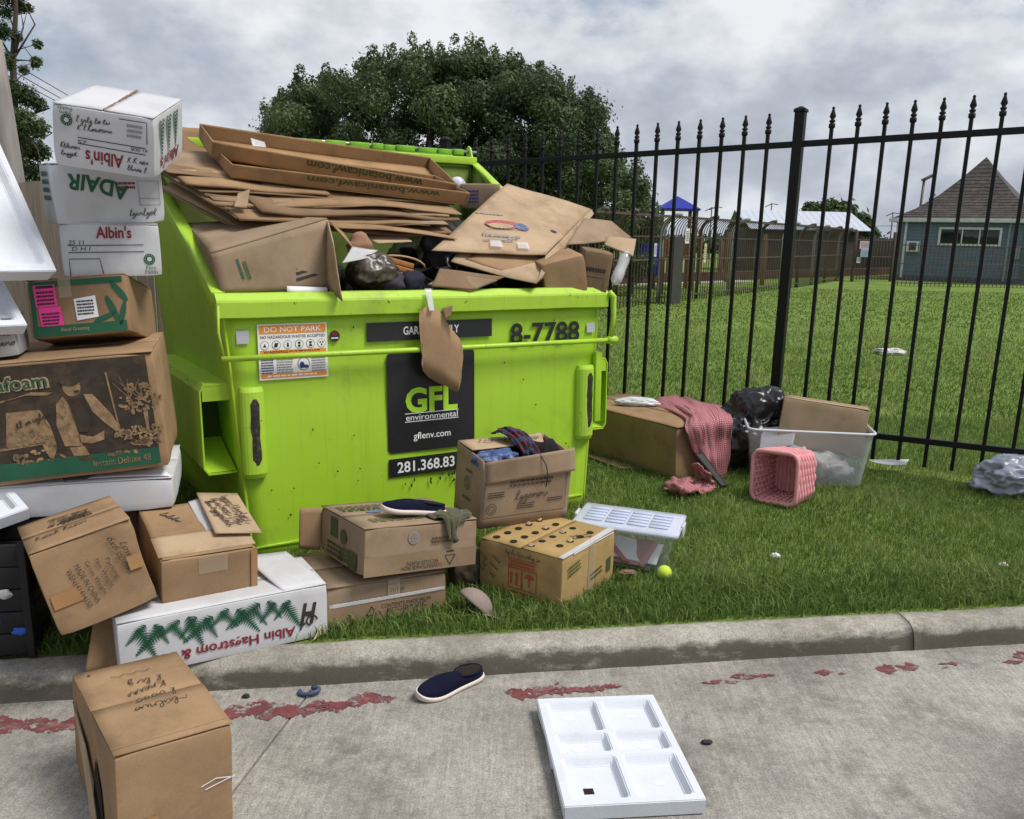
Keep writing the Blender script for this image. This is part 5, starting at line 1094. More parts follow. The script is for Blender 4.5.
# ================================================================== SMALL THINGS
def shoe(label, M, ln=.27):
    """low slip-on trainer: heel at -x, toe at +x, sole down"""
    t = bpy.data.objects.new('shoe', None); col.objects.link(t); t.matrix_world = M; tag(t, label, 'shoe')
    st_ = [(0,.020,.0),(.04,.030,.0),(.12,.034,0),(.25,.033,0),(.40,.034,.001),(.55,.040,.002),(.70,.046,.0),(.82,.044,.0),(.92,.034,.002),(.98,.020,.006),(1,.004,.010)]
    hs = [.050,.054,.050,.050,.058,.066,.062,.053,.045,.036,.028]
    V, Fc = [], []; ns = 16
    for (f, w_, lift), h_ in zip(st_, hs):
        for k in range(ns):
            a = 2*PI*k/ns; c, s = math.cos(a), math.sin(a); y = w_*math.copysign(abs(c)**.7, c)
            z = .018+lift+(h_-.018)*max(0, s)**.75 if s > 0 else .018+lift-.012*(-s)
            cx = (f-.5)*ln; V.append((cx, y+.006*math.sin(f*3), z))
    m_ = len(st_)
    for i in range(m_-1):
        for k in range(ns): Fc.append((i*ns+k, i*ns+(k+1) % ns, (i+1)*ns+(k+1) % ns, (i+1)*ns+k))
    Fc += [tuple(range(ns)), tuple(range(m_*ns-1, (m_-1)*ns-1, -1))]
    o = obj('upper', V, Fc, navy, t, True); md = o.modifiers.new('s', 'SUBSURF'); md.levels = 1; md.render_levels = 2
    bm = bmesh.new(); bm.from_mesh(o.data); bmesh.ops.recalc_face_normals(bm, faces=bm.faces); bm.to_mesh(o.data); bm.free()
    V, Fc = [], []
    for (f, w_, lift) in st_:
        ws = w_*1.08+.002; rise = .006*(1-min(1, f*5)); cx = (f-.5)*ln*1.035
        for y, z in ((-ws,.002+lift),(-ws*1.02,.024+lift+rise),(-ws*.8,.027+lift+rise),(ws*.8,.027+lift+rise),(ws*1.02,.024+lift+rise),(ws,.002+lift),(0,0+lift)): V.append((cx, y+.006*math.sin(f*3), z))
    for i in range(m_-1):
        for k in range(7): Fc.append((i*7+k, i*7+(k+1) % 7, (i+1)*7+(k+1) % 7, (i+1)*7+k))
    Fc += [tuple(range(7)), tuple(range(m_*7-1, (m_-1)*7-1, -1))]
    o = obj('sole', V, Fc, sole_w, t, True)
    bm = bmesh.new(); bm.from_mesh(o.data); bmesh.ops.recalc_face_normals(bm, faces=bm.faces); bm.to_mesh(o.data); bm.free()
    md = o.modifiers.new('s', 'SUBSURF'); md.levels = 1; md.render_levels = 2
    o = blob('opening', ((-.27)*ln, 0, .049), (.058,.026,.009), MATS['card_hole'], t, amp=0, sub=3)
    V, Fc = tube_data([((-.27)*ln+.060*math.cos(a_), .029*math.sin(a_), .053+.004*math.cos(a_)) for a_ in [2*PI*i/20 for i in range(20)]], .0035, 6, True); obj('collar', V, Fc, navy, t, True)
    return t
a, b = onz(418,702,ROAD), onz(478,679,ROAD); c = (a+b)/2; yw = math.atan2((a-b).y, (a-b).x)
shoe('navy slip-on shoe with pale sole lying on the concrete by the kerb', Matrix.Translation((c.x, c.y+.01, ROAD+.004)) @ Matrix.Rotation(yw, 4, 'Z') @ Matrix.Rotation(rad(-14), 4, 'X'), .275)
LM = Matrix.Translation((-.502,3.453,.178)) @ euler_m(34.2,-3.5,4.6).to_4x4()
shoe('navy slip-on shoe resting on the stacked brown carton', LM @ Matrix.Translation((.02,-.09,.200)) @ Matrix.Rotation(rad(172), 4, 'Z') @ Matrix.Rotation(rad(-6), 4, 'Y'), .27)
lw = lambda x, y, z: LM @ Vector((x, y, z))
cloth('olive_cloth', [[lw(.06,-.14,.200),lw(.12,-.10,.215),lw(.20,-.08,.21),lw(.25,-.10,.205)], [lw(.06,-.19,.202),lw(.11,-.17,.222),lw(.17,-.15,.205),lw(.24,-.16,.215)], [lw(.085,-.225,.203),lw(.12,-.228,.215),lw(.16,-.205,.206),lw(.23,-.205,.206)], [lw(.105,-.238,.145),lw(.135,-.242,.14),lw(.155,-.225,.19),lw(.20,-.222,.201)], [lw(.115,-.240,.115),lw(.145,-.242,.112),lw(.15,-.232,.17),lw(.19,-.228,.19)]], olive_cloth, fold=.012, seed=5, label='olive knit cloth hanging over the edge of the stacked carton', fs=7)
# grey cap on the grass
cz = Vector((.60,.34,.66)).normalized(); cx_ = Vector((1,-.25,-.55)); cx_ = (cx_-cz*cx_.dot(cz)).normalized(); CPM = Matrix((cx_, cz.cross(cx_), cz)).transposed()
cap = thing('cap', 'grey brown fabric cap lying on the grass by the kerb', 'cap', onz(474,617,.0)+Vector((0,.01,.045)), CPM)
capm = mat('cap_cloth', (.24,.185,.165), rough=.95, var=.1, fine=.15, fscale=300)
V, Fc = slab_grid(lambda u, v: (.080*math.cos(u*2*PI)*math.cos(v*1.45), .066*math.sin(u*2*PI)*math.cos(v*1.45), .062*math.sin(v*1.45)), 28, 10, .004); obj('crown', V, Fc, capm, cap, True)
V, Fc = slab_grid(lambda u, v: ((.070+.060*v)*math.cos((u-.5)*1.7)+.0, (.064+.012*v)*math.sin((u-.5)*2.2), .012+.02*v-.02*((u-.5)*2)**2), 14, 6, .004); obj('brim', V, Fc, capm, cap, True)
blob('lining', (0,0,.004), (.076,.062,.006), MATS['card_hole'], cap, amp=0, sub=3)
# foam tray on the road and its like on the left
def foam_tray(label, M, L_=.41, W_=.585, H_=.05, group=None, one=False):
    t = bpy.data.objects.new('foam_tray', None); col.objects.link(t); t.matrix_world = M; tag(t, label, 'foam tray', group)
    xs = [-L_/2, -L_/2+.028, -L_/2+.042, -.022, -.010, .010, .022, L_/2-.042, L_/2-.028, L_/2]
    ys = [-W_/2, -W_/2+.030, -W_/2+.045, -.075, -.060, -.032, -.018, .055, .069, .085, .099, W_/2-.045, W_/2-.030, W_/2]
    xf = [0,0,1,1,0,0,1,1,0,0]; yf = [0,0,1,1,0,0,1,1,0,0,1,1,0,0]
    if one: xf, yf = [0,0]+[1]*6+[0,0], [0,0]+[1]*10+[0,0]
    V = []; idx = {}
    for i, x in enumerate(xs):
        for j, y in enumerate(ys):
            z = H_-(.026*min(xf[i], yf[j])); idx[i, j] = len(V); V.append((x, y, z))
    hx, hy = 2, 2; Fc = []
    for i in range(len(xs)-1):
        for j in range(len(ys)-1):
            Fc.append((idx[i,j], idx[i+1,j], idx[i+1,j+1], idx[i,j+1]))
    bm = bmesh.new(); vv = [bm.verts.new(v) for v in V]; [bm.faces.new([vv[k] for k in f]) for f in Fc]
    # skirt with feet: side walls run down, notched
    per = [(i,0) for i in range(len(xs))]+[(len(xs)-1,j) for j in range(1,len(ys))]+[(i,len(ys)-1) for i in range(len(xs)-2,-1,-1)]+[(0,j) for j in range(len(ys)-2,0,-1)]
    low = []
    for (i, j) in per:
        x, y = xs[i], ys[j]; foot = not (.22 < abs(x)/(L_/2) < .62 and j in (0, len(ys)-1)) and not (.15 < abs(y)/(W_/2) < .45 and i in (0, len(xs)-1)); low.append(bm.verts.new((x*.985, y*.985, 0 if foot else .018)))
    for k in range(len(per)):
        a, b_ = per[k], per[(k+1) % len(per)]; bm.faces.new((vv[idx[b_]], vv[idx[a]], low[k], low[(k+1) % len(per)]))
    bm.faces.new(low[::-1]); bmesh.ops.recalc_face_normals(bm, faces=bm.faces)
    bmesh.ops.bevel(bm, geom=[e_ for e_ in bm.edges if e_.calc_face_angle(0) > .5], offset=.003, segments=2, affect='EDGES')
    body = from_bm('body', bm, foam, t, False)
    if one: return t
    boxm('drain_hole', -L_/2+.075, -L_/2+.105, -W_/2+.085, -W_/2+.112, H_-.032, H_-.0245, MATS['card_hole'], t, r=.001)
    for x, y in ((-.105,.20),(.105,.20),(-.105,.018),(.105,.018),(-.105,-.17),(.105,-.17)):
        poly(t, (Vector((0,0,H_-.0255)), Vector((1,0,0)), Vector((0,1,0))), ellipse(x, y, .02, .014, 12), mat('foam_mark', (.70,.73,.79), rough=.8), 'moulded_mark')
    return t
foam_tray('white foam tray with six pockets lying on the driveway', Matrix.Translation((.316,2.466,ROAD+.002)) @ Matrix.Rotation(rad(6.65), 4, 'Z'), group='white foam trays')
def leaning_tray(label, corner, toward, bias, **k):
    c = atY(*corner); A = (atY(*toward)-c).normalized(); n_ = ((CAM_C-c).normalized()+Vector(bias)); n_ = (n_-A*n_.dot(A)).normalized(); X = A.cross(n_)
    L_, W_ = k.get('L_', .41), k.get('W_', .585)
    ctr = c-X*L_/2+A*W_/2-n_*.05
    M = Matrix((X, A, n_)).transposed().to_4x4(); M.translation = ctr
    return foam_tray(label, M, group='white foam trays', **k)
leaning_tray('white foam tray leaning against the carton tower, upper one', (55,274,3.22), (-10,128,3.42), (.9,0,.1), one=True, H_=.07)
leaning_tray('white foam tray lying behind the pink-labelled carton, lower one', (28,325,3.15), (-12,252,3.35), (.6,0,.5), L_=.36, W_=.5, one=True)
leaning_tray('broken foam tray corner poking out beside the tipped carton', (29,508,3.02), (10,486,3.12), (.1,0,.9), L_=.30, W_=.30, one=True)
t = carton('carton', 'grey scribbled carton at the left edge below the foam trays', [-2.0,3.22,1.02,20,0,-6,.30,.25,.14], mat('grey_card', (.36,.36,.37), rough=.8), seed=31); scrawl(t, face(.30,.25,.14,'F',.002), .06, 0, .16, .08, ink_pen, seed=9, lines=2)
# black crate with blue and white scraps
ck = thing('black_crate', 'black plastic crate holding blue scraps at the left edge', 'crate', (-1.93,2.95,.01), euler_m(12,0,0)); ckm = mat('black_plastic', (.014,.014,.016), rough=.45, var=.2)
for x0, x1, y0, y1 in ((-.20,.20,-.15,-.135),(-.20,.20,.135,.15),(-.20,-.185,-.134,.134),(.185,.20,-.134,.134)):
    for k in range(5): boxm('slat', x0, x1, y0, y1, .01+.082*k, .088+.082*k, ckm, ck)
for x, y in ((-.20,-.15),(.20,-.15),(-.20,.15),(.20,.15)): boxm('corner_post', x-.012, x+.012, y-.012, y+.012, 0, .425, ckm, ck)
boxm('base_panel', -.183,.183,-.133,.133,.0,.012, ckm, ck)
for i, (x, z, c_) in enumerate(((-.02,.14,(.02,.09,.45)),(.07,.10,(.03,.12,.5)),(.03,.24,(.5,.5,.52)),(-.10,.20,(.02,.07,.35)))):
    o = blob('scrap', (0,0,0), (.022,.006,.013), mat('scrap%d' % i, c_, rough=.5), None, seed=i+11, amp=.5, sub=3, ridge=.3); o.matrix_world = ck.matrix_world @ Matrix.Translation((x+.10,-.155,z)); tag(o, ['bright blue plastic scrap low on the black crate', 'blue plastic scrap at the right of the black crate', 'white paper scrap on the black crate front', 'dark blue scrap at the left of the black crate'][i], 'scrap')

# big carton by the fence
P_ = [.909,5.977,0.004,-55.2,.5,-.6,1.121,.575,.34]; L_, W_, H_ = P_[6:]
t = carton('carton', 'long closed brown carton by the fence, under the gingham cloth', P_, kraft, seed=14, dent=.008)
sheet('bottom_flap', [(-.5,-W_/2-.02,.012),(.25,-W_/2-.02,.012),(.20,-W_/2-.14,.02),(-.5,-W_/2-.12,.03)], .005, kraft_dk, t, warp=.006, seed=4)
PM = Matrix.Translation(P_[:3]) @ euler_m(*P_[3:6]).to_4x4(); pw = lambda x, y, z: PM @ Vector((x, y, z)); hL, hW = L_/2, W_/2
sheet('end_flap', [(hL+.006,.02,.02),(hL+.006,hW,.02),(hL+.05,hW+.02,.16),(hL+.012,.02,.17)], .004, kraft, t, warp=.004, seed=2)
def gingham():
    m = mat('red_gingham', (.5,.1,.12), rough=.95); n, l = m.node_tree.nodes, m.node_tree.links; b = n['Principled BSDF']
    uv = n.new('ShaderNodeUVMap'); sp = n.new('ShaderNodeSeparateXYZ'); l.new(uv.outputs[0], sp.inputs[0]); outs = []
    for ax, k in (('X', 40), ('Y', 66)):
        q = n.new('ShaderNodeMath'); q.operation = 'MULTIPLY'; q.inputs[1].default_value = k; l.new(sp.outputs[ax], q.inputs[0]); r = n.new('ShaderNodeMath'); r.operation = 'FRACT'; l.new(q.outputs[0], r.inputs[0]); g_ = n.new('ShaderNodeMath'); g_.operation = 'GREATER_THAN'; g_.inputs[1].default_value = .5; l.new(r.outputs[0], g_.inputs[0]); outs.append(g_.outputs[0])
    ad = n.new('ShaderNodeMath'); l.new(outs[0], ad.inputs[0]); l.new(outs[1], ad.inputs[1]); hf = n.new('ShaderNodeMath'); hf.operation = 'MULTIPLY'; hf.inputs[1].default_value = .5; l.new(ad.outputs[0], hf.inputs[0])
    cr_ = n.new('ShaderNodeValToRGB'); e = cr_.color_ramp.elements; e[0].color = (.48,.33,.34,1); e[1].color = (.27,.035,.05,1); q = e.new(.5); q.color = (.36,.11,.13,1); l.new(hf.outputs[0], cr_.inputs[0]); l.new(cr_.outputs[0], b.inputs['Base Color']); return m
gm = gingham()
def pxf(u, v, p0, n_):
    d = ray(u, v); return CAM_C+d*((Vector(p0)-CAM_C).dot(n_)/d.dot(n_))
endn = (PM.to_3x3() @ Vector((1,0,0))); endp = pw(hL+.03, 0, 0); top = lambda u, v, z=H_+.02: onz(u, v, z); end = lambda u, v, o_=0: pxf(u, v, endp+endn*o_, endn)
cloth('gingham_cloth', [[top(652,401,H_+.012),top(668,396,H_+.03),top(686,397,H_+.02),top(692,401,H_+.012)], [top(664,408,H_+.012),top(678,403,H_+.045),top(694,402,H_+.03),top(712,406,H_+.015)], [top(684,419,H_+.012),top(692,413,H_+.055),top(706,408,H_+.05),top(724,406,H_+.02)], [end(686,428,.01),end(698,424,.04),end(712,420,.04),end(732,418,.02)], [end(691,446,.01),end(703,446,.04),end(715,443,.03),end(731,440,.02)], [end(700,458,.02),end(708,464,.06),end(717,464,.05),end(729,462,.03)], [end(713,474,.05),end(718,480,.09),end(722,484,.07),end(727,488,.04)]], gm, fold=.02, nu=36, nv=60, seed=3, label='red and white gingham cloth draped over the long carton', fs=8)
cloth('gingham_cloth', [[onz(663,484,.03),onz(672,478,.05),onz(688,478,.05),onz(712,482,.04)], [onz(667,490,.04),onz(680,486,.09),onz(696,484,.07),onz(716,486,.04)], [onz(678,494,.02),onz(690,493,.04),onz(704,492,.03),onz(715,491,.02)]], gm, fold=.03, nu=26, nv=20, seed=8, label='bunched end of red gingham cloth on the grass', fs=7)
cloth('gingham_cloth', [[onz(690,466,.16),onz(698,463,.20),onz(708,474,.14)], [onz(694,474,.10),onz(702,472,.14),onz(712,480,.09)], [onz(698,482,.05),onz(706,481,.07),onz(714,483,.05)]], gm, fold=.02, nu=16, nv=16, seed=4, label='small pink fold of gingham standing beside the black strap', fs=6)
a, b = end(698,454,.10), onz(724,487,.03); mid = (a+b)/2+Vector((-.02,-.03,.0)); sdir = Vector((.03,.012,.0))
o = sheet('black_strap', [a-sdir, a+sdir, b+sdir*.7, b-sdir*.7], .012, mat('black_rubber', (.015,.014,.013), rough=.6), None, warp=.006, seed=3, nu=4, nv=20); tag(o, 'black strap hanging down beside the gingham cloth', 'strap')
o = blob('paper_bag', (0,0,0), (.135,.055,.03), mat('white_wrap', (.62,.64,.68), rough=.4, var=.15, vscale=20), None, seed=4, amp=.2, sub=4, ridge=.25); o.location = onz(637,402,H_+.03); o.rotation_euler.z = rad(-8); tag(o, 'white plastic wrapped bundle on top of the long carton', 'bundle')
# black rubbish bag by the fence post
o = blob('rubbish_bag', (0,0,0), (.27,.22,.25), bag_black, None, seed=6, amp=.40, sub=6, scale=3.0, ridge=.17, flat=-.24); o.location = Vector((atY(757,425,5.80).x, 5.80, .25)); o.rotation_euler.z = rad(20); tag(o, 'black rubbish bag slumped against the fence post', 'rubbish bag')
# open storage bin with a carton and papers in it
def bin_walls(t, L_, W_, H_, tap, m, rimm, rimw=.02, nring=7):
    """tapered bin with rounded corners: wall shell, floor and rolled rim"""
    def ring(f, z, grow=0):
        hx, hy, r_ = L_/2-tap*(1-f)+grow, W_/2-tap*(1-f)+grow, .05; out = []
        for cx, cy, a0 in ((hx-r_,hy-r_,0),(-hx+r_,hy-r_,90),(-hx+r_,-hy+r_,180),(hx-r_,-hy+r_,270)):
            for i in range(6): a_ = rad(a0+90*i/5); out.append(Vector((cx+r_*math.cos(a_), cy+r_*math.sin(a_), z)))
        return out
    V, Fc = [], []; rings = [ring(f, .006+(H_-.006)*f) for f in (0,.04,.25,.5,.75,.92,1)]; k = len(rings[0])
    for r_ in rings: V += r_
    for i in range(len(rings)-1):
        for j in range(k): Fc.append((i*k+j, i*k+(j+1) % k, (i+1)*k+(j+1) % k, (i+1)*k+j))
    Fc.append(tuple(range(k-1, -1, -1)))
    o = obj('wall', V, Fc, m, t, True); md = o.modifiers.new('s', 'SOLIDIFY'); md.thickness = .0025; md.offset = 0
    tube('rim', ring(1, H_, .006), .009, rimm, t, 6, True); return o
P_ = [1.838,5.468,0.003,-9,0,-.6,.746,.40,.354]; L_, W_, H_ = P_[6:]
t = thing('storage_bin', 'open milky plastic storage bin holding a carton and crumpled paper', 'storage bin', P_[:3], euler_m(*P_[3:6])); QM = t.matrix_world.copy(); QM = Matrix.Translation(P_[:3]) @ euler_m(*P_[3:6]).to_4x4()
bin_walls(t, L_, W_, H_, .045, milky_pl, rim_pl)
rn = random.Random(2)
for i in range(7):
    o = blob('crumpled_paper', (0,0,0), (rn.uniform(.06,.085),rn.uniform(.05,.07),rn.uniform(.05,.07)), paper_w, None, seed=i+30, amp=.4, sub=3, scale=4, ridge=.5); o.matrix_world = QM @ Matrix.Translation((-.19+.065*i,-.05+.05*(i % 2),.085+.03*(i % 3))); tag(o, 'crumpled white paper at the bottom of the milky bin', 'paper', 'crumpled papers in the milky bin')
o = sheet('plastic_sheet', [(-.30,-.10,.22),(-.10,-.12,.26),(-.06,.02,.36),(-.28,.05,.33)], .002, film, None, warp=.03, seed=3, nu=14, nv=12); o.matrix_world = QM; tag(o, 'crinkled clear plastic sheet sticking up inside the milky bin', 'plastic sheet')
Rb = carton('carton', 'plain brown carton standing tilted in the milky storage bin', [1.925,5.50,.205,-17,-4,5,.52,.19,.30], kraft_lt, seed=16)
# pink woven basket on its side, mouth towards the camera
P_ = [1.571,4.995,.004,-40.8,-4.0,-3.0,.274,.279,.297]; L_, W_, H_ = P_[6:]
t = thing('woven_basket', 'pink woven square basket lying on its side on the grass', 'basket', P_[:3], euler_m(*P_[3:6]))
def sq(y, hx, hz, r_, n_=7):
    out = []
    for cx, cz, a0 in ((hx-r_,hz-r_,0),(-hx+r_,hz-r_,90),(-hx+r_,-hz+r_,180),(hx-r_,-hz+r_,270)):
        for i in range(n_): a_ = rad(a0+90*i/(n_-1)); out.append((cx+r_*math.cos(a_), y, H_/2+cz+r_*math.sin(a_)))
    return out
def dens(pts, n_):
    P2 = [Vector(p) for p in pts]; L2 = [(P2[(i+1) % len(P2)]-P2[i]).length for i in range(len(P2))]; tot = sum(L2); out = []
    for k in range(n_):
        s_ = tot*k/n_; i = 0
        while s_ > L2[i]: s_ -= L2[i]; i += 1
        out.append(P2[i].lerp(P2[(i+1) % len(P2)], s_/L2[i]))
    return out
nb = 12
for k in range(nb):
    y = -W_/2+.02+(W_-.03)*k/(nb-1); sh = 1-.10*(k/(nb-1)); base = dens(sq(y, L_/2*sh, H_/2*sh, .05), 96); ctr = Vector((0, y, H_/2)); pts = []
    for i, p in enumerate(base): pts.append(p+(p-ctr).normalized()*(.006*math.sin(i*PI/4+k*PI)))
    V, Fc = tube_data(pts, .0115, 6, True); obj('weave_strand', V, Fc, pink_weave, t, True)
for k in range(28):
    b0, b1 = dens(sq(-W_/2+.01, L_/2-.012, H_/2-.012, .05), 28)[k], dens(sq(W_/2-.01, L_/2*.9-.012, H_/2*.9-.012, .05), 28)[k]
    tube('stake', [b0, b1], .006, pink_weave, t, 5)
V, Fc = tube_data(dens(sq(-W_/2+.004, L_/2, H_/2, .05), 60), .013, 8, True); obj('rim', V, Fc, pink_weave, t, True)
for k in range(9): boxm('base_slat', -L_/2*.86+k*L_*.86/9+.001, -L_/2*.86+(k+1)*L_*.86/9-.002, W_/2-.02, W_/2-.008, H_/2-H_*.43, H_/2+H_*.43, pink_weave, t)
# clear lidded tub
P_ = [.524,3.93,.012,-17,0,1,.470,.300,.205]; L_, W_, H_ = P_[6:]
t = thing('storage_tub', 'clear plastic tub with ribbed bluish lid on the grass', 'storage tub', P_[:3], euler_m(*P_[3:6])); OM = Matrix.Translation(P_[:3]) @ euler_m(*P_[3:6]).to_4x4()
bin_walls(t, L_-.02, W_-.02, H_-.02, .035, clear_pl, rim_pl)
ld = rbox('lid', L_+.025, W_+.025, .022, clear_lid, t, r=.010, n=6, M=TM((0,0,H_-.022)))
lr = mat('lid_rib', (.62,.68,.86), rough=.2, spec=.5, alpha=.75)
for k in range(5):
    for j in range(4): boxm('lid_rib', -.20+.102*j, -.112+.102*j, -.105+.043*k, -.075+.043*k, H_+.001, H_+.007, lr, ld, r=.003)
for s in (-1, 1): boxm('latch', s*(L_/2+.017)-.006, s*(L_/2+.017)+.006, -.04, .04, H_-.05, H_+.004, rim_pl, t)
for i, (c4, m, lb) in enumerate([([(-.18,-.10,.03),(.10,-.12,.02),(.14,.04,.10),(-.16,.06,.09)], mat('pink_paper', (.45,.24,.22), rough=.8), 'pinkish folded paper lying inside the clear tub'), ([(-.06,-.10,.05),(.15,-.09,.03),(.16,.05,.08),(-.08,.04,.10)], white_label, 'white card lying at a slant inside the clear tub'), ([(-.19,-.11,.015),(.12,-.115,.015),(.15,.09,.03),(-.18,.1,.03)], mat('grey_paper', (.25,.24,.28), rough=.8), 'grey folder on the floor of the clear tub'), ([(.0,-.118,.03),(.03,-.118,.03),(-.10,-.02,.12),(-.13,-.02,.12)], mat('rose_strip', (.42,.16,.15), rough=.7), 'rose coloured strip inside the clear tub')]):
    o = sheet('paper', c4, .004, m, None, warp=.008, seed=i+3); o.matrix_world = OM; tag(o, lb, 'paper')
o = blob('tennis_ball', (0,0,0), (.033,.033,.033), mat('tennis_felt', (.52,.68,.05), rough=.95, sheen=.4, var=.1), None, amp=0, sub=4); o.location = onz(664,580,0)+Vector((0,.005,.034)); tag(o, 'bright yellow green tennis ball at the corner of the clear tub', 'ball')
# litter
def litter(name, label, c, r_, m, seed, cat='litter', **k):
    o = blob(name, (0,0,0), r_, m, None, seed=seed, amp=.4, sub=5, scale=3, ridge=.45, **k); o.location = c; return tag(o, label, cat)
o = sheet('plastic_scrap', [(-.13,-.03,.01),(.10,-.05,.02),(.14,.04,.05),(-.12,.03,.02)], .002, mat('film_white', (.66,.67,.70), rough=.25, alpha=.75), None, warp=.05, seed=7, nu=18, nv=8); o.location = onz(888,467,.03); o.rotation_euler.z = rad(-10); tag(o, 'crumpled clear plastic scrap on the grass beside the milky bin', 'litter')
litter('plastic_bag', 'grey blue crumpled plastic bag on the grass at the right edge', onz(1022,478,.09), (.22,.15,.10), mat('grey_blue_film', (.34,.38,.46), rough=.25, spec=.6, var=.4, vscale=12, alpha=.85), 5)
litter('paper_bag', 'pale wad of paper on top of the grey blue bag', onz(1019,459,.16), (.10,.07,.05), paper_w, 8)
litter('paper_litter', 'small piece of white paper litter far out on the lawn', onz(890,352,.03), (.17,.09,.045), paper_w, 9)
litter('paper_litter', 'tiny white crumb of litter on the grass before the basket', onz(775,556,.02), (.018,.014,.012), white_label, 3)
litter('paper_litter', 'small white scrap of paper by the grass edge at right', onz(1003,565,.02), (.016,.012,.010), white_label, 4)
litter('brown_leaf', 'dry brown leaf on the grass before the kerb', onz(628,572,.035), (.03,.02,.006), kraft_dk, 6)
o = tube('blue_ring', [onz(309,691,ROAD+.012)+Vector((.035*math.cos(a_),.022*math.sin(a_),.006*math.cos(a_))) for a_ in [PI*.85+1.6*PI*i/14 for i in range(15)]], .008, mat('blue_rubber', (.05,.07,.13), rough=.5), None, 8); tag(o, 'dark blue broken plastic ring in the gutter', 'ring')
litter('dark_crumb', 'small dark crumb on the driveway right of the foam tray', onz(707,742,ROAD+.006), (.014,.009,.005), ink_black, 5)
litter('dark_crumb', 'small dark crumb at the foot of the kerb', onz(246,696,ROAD+.006), (.010,.008,.006), ink_black, 6)

# ================================================================== IRON FENCE
fd = Vector((math.cos(rad(-33.27)), math.sin(rad(-33.27)), 0)); fn_ = Vector((-fd.y, fd.x, 0)); FO = Vector((1.8299, 6.2151, 0))
fup = Vector((0,0,1))+fd*.0123+fn_*-.0204
FM = Matrix((fd+Vector((0,0,.0235)), fn_, fup)).transposed()
fence = thing('iron_fence', 'tall black iron picket fence with spear finials behind the bin', 'fence', FO, None); fence.rotation_euler = (0, 0, rad(-33.27))
fence.rotation_mode = 'XYZ'
def ff(x, y, z): return Matrix.Rotation(rad(33.27), 3, 'Z') @ (FM @ Vector((x, y, z)))       # into the fence's own frame, with its slight lean
SP, GAP = .1649, .0462
def lathe_sq(prof, seg):
    V, Fc = [], []
    for r_, z in prof:
        for k in range(seg): a_ = 2*PI*(k+.5)/seg; V.append(Vector((r_*math.cos(a_), r_*math.sin(a_), z)))
    for i in range(len(prof)-1):
        for k in range(seg): Fc.append((i*seg+k, i*seg+(k+1) % seg, (i+1)*seg+(k+1) % seg, (i+1)*seg+k))
    Fc += [tuple(range(seg-1, -1, -1)), tuple(range((len(prof)-1)*seg, len(prof)*seg))]; return V, Fc
pv, pf = lathe_sq([(.0155,.0),(.0155,2.195)], 4)
fv, ff_ = lathe_sq([(.016,2.195),(.021,2.20),(.021,2.222),(.012,2.228),(.019,2.236),(.019,2.244),(.010,2.250),(.021,2.268),(.014,2.292),(.007,2.312),(.010,2.318),(.008,2.327),(.002,2.330)], 8)
lean = lambda V: [Matrix.Rotation(rad(33.27), 3, 'Z') @ (FM @ (Matrix.Rotation(0, 3, 'Z') @ v)) for v in V]
pm = obj('picket', lean(pv), pf, iron, fence); fm_ = obj('finial', lean(fv), ff_, iron, pm, True)
def offx(i): return (i-8)*SP+(GAP if i > 8 else -GAP)
first = True
for i in list(range(-16, 8))+list(range(9, 26)):
    p = ff(offx(i), 0, .02 if i < 8 else .03)
    if first: pk = pm; first = False
    else:
        pk = pm.copy(); col.objects.link(pk); pk.parent = fence; f2_ = fm_.copy(); col.objects.link(f2_); f2_.parent = pk
    pk.location = p-Vector((0,0,.0))
for h_ in (2.138, .205):
    for xa, xb in ((-5.3, -3.02), (-2.98, -.037), (.037, 3.1)):
        V, Fc = rbox_data(xb-xa, .032, .040, .004, 1); obj('rail', [ff(v[0]+(xa+xb)/2, v[1], v[2]+h_-.02) for v in V], Fc, iron, fence)
for x in (-3.0, 0, 3.14):
    V, Fc = rbox_data(.066, .066, 2.34, .004, 1); o = obj('post', [ff(v[0]+x, v[1], v[2]) for v in V], Fc, iron, fence)
    V, Fc = rbox_data(.080, .080, .014, .003, 1); obj('post_cap', [ff(v[0]+x, v[1], v[2]+2.3405) for v in V], Fc, iron, o)
    V, Fc = lathe_sq([(.056,2.3545),(.050,2.362),(.012,2.378)], 4); obj('post_cap', [ff(v[0]+x, v[1], v[2]) for v in V], Fc, iron, o)

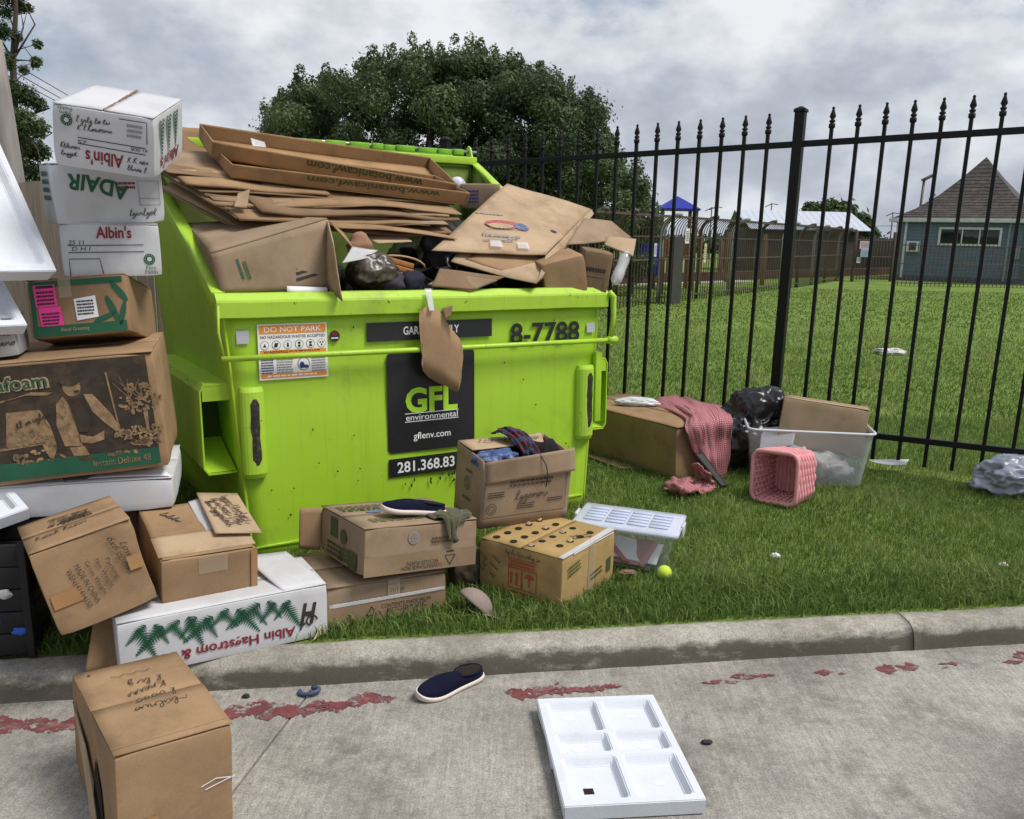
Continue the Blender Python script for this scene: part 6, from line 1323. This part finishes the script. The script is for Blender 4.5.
# ================================================================== BEYOND THE FENCE
# playground fence, pickets bent over at the top
pf0 = Vector((-.4, 15.6, 0)); pts_ = [Vector((2.06,19.24,0)), Vector((9.22,29.72,0)), Vector((13.2,36.6,0))]
pfence = thing('playground_fence', 'long dark picket fence with curved tops round the playground', 'fence', pts_[0])
silver = mat('worn_silver_paint', (.40,.39,.37), rough=.4, spec=.5, var=.3, vscale=3)
def curved(h_, r_=.42):
    path = [(0,0,0),(0,0,.5),(0,0,h_-r_)]+[(0, -r_*.9*(1-math.cos(PI/2*i/6)), h_-r_+r_*math.sin(PI/2*i/6)) for i in range(1,7)]
    return tube_data(path, .012, 4)
cv, cf = curved(2.02); me0 = None
rn = random.Random(4); run = 0
segs = [(Vector((-1.2,14.6,0)), pts_[0]), (pts_[0], pts_[1]), (pts_[1], pts_[2])]
for a, b in segs:
    d = (b-a); ln = d.length; yw = math.atan2(d.y, d.x); s_ = 0
    while s_ < ln:
        p = a+d*(s_/ln)
        if me0 is None:
            o = obj('picket', cv, cf, iron_far, pfence, True); me0 = o.data
        else: o = bpy.data.objects.new('picket', me0); link(o, pfence)
        o.location = p-pts_[0]; o.rotation_euler.z = yw; s_ += .15
    for h_, yy in ((.12,0),(1.0,0),(1.52,0),(1.97,-.36)):
        V, Fc = rbox_data(ln, .03, .035, .004, 1); o = obj('rail', V, Fc, iron_far, pfence); o.location = (a+b)/2-pts_[0]+Vector((-math.sin(yw)*yy, math.cos(yw)*yy, h_)); o.rotation_euler.z = yw
    k = 0
    while k*2.2 < ln:
        V, Fc = tube_data([(0,.06,0),(0,.06,1.55)]+[(0,.06-.48*(1-math.cos(PI/2*i/6)),1.58+.48*math.sin(PI/2*i/6)) for i in range(1,7)], .045, 6); o = obj('post', V, Fc, silver if k % 2 else iron_far, pfence, True); o.location = a+d*(k*2.2/ln)-pts_[0]; o.rotation_euler.z = yw; k += 1
V, Fc = rbox_data(.50, .04, 1.55, .005, 1); o = obj('gate_panel', V, Fc, mat('mesh_panel', (.05,.048,.045), rough=.8), pfence); o.location = onz(674,303.5)-pts_[0]+Vector((0,-.1,0)); o.rotation_euler.z = rad(55)
for (u, v, z0, w_, h_, m, lb) in ((685,236,0,.24,.36,white_label,'white notice board hanging on the playground fence'), (703,253,0,.15,.48,mat('cream_sign',(.62,.55,.34)),'narrow cream notice on the playground fence'), (653,250,0,.12,.30,mat('pale_sign',(.55,.6,.7)),'pale bluish notice at the left of the playground fence')):
    d = ray(u, v); e1 = (pts_[1]-pts_[0]).normalized(); nrm_ = Vector((e1.y, -e1.x, 0)); t_ = (pts_[0]-CAM_C).dot(nrm_)/d.dot(nrm_); p = CAM_C+d*t_+nrm_*.06
    V, Fc = rbox_data(w_, .012, h_, .004, 1); o = obj('notice', V, Fc, m, None); o.location = p-Vector((0,0,h_/2)); o.rotation_euler.z = math.atan2(e1.y, e1.x); tag(o, lb, 'notice')
    fine_print(o, (Vector((0,-.008,h_/2)), Vector((1,0,0)), Vector((0,0,1))), 0, 0, w_*.7, h_*.7, ink_grey, 6, int(u))
# play tower with blue roof
blue_m = mat('blue_play_plastic', (.018,.03,.32), rough=.4, var=.1)
pc = atY(677,205,27.0); t = thing('play_tower', 'wooden play tower with bright blue pyramid roof and blue panels', 'play tower', (pc.x, pc.y, 0))
zr = atY(677,196,27).z; ze = atY(677,209,27).z; hs_ = .60
V = [(-hs_,-hs_,ze),(hs_,-hs_,ze),(hs_,hs_,ze),(-hs_,hs_,ze),(0,0,zr),(-hs_,-hs_,ze-.05),(hs_,-hs_,ze-.05),(hs_,hs_,ze-.05),(-hs_,hs_,ze-.05)]
obj('roof', V, [(0,1,4),(1,2,4),(2,3,4),(3,0,4),(0,5,6,1),(1,6,7,2),(2,7,8,3),(3,8,5,0),(8,7,6,5)], blue_m, t)
wood_pl = mat('play_timber', (.20,.11,.06), rough=.8, var=.2)
for x in (-.5,.5):
    for y in (-.5,.5): boxm('post', x-.05, x+.05, y-.05, y+.05, 0, ze-.02, wood_pl, t)
boxm('platform', -.55,.55,-.55,.55, .95, 1.02, wood_pl, t)
for k in range(9): boxm('baluster', -.44+.105*k, -.39+.105*k, -.52, -.48, 1.02, 1.62, wood_pl, t)
bp = atY(648,262,24.5)
pn_ = thing('climbing_wall', 'blue climbing panel on timber legs in the playground', 'climbing wall', (bp.x, bp.y, 0)); boxm('panel', -.40,.40,-.04,.04,.50,1.35, blue_m, pn_, r=.02)
for x in (-.42,.42): boxm('leg', x-.04, x+.04, -.05, .05, 0, 1.5, wood_pl, pn_)
rn = random.Random(14)
for i in range(7):
    p = onz(rn.uniform(690,790), 283, 0); q = Vector((p.x+rn.uniform(-1,1), 33+rn.uniform(-3,3), 0)); o = rbox('timber_post', .14, .14, rn.uniform(1.4,1.9), wood_pl, None, n=1); o.location = q; tag(o, 'brown timber playground post behind the curved fence', 'post', 'playground posts')
structure(obj('playground_border', [(0,26,.0),(26,52,.0),(26,52,.32),(0,26,.32),(-.3,26.3,.32),(25.7,52.3,.32),(-.3,26.3,0),(25.7,52.3,0)], [(0,1,2,3),(3,2,5,4),(4,5,7,6)], mat('border_timber', (.07,.035,.025), rough=.9)))
structure(obj('path', [(-4,22.5,.004),(9,33.5,.004),(8.2,34.6,.004),(-5,23.6,.004)], [(0,1,2,3)], mat('path_concrete', (.36,.35,.33), rough=.9)))
# shed with pale metal roof
def rot2(p, a): c, s = math.cos(a), math.sin(a); return (p[0]*c-p[1]*s, p[0]*s+p[1]*c)
sh = thing('metal_roof_shed', 'long dark shed with pale corrugated metal roof', 'shed', atY(788,262,46)*1); sh.location.z = 0
sx = (atY(845,240,46).x-atY(730,240,46).x)/2; zt, zb = atY(800,211.5,46).z, atY(800,230.5,46).z
m_roof = mat('pale_metal_roof', (.50,.55,.62), rough=.35, spec=.5, var=.06)
for s in (-1, 1):
    V, Fc = slab_grid(lambda u, v, s=s: ((2*u-1)*(sx+.0)+(.25*(v)), s*2.6*v, zt-(zt-zb)*v), 2, 2, .04); obj('roof_slope', V, Fc, m_roof, sh)
for k in range(18): V, Fc = rbox_data(.03, 2.7, .012, .003, 1); a_ = -math.degrees(math.atan2(zt-zb, 2.6)); obj('roof_rib', [TM((-sx+.2+k*2*sx/18, -1.3, (zt+zb)/2+.02), 0, -a_) @ Vector(v) for v in V], Fc, m_roof, sh)
dk = mat('shed_wall', (.075,.062,.052), rough=.9, var=.2, vscale=2)
boxm('wall', -sx+.1, sx-.1, -2.35, 2.35, 0, zb-.02, dk, sh); prism('gable', [(-2.4, zb-.02), (2.4, zb-.02), (0, zt-.06)], 'x', sx-.16, sx-.02, mat('gable_grey', (.16,.17,.20), rough=.8), sh)
for x in (-3,-1,1,3): boxm('door_panel', x*.7-.35, x*.7+.35, -2.40, -2.352, .05, zb-.5, mat('shed_door', (.11,.09,.075)), sh)
# blue weatherboard house with flared pyramid roof
hx = Vector((.813,-.582,0)); hyv = Vector((.582,.813,0)); HO = Vector((15.43,38.03,0)); S2 = 2.9
hs = thing('blue_house', 'blue weatherboard house with brown flared shingle roof', 'house', HO); hs.rotation_euler.z = math.atan2(hx.y, hx.x)
EZ = 2.50; wallm = mat('blue_siding', (.15,.19,.245), rough=.75, var=.06); trim = mat('white_trim', (.62,.63,.65), rough=.6)
boxm('wall', .25, 2*S2-.25, .25, 2*S2-.25, .2, EZ, wallm, hs); boxm('foundation', .22, 2*S2-.22, .22, 2*S2-.22, 0, .2, mat('found', (.10,.11,.13), rough=.9), hs)
for k in range(17): boxm('siding_board', .235, 2*S2-.235, .232, .252, .21+.134*k, .335+.134*k, wallm, hs, r=.004)
for k in range(17): boxm('siding_board', .232, .252, .256, 2*S2-.26, .21+.134*k, .335+.134*k, wallm, hs, r=.004)
shg = mat('brown_shingles', (.080,.070,.067), rough=.9, var=.25, vscale=3, fine=.3, fscale=9)
rings = [(0, EZ+.02), (.8, EZ+.48), (1.5, EZ+1.05), (2.2, EZ+1.80), (S2, EZ+2.66)]; V, Fc = [], []
for ins, z in rings: V += [(ins-.0, ins, z), (2*S2-ins, ins, z), (2*S2-ins, 2*S2-ins, z), (ins, 2*S2-ins, z)]
for i in range(len(rings)-1):
    for k in range(4): Fc.append((i*4+k, i*4+(k+1) % 4, (i+1)*4+(k+1) % 4, (i+1)*4+k))
V += [(0,0,EZ-.02),(2*S2,0,EZ-.02),(2*S2,2*S2,EZ-.02),(0,2*S2,EZ-.02)]; n0 = len(V)-4; Fc.append((n0+3,n0+2,n0+1,n0)); roof = obj('roof', V, Fc, shg, hs)
rn = random.Random(9)
for i in range(len(rings)-1):      # shingle courses, real steps
    (i0, z0_), (i1, z1_) = rings[i], rings[i+1]
    for c in range(5):
        f = c/5; ins = i0+(i1-i0)*f; z = z0_+(z1_-z0_)*f; V, Fc = rbox_data(2*(S2-ins)-.03, .04, .014, .003, 1); obj('shingle_course', [Vector((v[0]+S2, v[1]+ins+.012, v[2]+z+.004)) for v in V], Fc, shg, roof)
boxm('fascia', -.03, 2*S2+.03, -.04, 0, EZ-.10, EZ+.05, trim, hs); boxm('fascia', -.04, 0, .002, 2*S2, EZ-.10, EZ+.05, trim, hs)
w0, w1 = 2.0, 4.15
wn_ = boxm('window', w0, w1, .20, .245, 1.55, 2.12, mat('window_glass', (.02,.022,.025), rough=.1, spec=.6), hs)
for x0, x1, z0, z1 in ((w0-.09,w1+.09,2.12,2.21),(w0-.09,w1+.09,1.46,1.55),(w0-.09,w0,1.55,2.12),(w1,w1+.09,1.55,2.12),(w0+(w1-w0)*.36,w0+(w1-w0)*.36+.05,1.55,2.12),(w0+(w1-w0)*.66,w0+(w1-w0)*.66+.05,1.55,2.12)): boxm('window_frame', x0, x1, .17, .205, z0, z1, trim, wn_)
ac = boxm('air_conditioner', .75,1.25,.0,.23,1.18,1.62, trim, hs); boxm('grille', .86,1.14,-.012,.0,1.25,1.55, mat('grille_dark', (.06,.06,.06)), ac)
for x in (.24,.58): boxm('corner_board', x, x+.09, .19, .228, .1, EZ-.1, trim, hs)
boxm('downpipe', 4.45,4.53,.16,.228,.1,EZ-.1, mat('pipe_grey', (.25,.28,.32)), hs); boxm('meter_box', 4.7,4.95,.12,.228,1.0,1.5, mat('pipe_grey', (.25,.28,.32)), hs); boxm('door', 5.0,5.6,.20,.245,.2,2.15, mat('door_blue', (.10,.13,.17)), hs)
# low wire fence in front of the house and the gate with notices
hf = thing('yard_fence', 'thin dark yard fence standing before the blue house', 'fence', onz(893,286)); hb_ = Vector((22.6,33.2,0))-hf.location; hb_.z = 0; ln = hb_.length; hf.rotation_euler.z = math.atan2(hb_.y, hb_.x)
V, Fc = rbox_data(.022, .022, 1.55, .003, 1); me1 = None; k = 0
while k*.16 < ln:
    if me1 is None: o = obj('picket', V, Fc, iron_far, hf); me1 = o.data
    else: o = link(bpy.data.objects.new('picket', me1), hf)
    o.location.x = k*.16; k += 1
for h_ in (.1,.8,1.45): boxm('rail', 0, ln, -.018, .018, h_, h_+.035, iron_far, hf)
ga, gb = onz(853,281.5), onz(889,281.5); gt = thing('yard_gate', 'dark iron yard gate left of the blue house', 'gate', ga); gv = gb-ga; gl = gv.length; gt.rotation_euler.z = math.atan2(gv.y, gv.x)
for k in range(13): boxm('picket', k*gl/12-.012, k*gl/12+.012, -.012, .012, .05, 1.75, iron_far, gt)
for h_ in (.12,.95,1.6): boxm('rail', 0, gl, -.02, .02, h_, h_+.04, iron_far, gt)
for x in (-.06, gl+.06): boxm('gate_post', x-.05, x+.05, -.05, .05, 0, 1.95, iron_far, gt)
for i, (u, v, w_, h_, m, lb) in enumerate(((865,245,.52,.30,mat('pink_notice',(.55,.42,.46)),'pinkish notice plate on the yard gate'), (865,253,.44,.30,mat('blue_notice',(.30,.42,.62)),'pale blue notice plate on the yard gate'), (858.5,260,.18,.22,white_label,'small white notice on the yard gate post'))):
    p = atY(u, v, ga.y-.15); V, Fc = rbox_data(w_, .015, h_, .004, 1); o = obj('notice', V, Fc, m, None); o.location = p-Vector((0,0,h_/2)); o.rotation_euler.z = gt.rotation_euler.z; tag(o, lb, 'notice'); fine_print(o, (Vector((0,-.010,h_/2)), Vector((1,0,0)), Vector((0,0,1))), 0, 0, w_*.8, h_*.7, ink_grey, 5, i)
bf = thing('board_fence', 'dark timber board fence far behind the yard gate', 'fence', (atY(842,262,52).x, 52, 0))
for k in range(26): boxm('board', k*.20, k*.20+.19, -.02, .02, 0, 1.75+.03*(k % 3), mat('dark_board', (.05,.043,.04), rough=.95), bf)
# yard lamp and masts
p = atY(914,250,44); t = thing('yard_lamp', 'tall black lamp post behind the blue house roof', 'lamp post', (p.x, 44, 0)); zt_ = atY(916,178,44).z
tube('pole', [(0,0,0),(.1,0,zt_)], .06, iron_far, t, 6); rbox('lamp_head', .55, .35, .12, iron_far, t, r=.03, M=TM((.3,0,zt_-.02),0,0,-28))
p = atY(928,215,46); t = thing('vent_pipe', 'bent dark vent pipe by the house roof', 'pipe', (p.x, 46, 0)); zt_ = atY(929,194,46).z; tube('pipe', [(0,0,0),(0,0,zt_-.2),(.1,0,zt_),(.25,0,zt_-.05)], .05, iron_far, t, 6)
for i, (u, v, lb) in enumerate(((713,206,'thin distant mast left of the twin lamp'),(768,203,'thin distant mast with small arms above the shed'),(709,207,'distant twin-arm street lamp beyond the playground'),(889,212,'slim distant pole between the gate and the house'))):
    Y = 70; p = atY(u, 250, Y); t = thing('mast', lb, 'mast', (p.x, Y, 0)); zt_ = atY(u, v, Y).z; tube('pole', [(0,0,0),(0,0,zt_)], .05, iron_far, t, 5); tube('arm', [(-.5,0,zt_-.3),(0,0,zt_-.05),(.5,0,zt_-.1)], .035, iron_far, t, 5)
wire_m = mat('wire', (.03,.03,.035))
for i, (a, b) in enumerate((((722,222,60),(900,226,60)),)): o = tube('power_line', [atY(*a), (atY(*a)+atY(*b))/2-Vector((0,0,.1)), atY(*b)], .02, wire_m, None, 4); tag(o, 'thin cable running above the shed roof', 'cable')
for i, ((u0, v0), (u1, v1)) in enumerate((((-10,50),(66,94)), ((-10,58),(58,96)), ((-10,66),(56,98)))): o = tube('power_line', [atY(u0, v0, 14), (atY(u0, v0, 14)+atY(u1+60, v1+32, 30))/2-Vector((0,0,.05)), atY(u1+60, v1+32, 30)], .008, wire_m, None, 4); tag(o, ['uppermost','middle','lowest'][i]+' of three power lines at the upper left', 'power line')
# utility pole and board fence at the far left
t = thing('utility_pole', 'leaning grey utility pole at the left edge', 'pole', (atY(-2,200,6.6).x+.05, 6.6, 0)); a, b = atY(10,176,6.6)-t.location, atY(-3,92,6.6)-t.location
tube('pole', [a+(a-b)*2.0, a, b, b+(b-a)*.6], [.10,.095,.09,.085], mat('pole_grey', (.27,.25,.23), rough=.9, var=.2, vscale=4, stretch=(4,4,.5)), t, 12)
fa, fb_ = Vector((-2.55,2.6,0)), Vector((-3.9,7.8,0)); t = thing('board_fence', 'weathered grey board fence behind the carton tower, partly added out of view', 'fence', fa); t.rotation_euler.z = math.atan2((fb_-fa).y, (fb_-fa).x); ln = (fb_-fa).length  # run lengthened out of view to block sky light from the dumpster's left side
for k in range(int(ln/.152)): boxm('board', k*.152, k*.152+.145, -.012, .012, 0, 1.80+.02*math.sin(k*7), wood_grey, t)
for h_ in (.4,1.4): boxm('rail', 0, ln, .013, .05, h_, h_+.09, wood_grey, t)
bd = Vector((-.75,9.6,0))-fb_; bl_ = bd.length; ba = math.atan2(bd.y, bd.x)-t.rotation_euler.z  # added back run, mostly unseen, a dark backdrop behind the gap
for k in range(int(bl_/.152)):
    V, Fc = rbox_data(.145, .024, 1.80+.02*math.sin(k*5), .004, 1); M_ = Matrix.Translation((ln,0,0)) @ Matrix.Rotation(ba, 4, 'Z') @ Matrix.Translation((.08+k*.152, 0, 0)); obj('board', [M_ @ Vector(v) for v in V], Fc, wood_grey, t)

# ================================================================== TREES
def leaf_mat(name, c0, c1):
    m = bpy.data.materials.new(name); m.use_nodes = True; n, l = m.node_tree.nodes, m.node_tree.links; b = n['Principled BSDF']
    a = n.new('ShaderNodeAttribute'); a.attribute_name = 'tint'; r = n.new('ShaderNodeValToRGB'); e = r.color_ramp.elements; e[0].color = (*c0, 1); e[1].color = (*c1, 1); l.new(a.outputs['Fac'], r.inputs[0]); l.new(r.outputs[0], b.inputs['Base Color']); b.inputs['Roughness'].default_value = .55; b.inputs['Specular IOR Level'].default_value = .3
    t = n.new('ShaderNodeBsdfTranslucent'); l.new(r.outputs[0], t.inputs[0]); mx = n.new('ShaderNodeMixShader'); mx.inputs[0].default_value = .35; l.new(b.outputs[0], mx.inputs[1]); l.new(t.outputs[0], mx.inputs[2]); l.new(mx.outputs[0], n['Material Output'].inputs['Surface']); return m
bark = mat('bark', (.075,.06,.05), rough=.95, var=.3, vscale=4, bump=.5, bscale=20, stretch=(3,3,.6))
def leaves(name, clumps, n, size, m, parent, seed, shell=.55):
    g = np.random.default_rng(seed); C_ = np.array([c[0] for c in clumps]); R_ = np.array([c[1] for c in clumps]); wt_ = np.prod(R_, 1)**.66; k = g.choice(len(clumps), n, p=wt_/wt_.sum())
    d = g.normal(size=(n,3)); d /= np.linalg.norm(d, axis=1)[:,None]; r_ = shell+(1-shell)*g.random(n)**.7; r_ *= 1+.22*g.normal(size=n)*(g.random(n) < .35)
    P = C_[k]+d*r_[:,None]*R_[k]
    nr = d+g.normal(0,.6,(n,3))+np.array([0,0,.3]); nr /= np.linalg.norm(nr, axis=1)[:,None]; t = np.cross(nr, g.normal(size=(n,3))); t /= np.linalg.norm(t, axis=1)[:,None]; b = np.cross(nr, t)
    s = size*g.uniform(.6,1.4,n)[:,None]; Q = np.stack([P-t*s, P+b*s*.45, P+t*s, P-b*s*.45], 1)
    me = bpy.data.meshes.new(name); me.vertices.add(4*n); me.vertices.foreach_set('co', Q.ravel()); me.loops.add(4*n); me.loops.foreach_set('vertex_index', np.arange(4*n, dtype=np.int32)); me.polygons.add(n); me.polygons.foreach_set('loop_start', (np.arange(n)*4).astype(np.int32))
    at = me.attributes.new('tint', 'FLOAT', 'POINT'); tv = np.clip(.45+g.normal(0,.22,n)+.25*(np.sin(k*7.1)), 0, 1); at.data.foreach_set('value', np.repeat(tv, 4).astype(np.float32)); me.update(calc_edges=True); me.materials.append(m)
    return link(bpy.data.objects.new(name, me), parent)
def limbs(t, base, tops, r0, seed):
    rn = random.Random(seed)
    for q in tops:
        q = Vector(q); mid = Vector(base).lerp(q, .5)+Vector((rn.uniform(-.3,.3), rn.uniform(-.3,.3), rn.uniform(-.2,.1)))
        tube('limb', [base, mid, q], [r0, r0*.6, r0*.15], bark, t, 7)
oak_leaf = leaf_mat('oak_leaf', (.038,.064,.026), (.14,.185,.075))
# the broad live oak
OY = 25.0
t = thing('oak_tree', 'broad dark live oak crown rising behind the dumpster', 'tree', (atY(430,200,OY).x, OY, 0)); o0 = t.location.copy()
rn = random.Random(77); cl = []
px2m = OY/F_PX*1.02
prof_t = [(272,118),(285,92),(300,78),(318,84),(335,66),(352,74),(372,58),(392,50),(412,44),(432,50),(452,46),(474,44),(490,52),(512,54),(530,68),(548,74),(562,88),(580,92),(596,104),(606,128),(612,146),(622,160),(636,172),(648,192),(656,214)]
def topat(u):
    for (a, b), (c, d) in zip(prof_t, prof_t[1:]):
        if a <= u <= c: return b+(d-b)*(u-a)/(c-a)
    return 230
for u, v in prof_t:                     # edge sprays: small and ragged
    for q in range(3):
        r_ = rn.uniform(9,15); cl.append((atY(u+rn.uniform(-7,7)+(6 if u < 300 else -5 if u > 600 else 0), v+r_*rn.uniform(.8,1.8), OY+rn.uniform(-1.5,1.5))-o0, Vector((r_*px2m*rn.uniform(.9,1.3), r_*px2m*1.2, r_*px2m*rn.uniform(.7,1)))))
for i in range(430):
    u = rn.uniform(276,645); tv = topat(u); v = tv+14+(262-tv)*rn.random()**.95; r_ = rn.uniform(12,25)
    if u > 600: r_ = rn.uniform(8,13)
    cl.append((atY(u, v, OY+rn.uniform(-2.6,2.2))-o0, Vector((r_*px2m, r_*px2m*1.1, r_*px2m*.72))))
for i in range(70):                     # ragged shoots breaking the outline
    u, v = rn.choice(prof_t); u += rn.uniform(-10,10); v = topat(max(273, min(655, u))); r_ = rn.uniform(3.5,7)
    cl.append((atY(u, v-rn.uniform(-4,7), OY+rn.uniform(-1,1))-o0, Vector((r_*px2m*rn.uniform(.6,1.1), r_*px2m, r_*px2m*rn.uniform(.9,1.7)))))
leaves('crown', cl, 330000, .052, oak_leaf, t, 5, .5)
tube('trunk', [(0,0,0),(.1,.05,.9),(.0,.0,1.7)], [.62,.48,.42], bark, t, 12); limbs(t, Vector((0,0,1.5)), [tuple(c[0]*.85) for c in cl[6:66:7]], .26, 3)
# slim young tree at the upper left
YT = 11.0
t = thing('young_tree', 'slim leafy tree with open branches at the upper left', 'tree', (atY(14,200,YT).x, YT, 0)); o0 = t.location.copy(); q2m = YT/F_PX; cl = []; rn = random.Random(5)
for u, v, r_ in [(8,-30,12),(18,-12,10),(5,-5,10),(20,6,8),(6,12,7),(28,8,5),(2,30,9),(16,36,6),(38,44,5),(36,62,6),(24,70,5),(4,60,10),(12,90,12),(26,96,11),(38,104,8),(6,112,14),(22,122,14),(38,128,10),(12,140,15),(30,148,14),(42,152,9),(16,166,14),(34,172,12),(4,176,14),(24,188,12),(44,178,6)]: cl.append((atY(u, v, YT+rn.uniform(-.3,.3))-o0, Vector((r_*q2m, r_*q2m, r_*q2m))))
leaves('crown', cl, 26000, .021, leaf_mat('young_leaf', (.03,.05,.02), (.11,.15,.06)), t, 8, .05)
tr = [(0,0,0)]+[tuple(atY(u, v, YT)-o0) for u, v in ((14,170),(15,120),(13,60),(16,10),(14,-40))]; tube('trunk', tr, [.07,.055,.045,.035,.025,.012], bark, t, 7); limbs(t, Vector(tr[2]), [tuple(c[0]) for c in cl[9:26:2]], .018, 4); limbs(t, Vector(tr[3]), [tuple(c[0]) for c in cl[0:10]], .014, 6)
# round tree behind the shed, further trees, far wood
t = thing('round_tree', 'rounded green tree rising behind the metal-roofed shed', 'tree', (atY(838,240,62).x, 62, 0)); o0 = t.location.copy(); q2m = 62/F_PX; cl = []
for u, v, r_ in [(812,214,11),(830,212,12),(846,214,11),(860,224,11),(870,236,9),(850,235,14),(830,232,14),(812,232,10)]: cl.append((atY(u, v, 62)-o0, Vector((r_*q2m,)*3)))
leaves('crown', cl, 12000, .20, leaf_mat('far_leaf', (.03,.06,.018), (.075,.12,.035)), t, 3, .3); tube('trunk', [(0,0,0),(0,0,2.2)], [.25,.2], bark, t, 8)
wl_ = []
rn = random.Random(31)
for i in range(90): x = -40+i*1.7; wl_.append((Vector((x, 105+rn.uniform(-5,5), rn.uniform(.6,1.3))), Vector((2.2,1.8,rn.uniform(.9,1.7)))))
tag(leaves('far_wood', wl_, 16000, .35, leaf_mat('wood_leaf', (.03,.05,.02), (.06,.09,.035)), None, 6, .4), 'distant low line of trees along the horizon', 'woodland', kind='stuff')

flush_text()
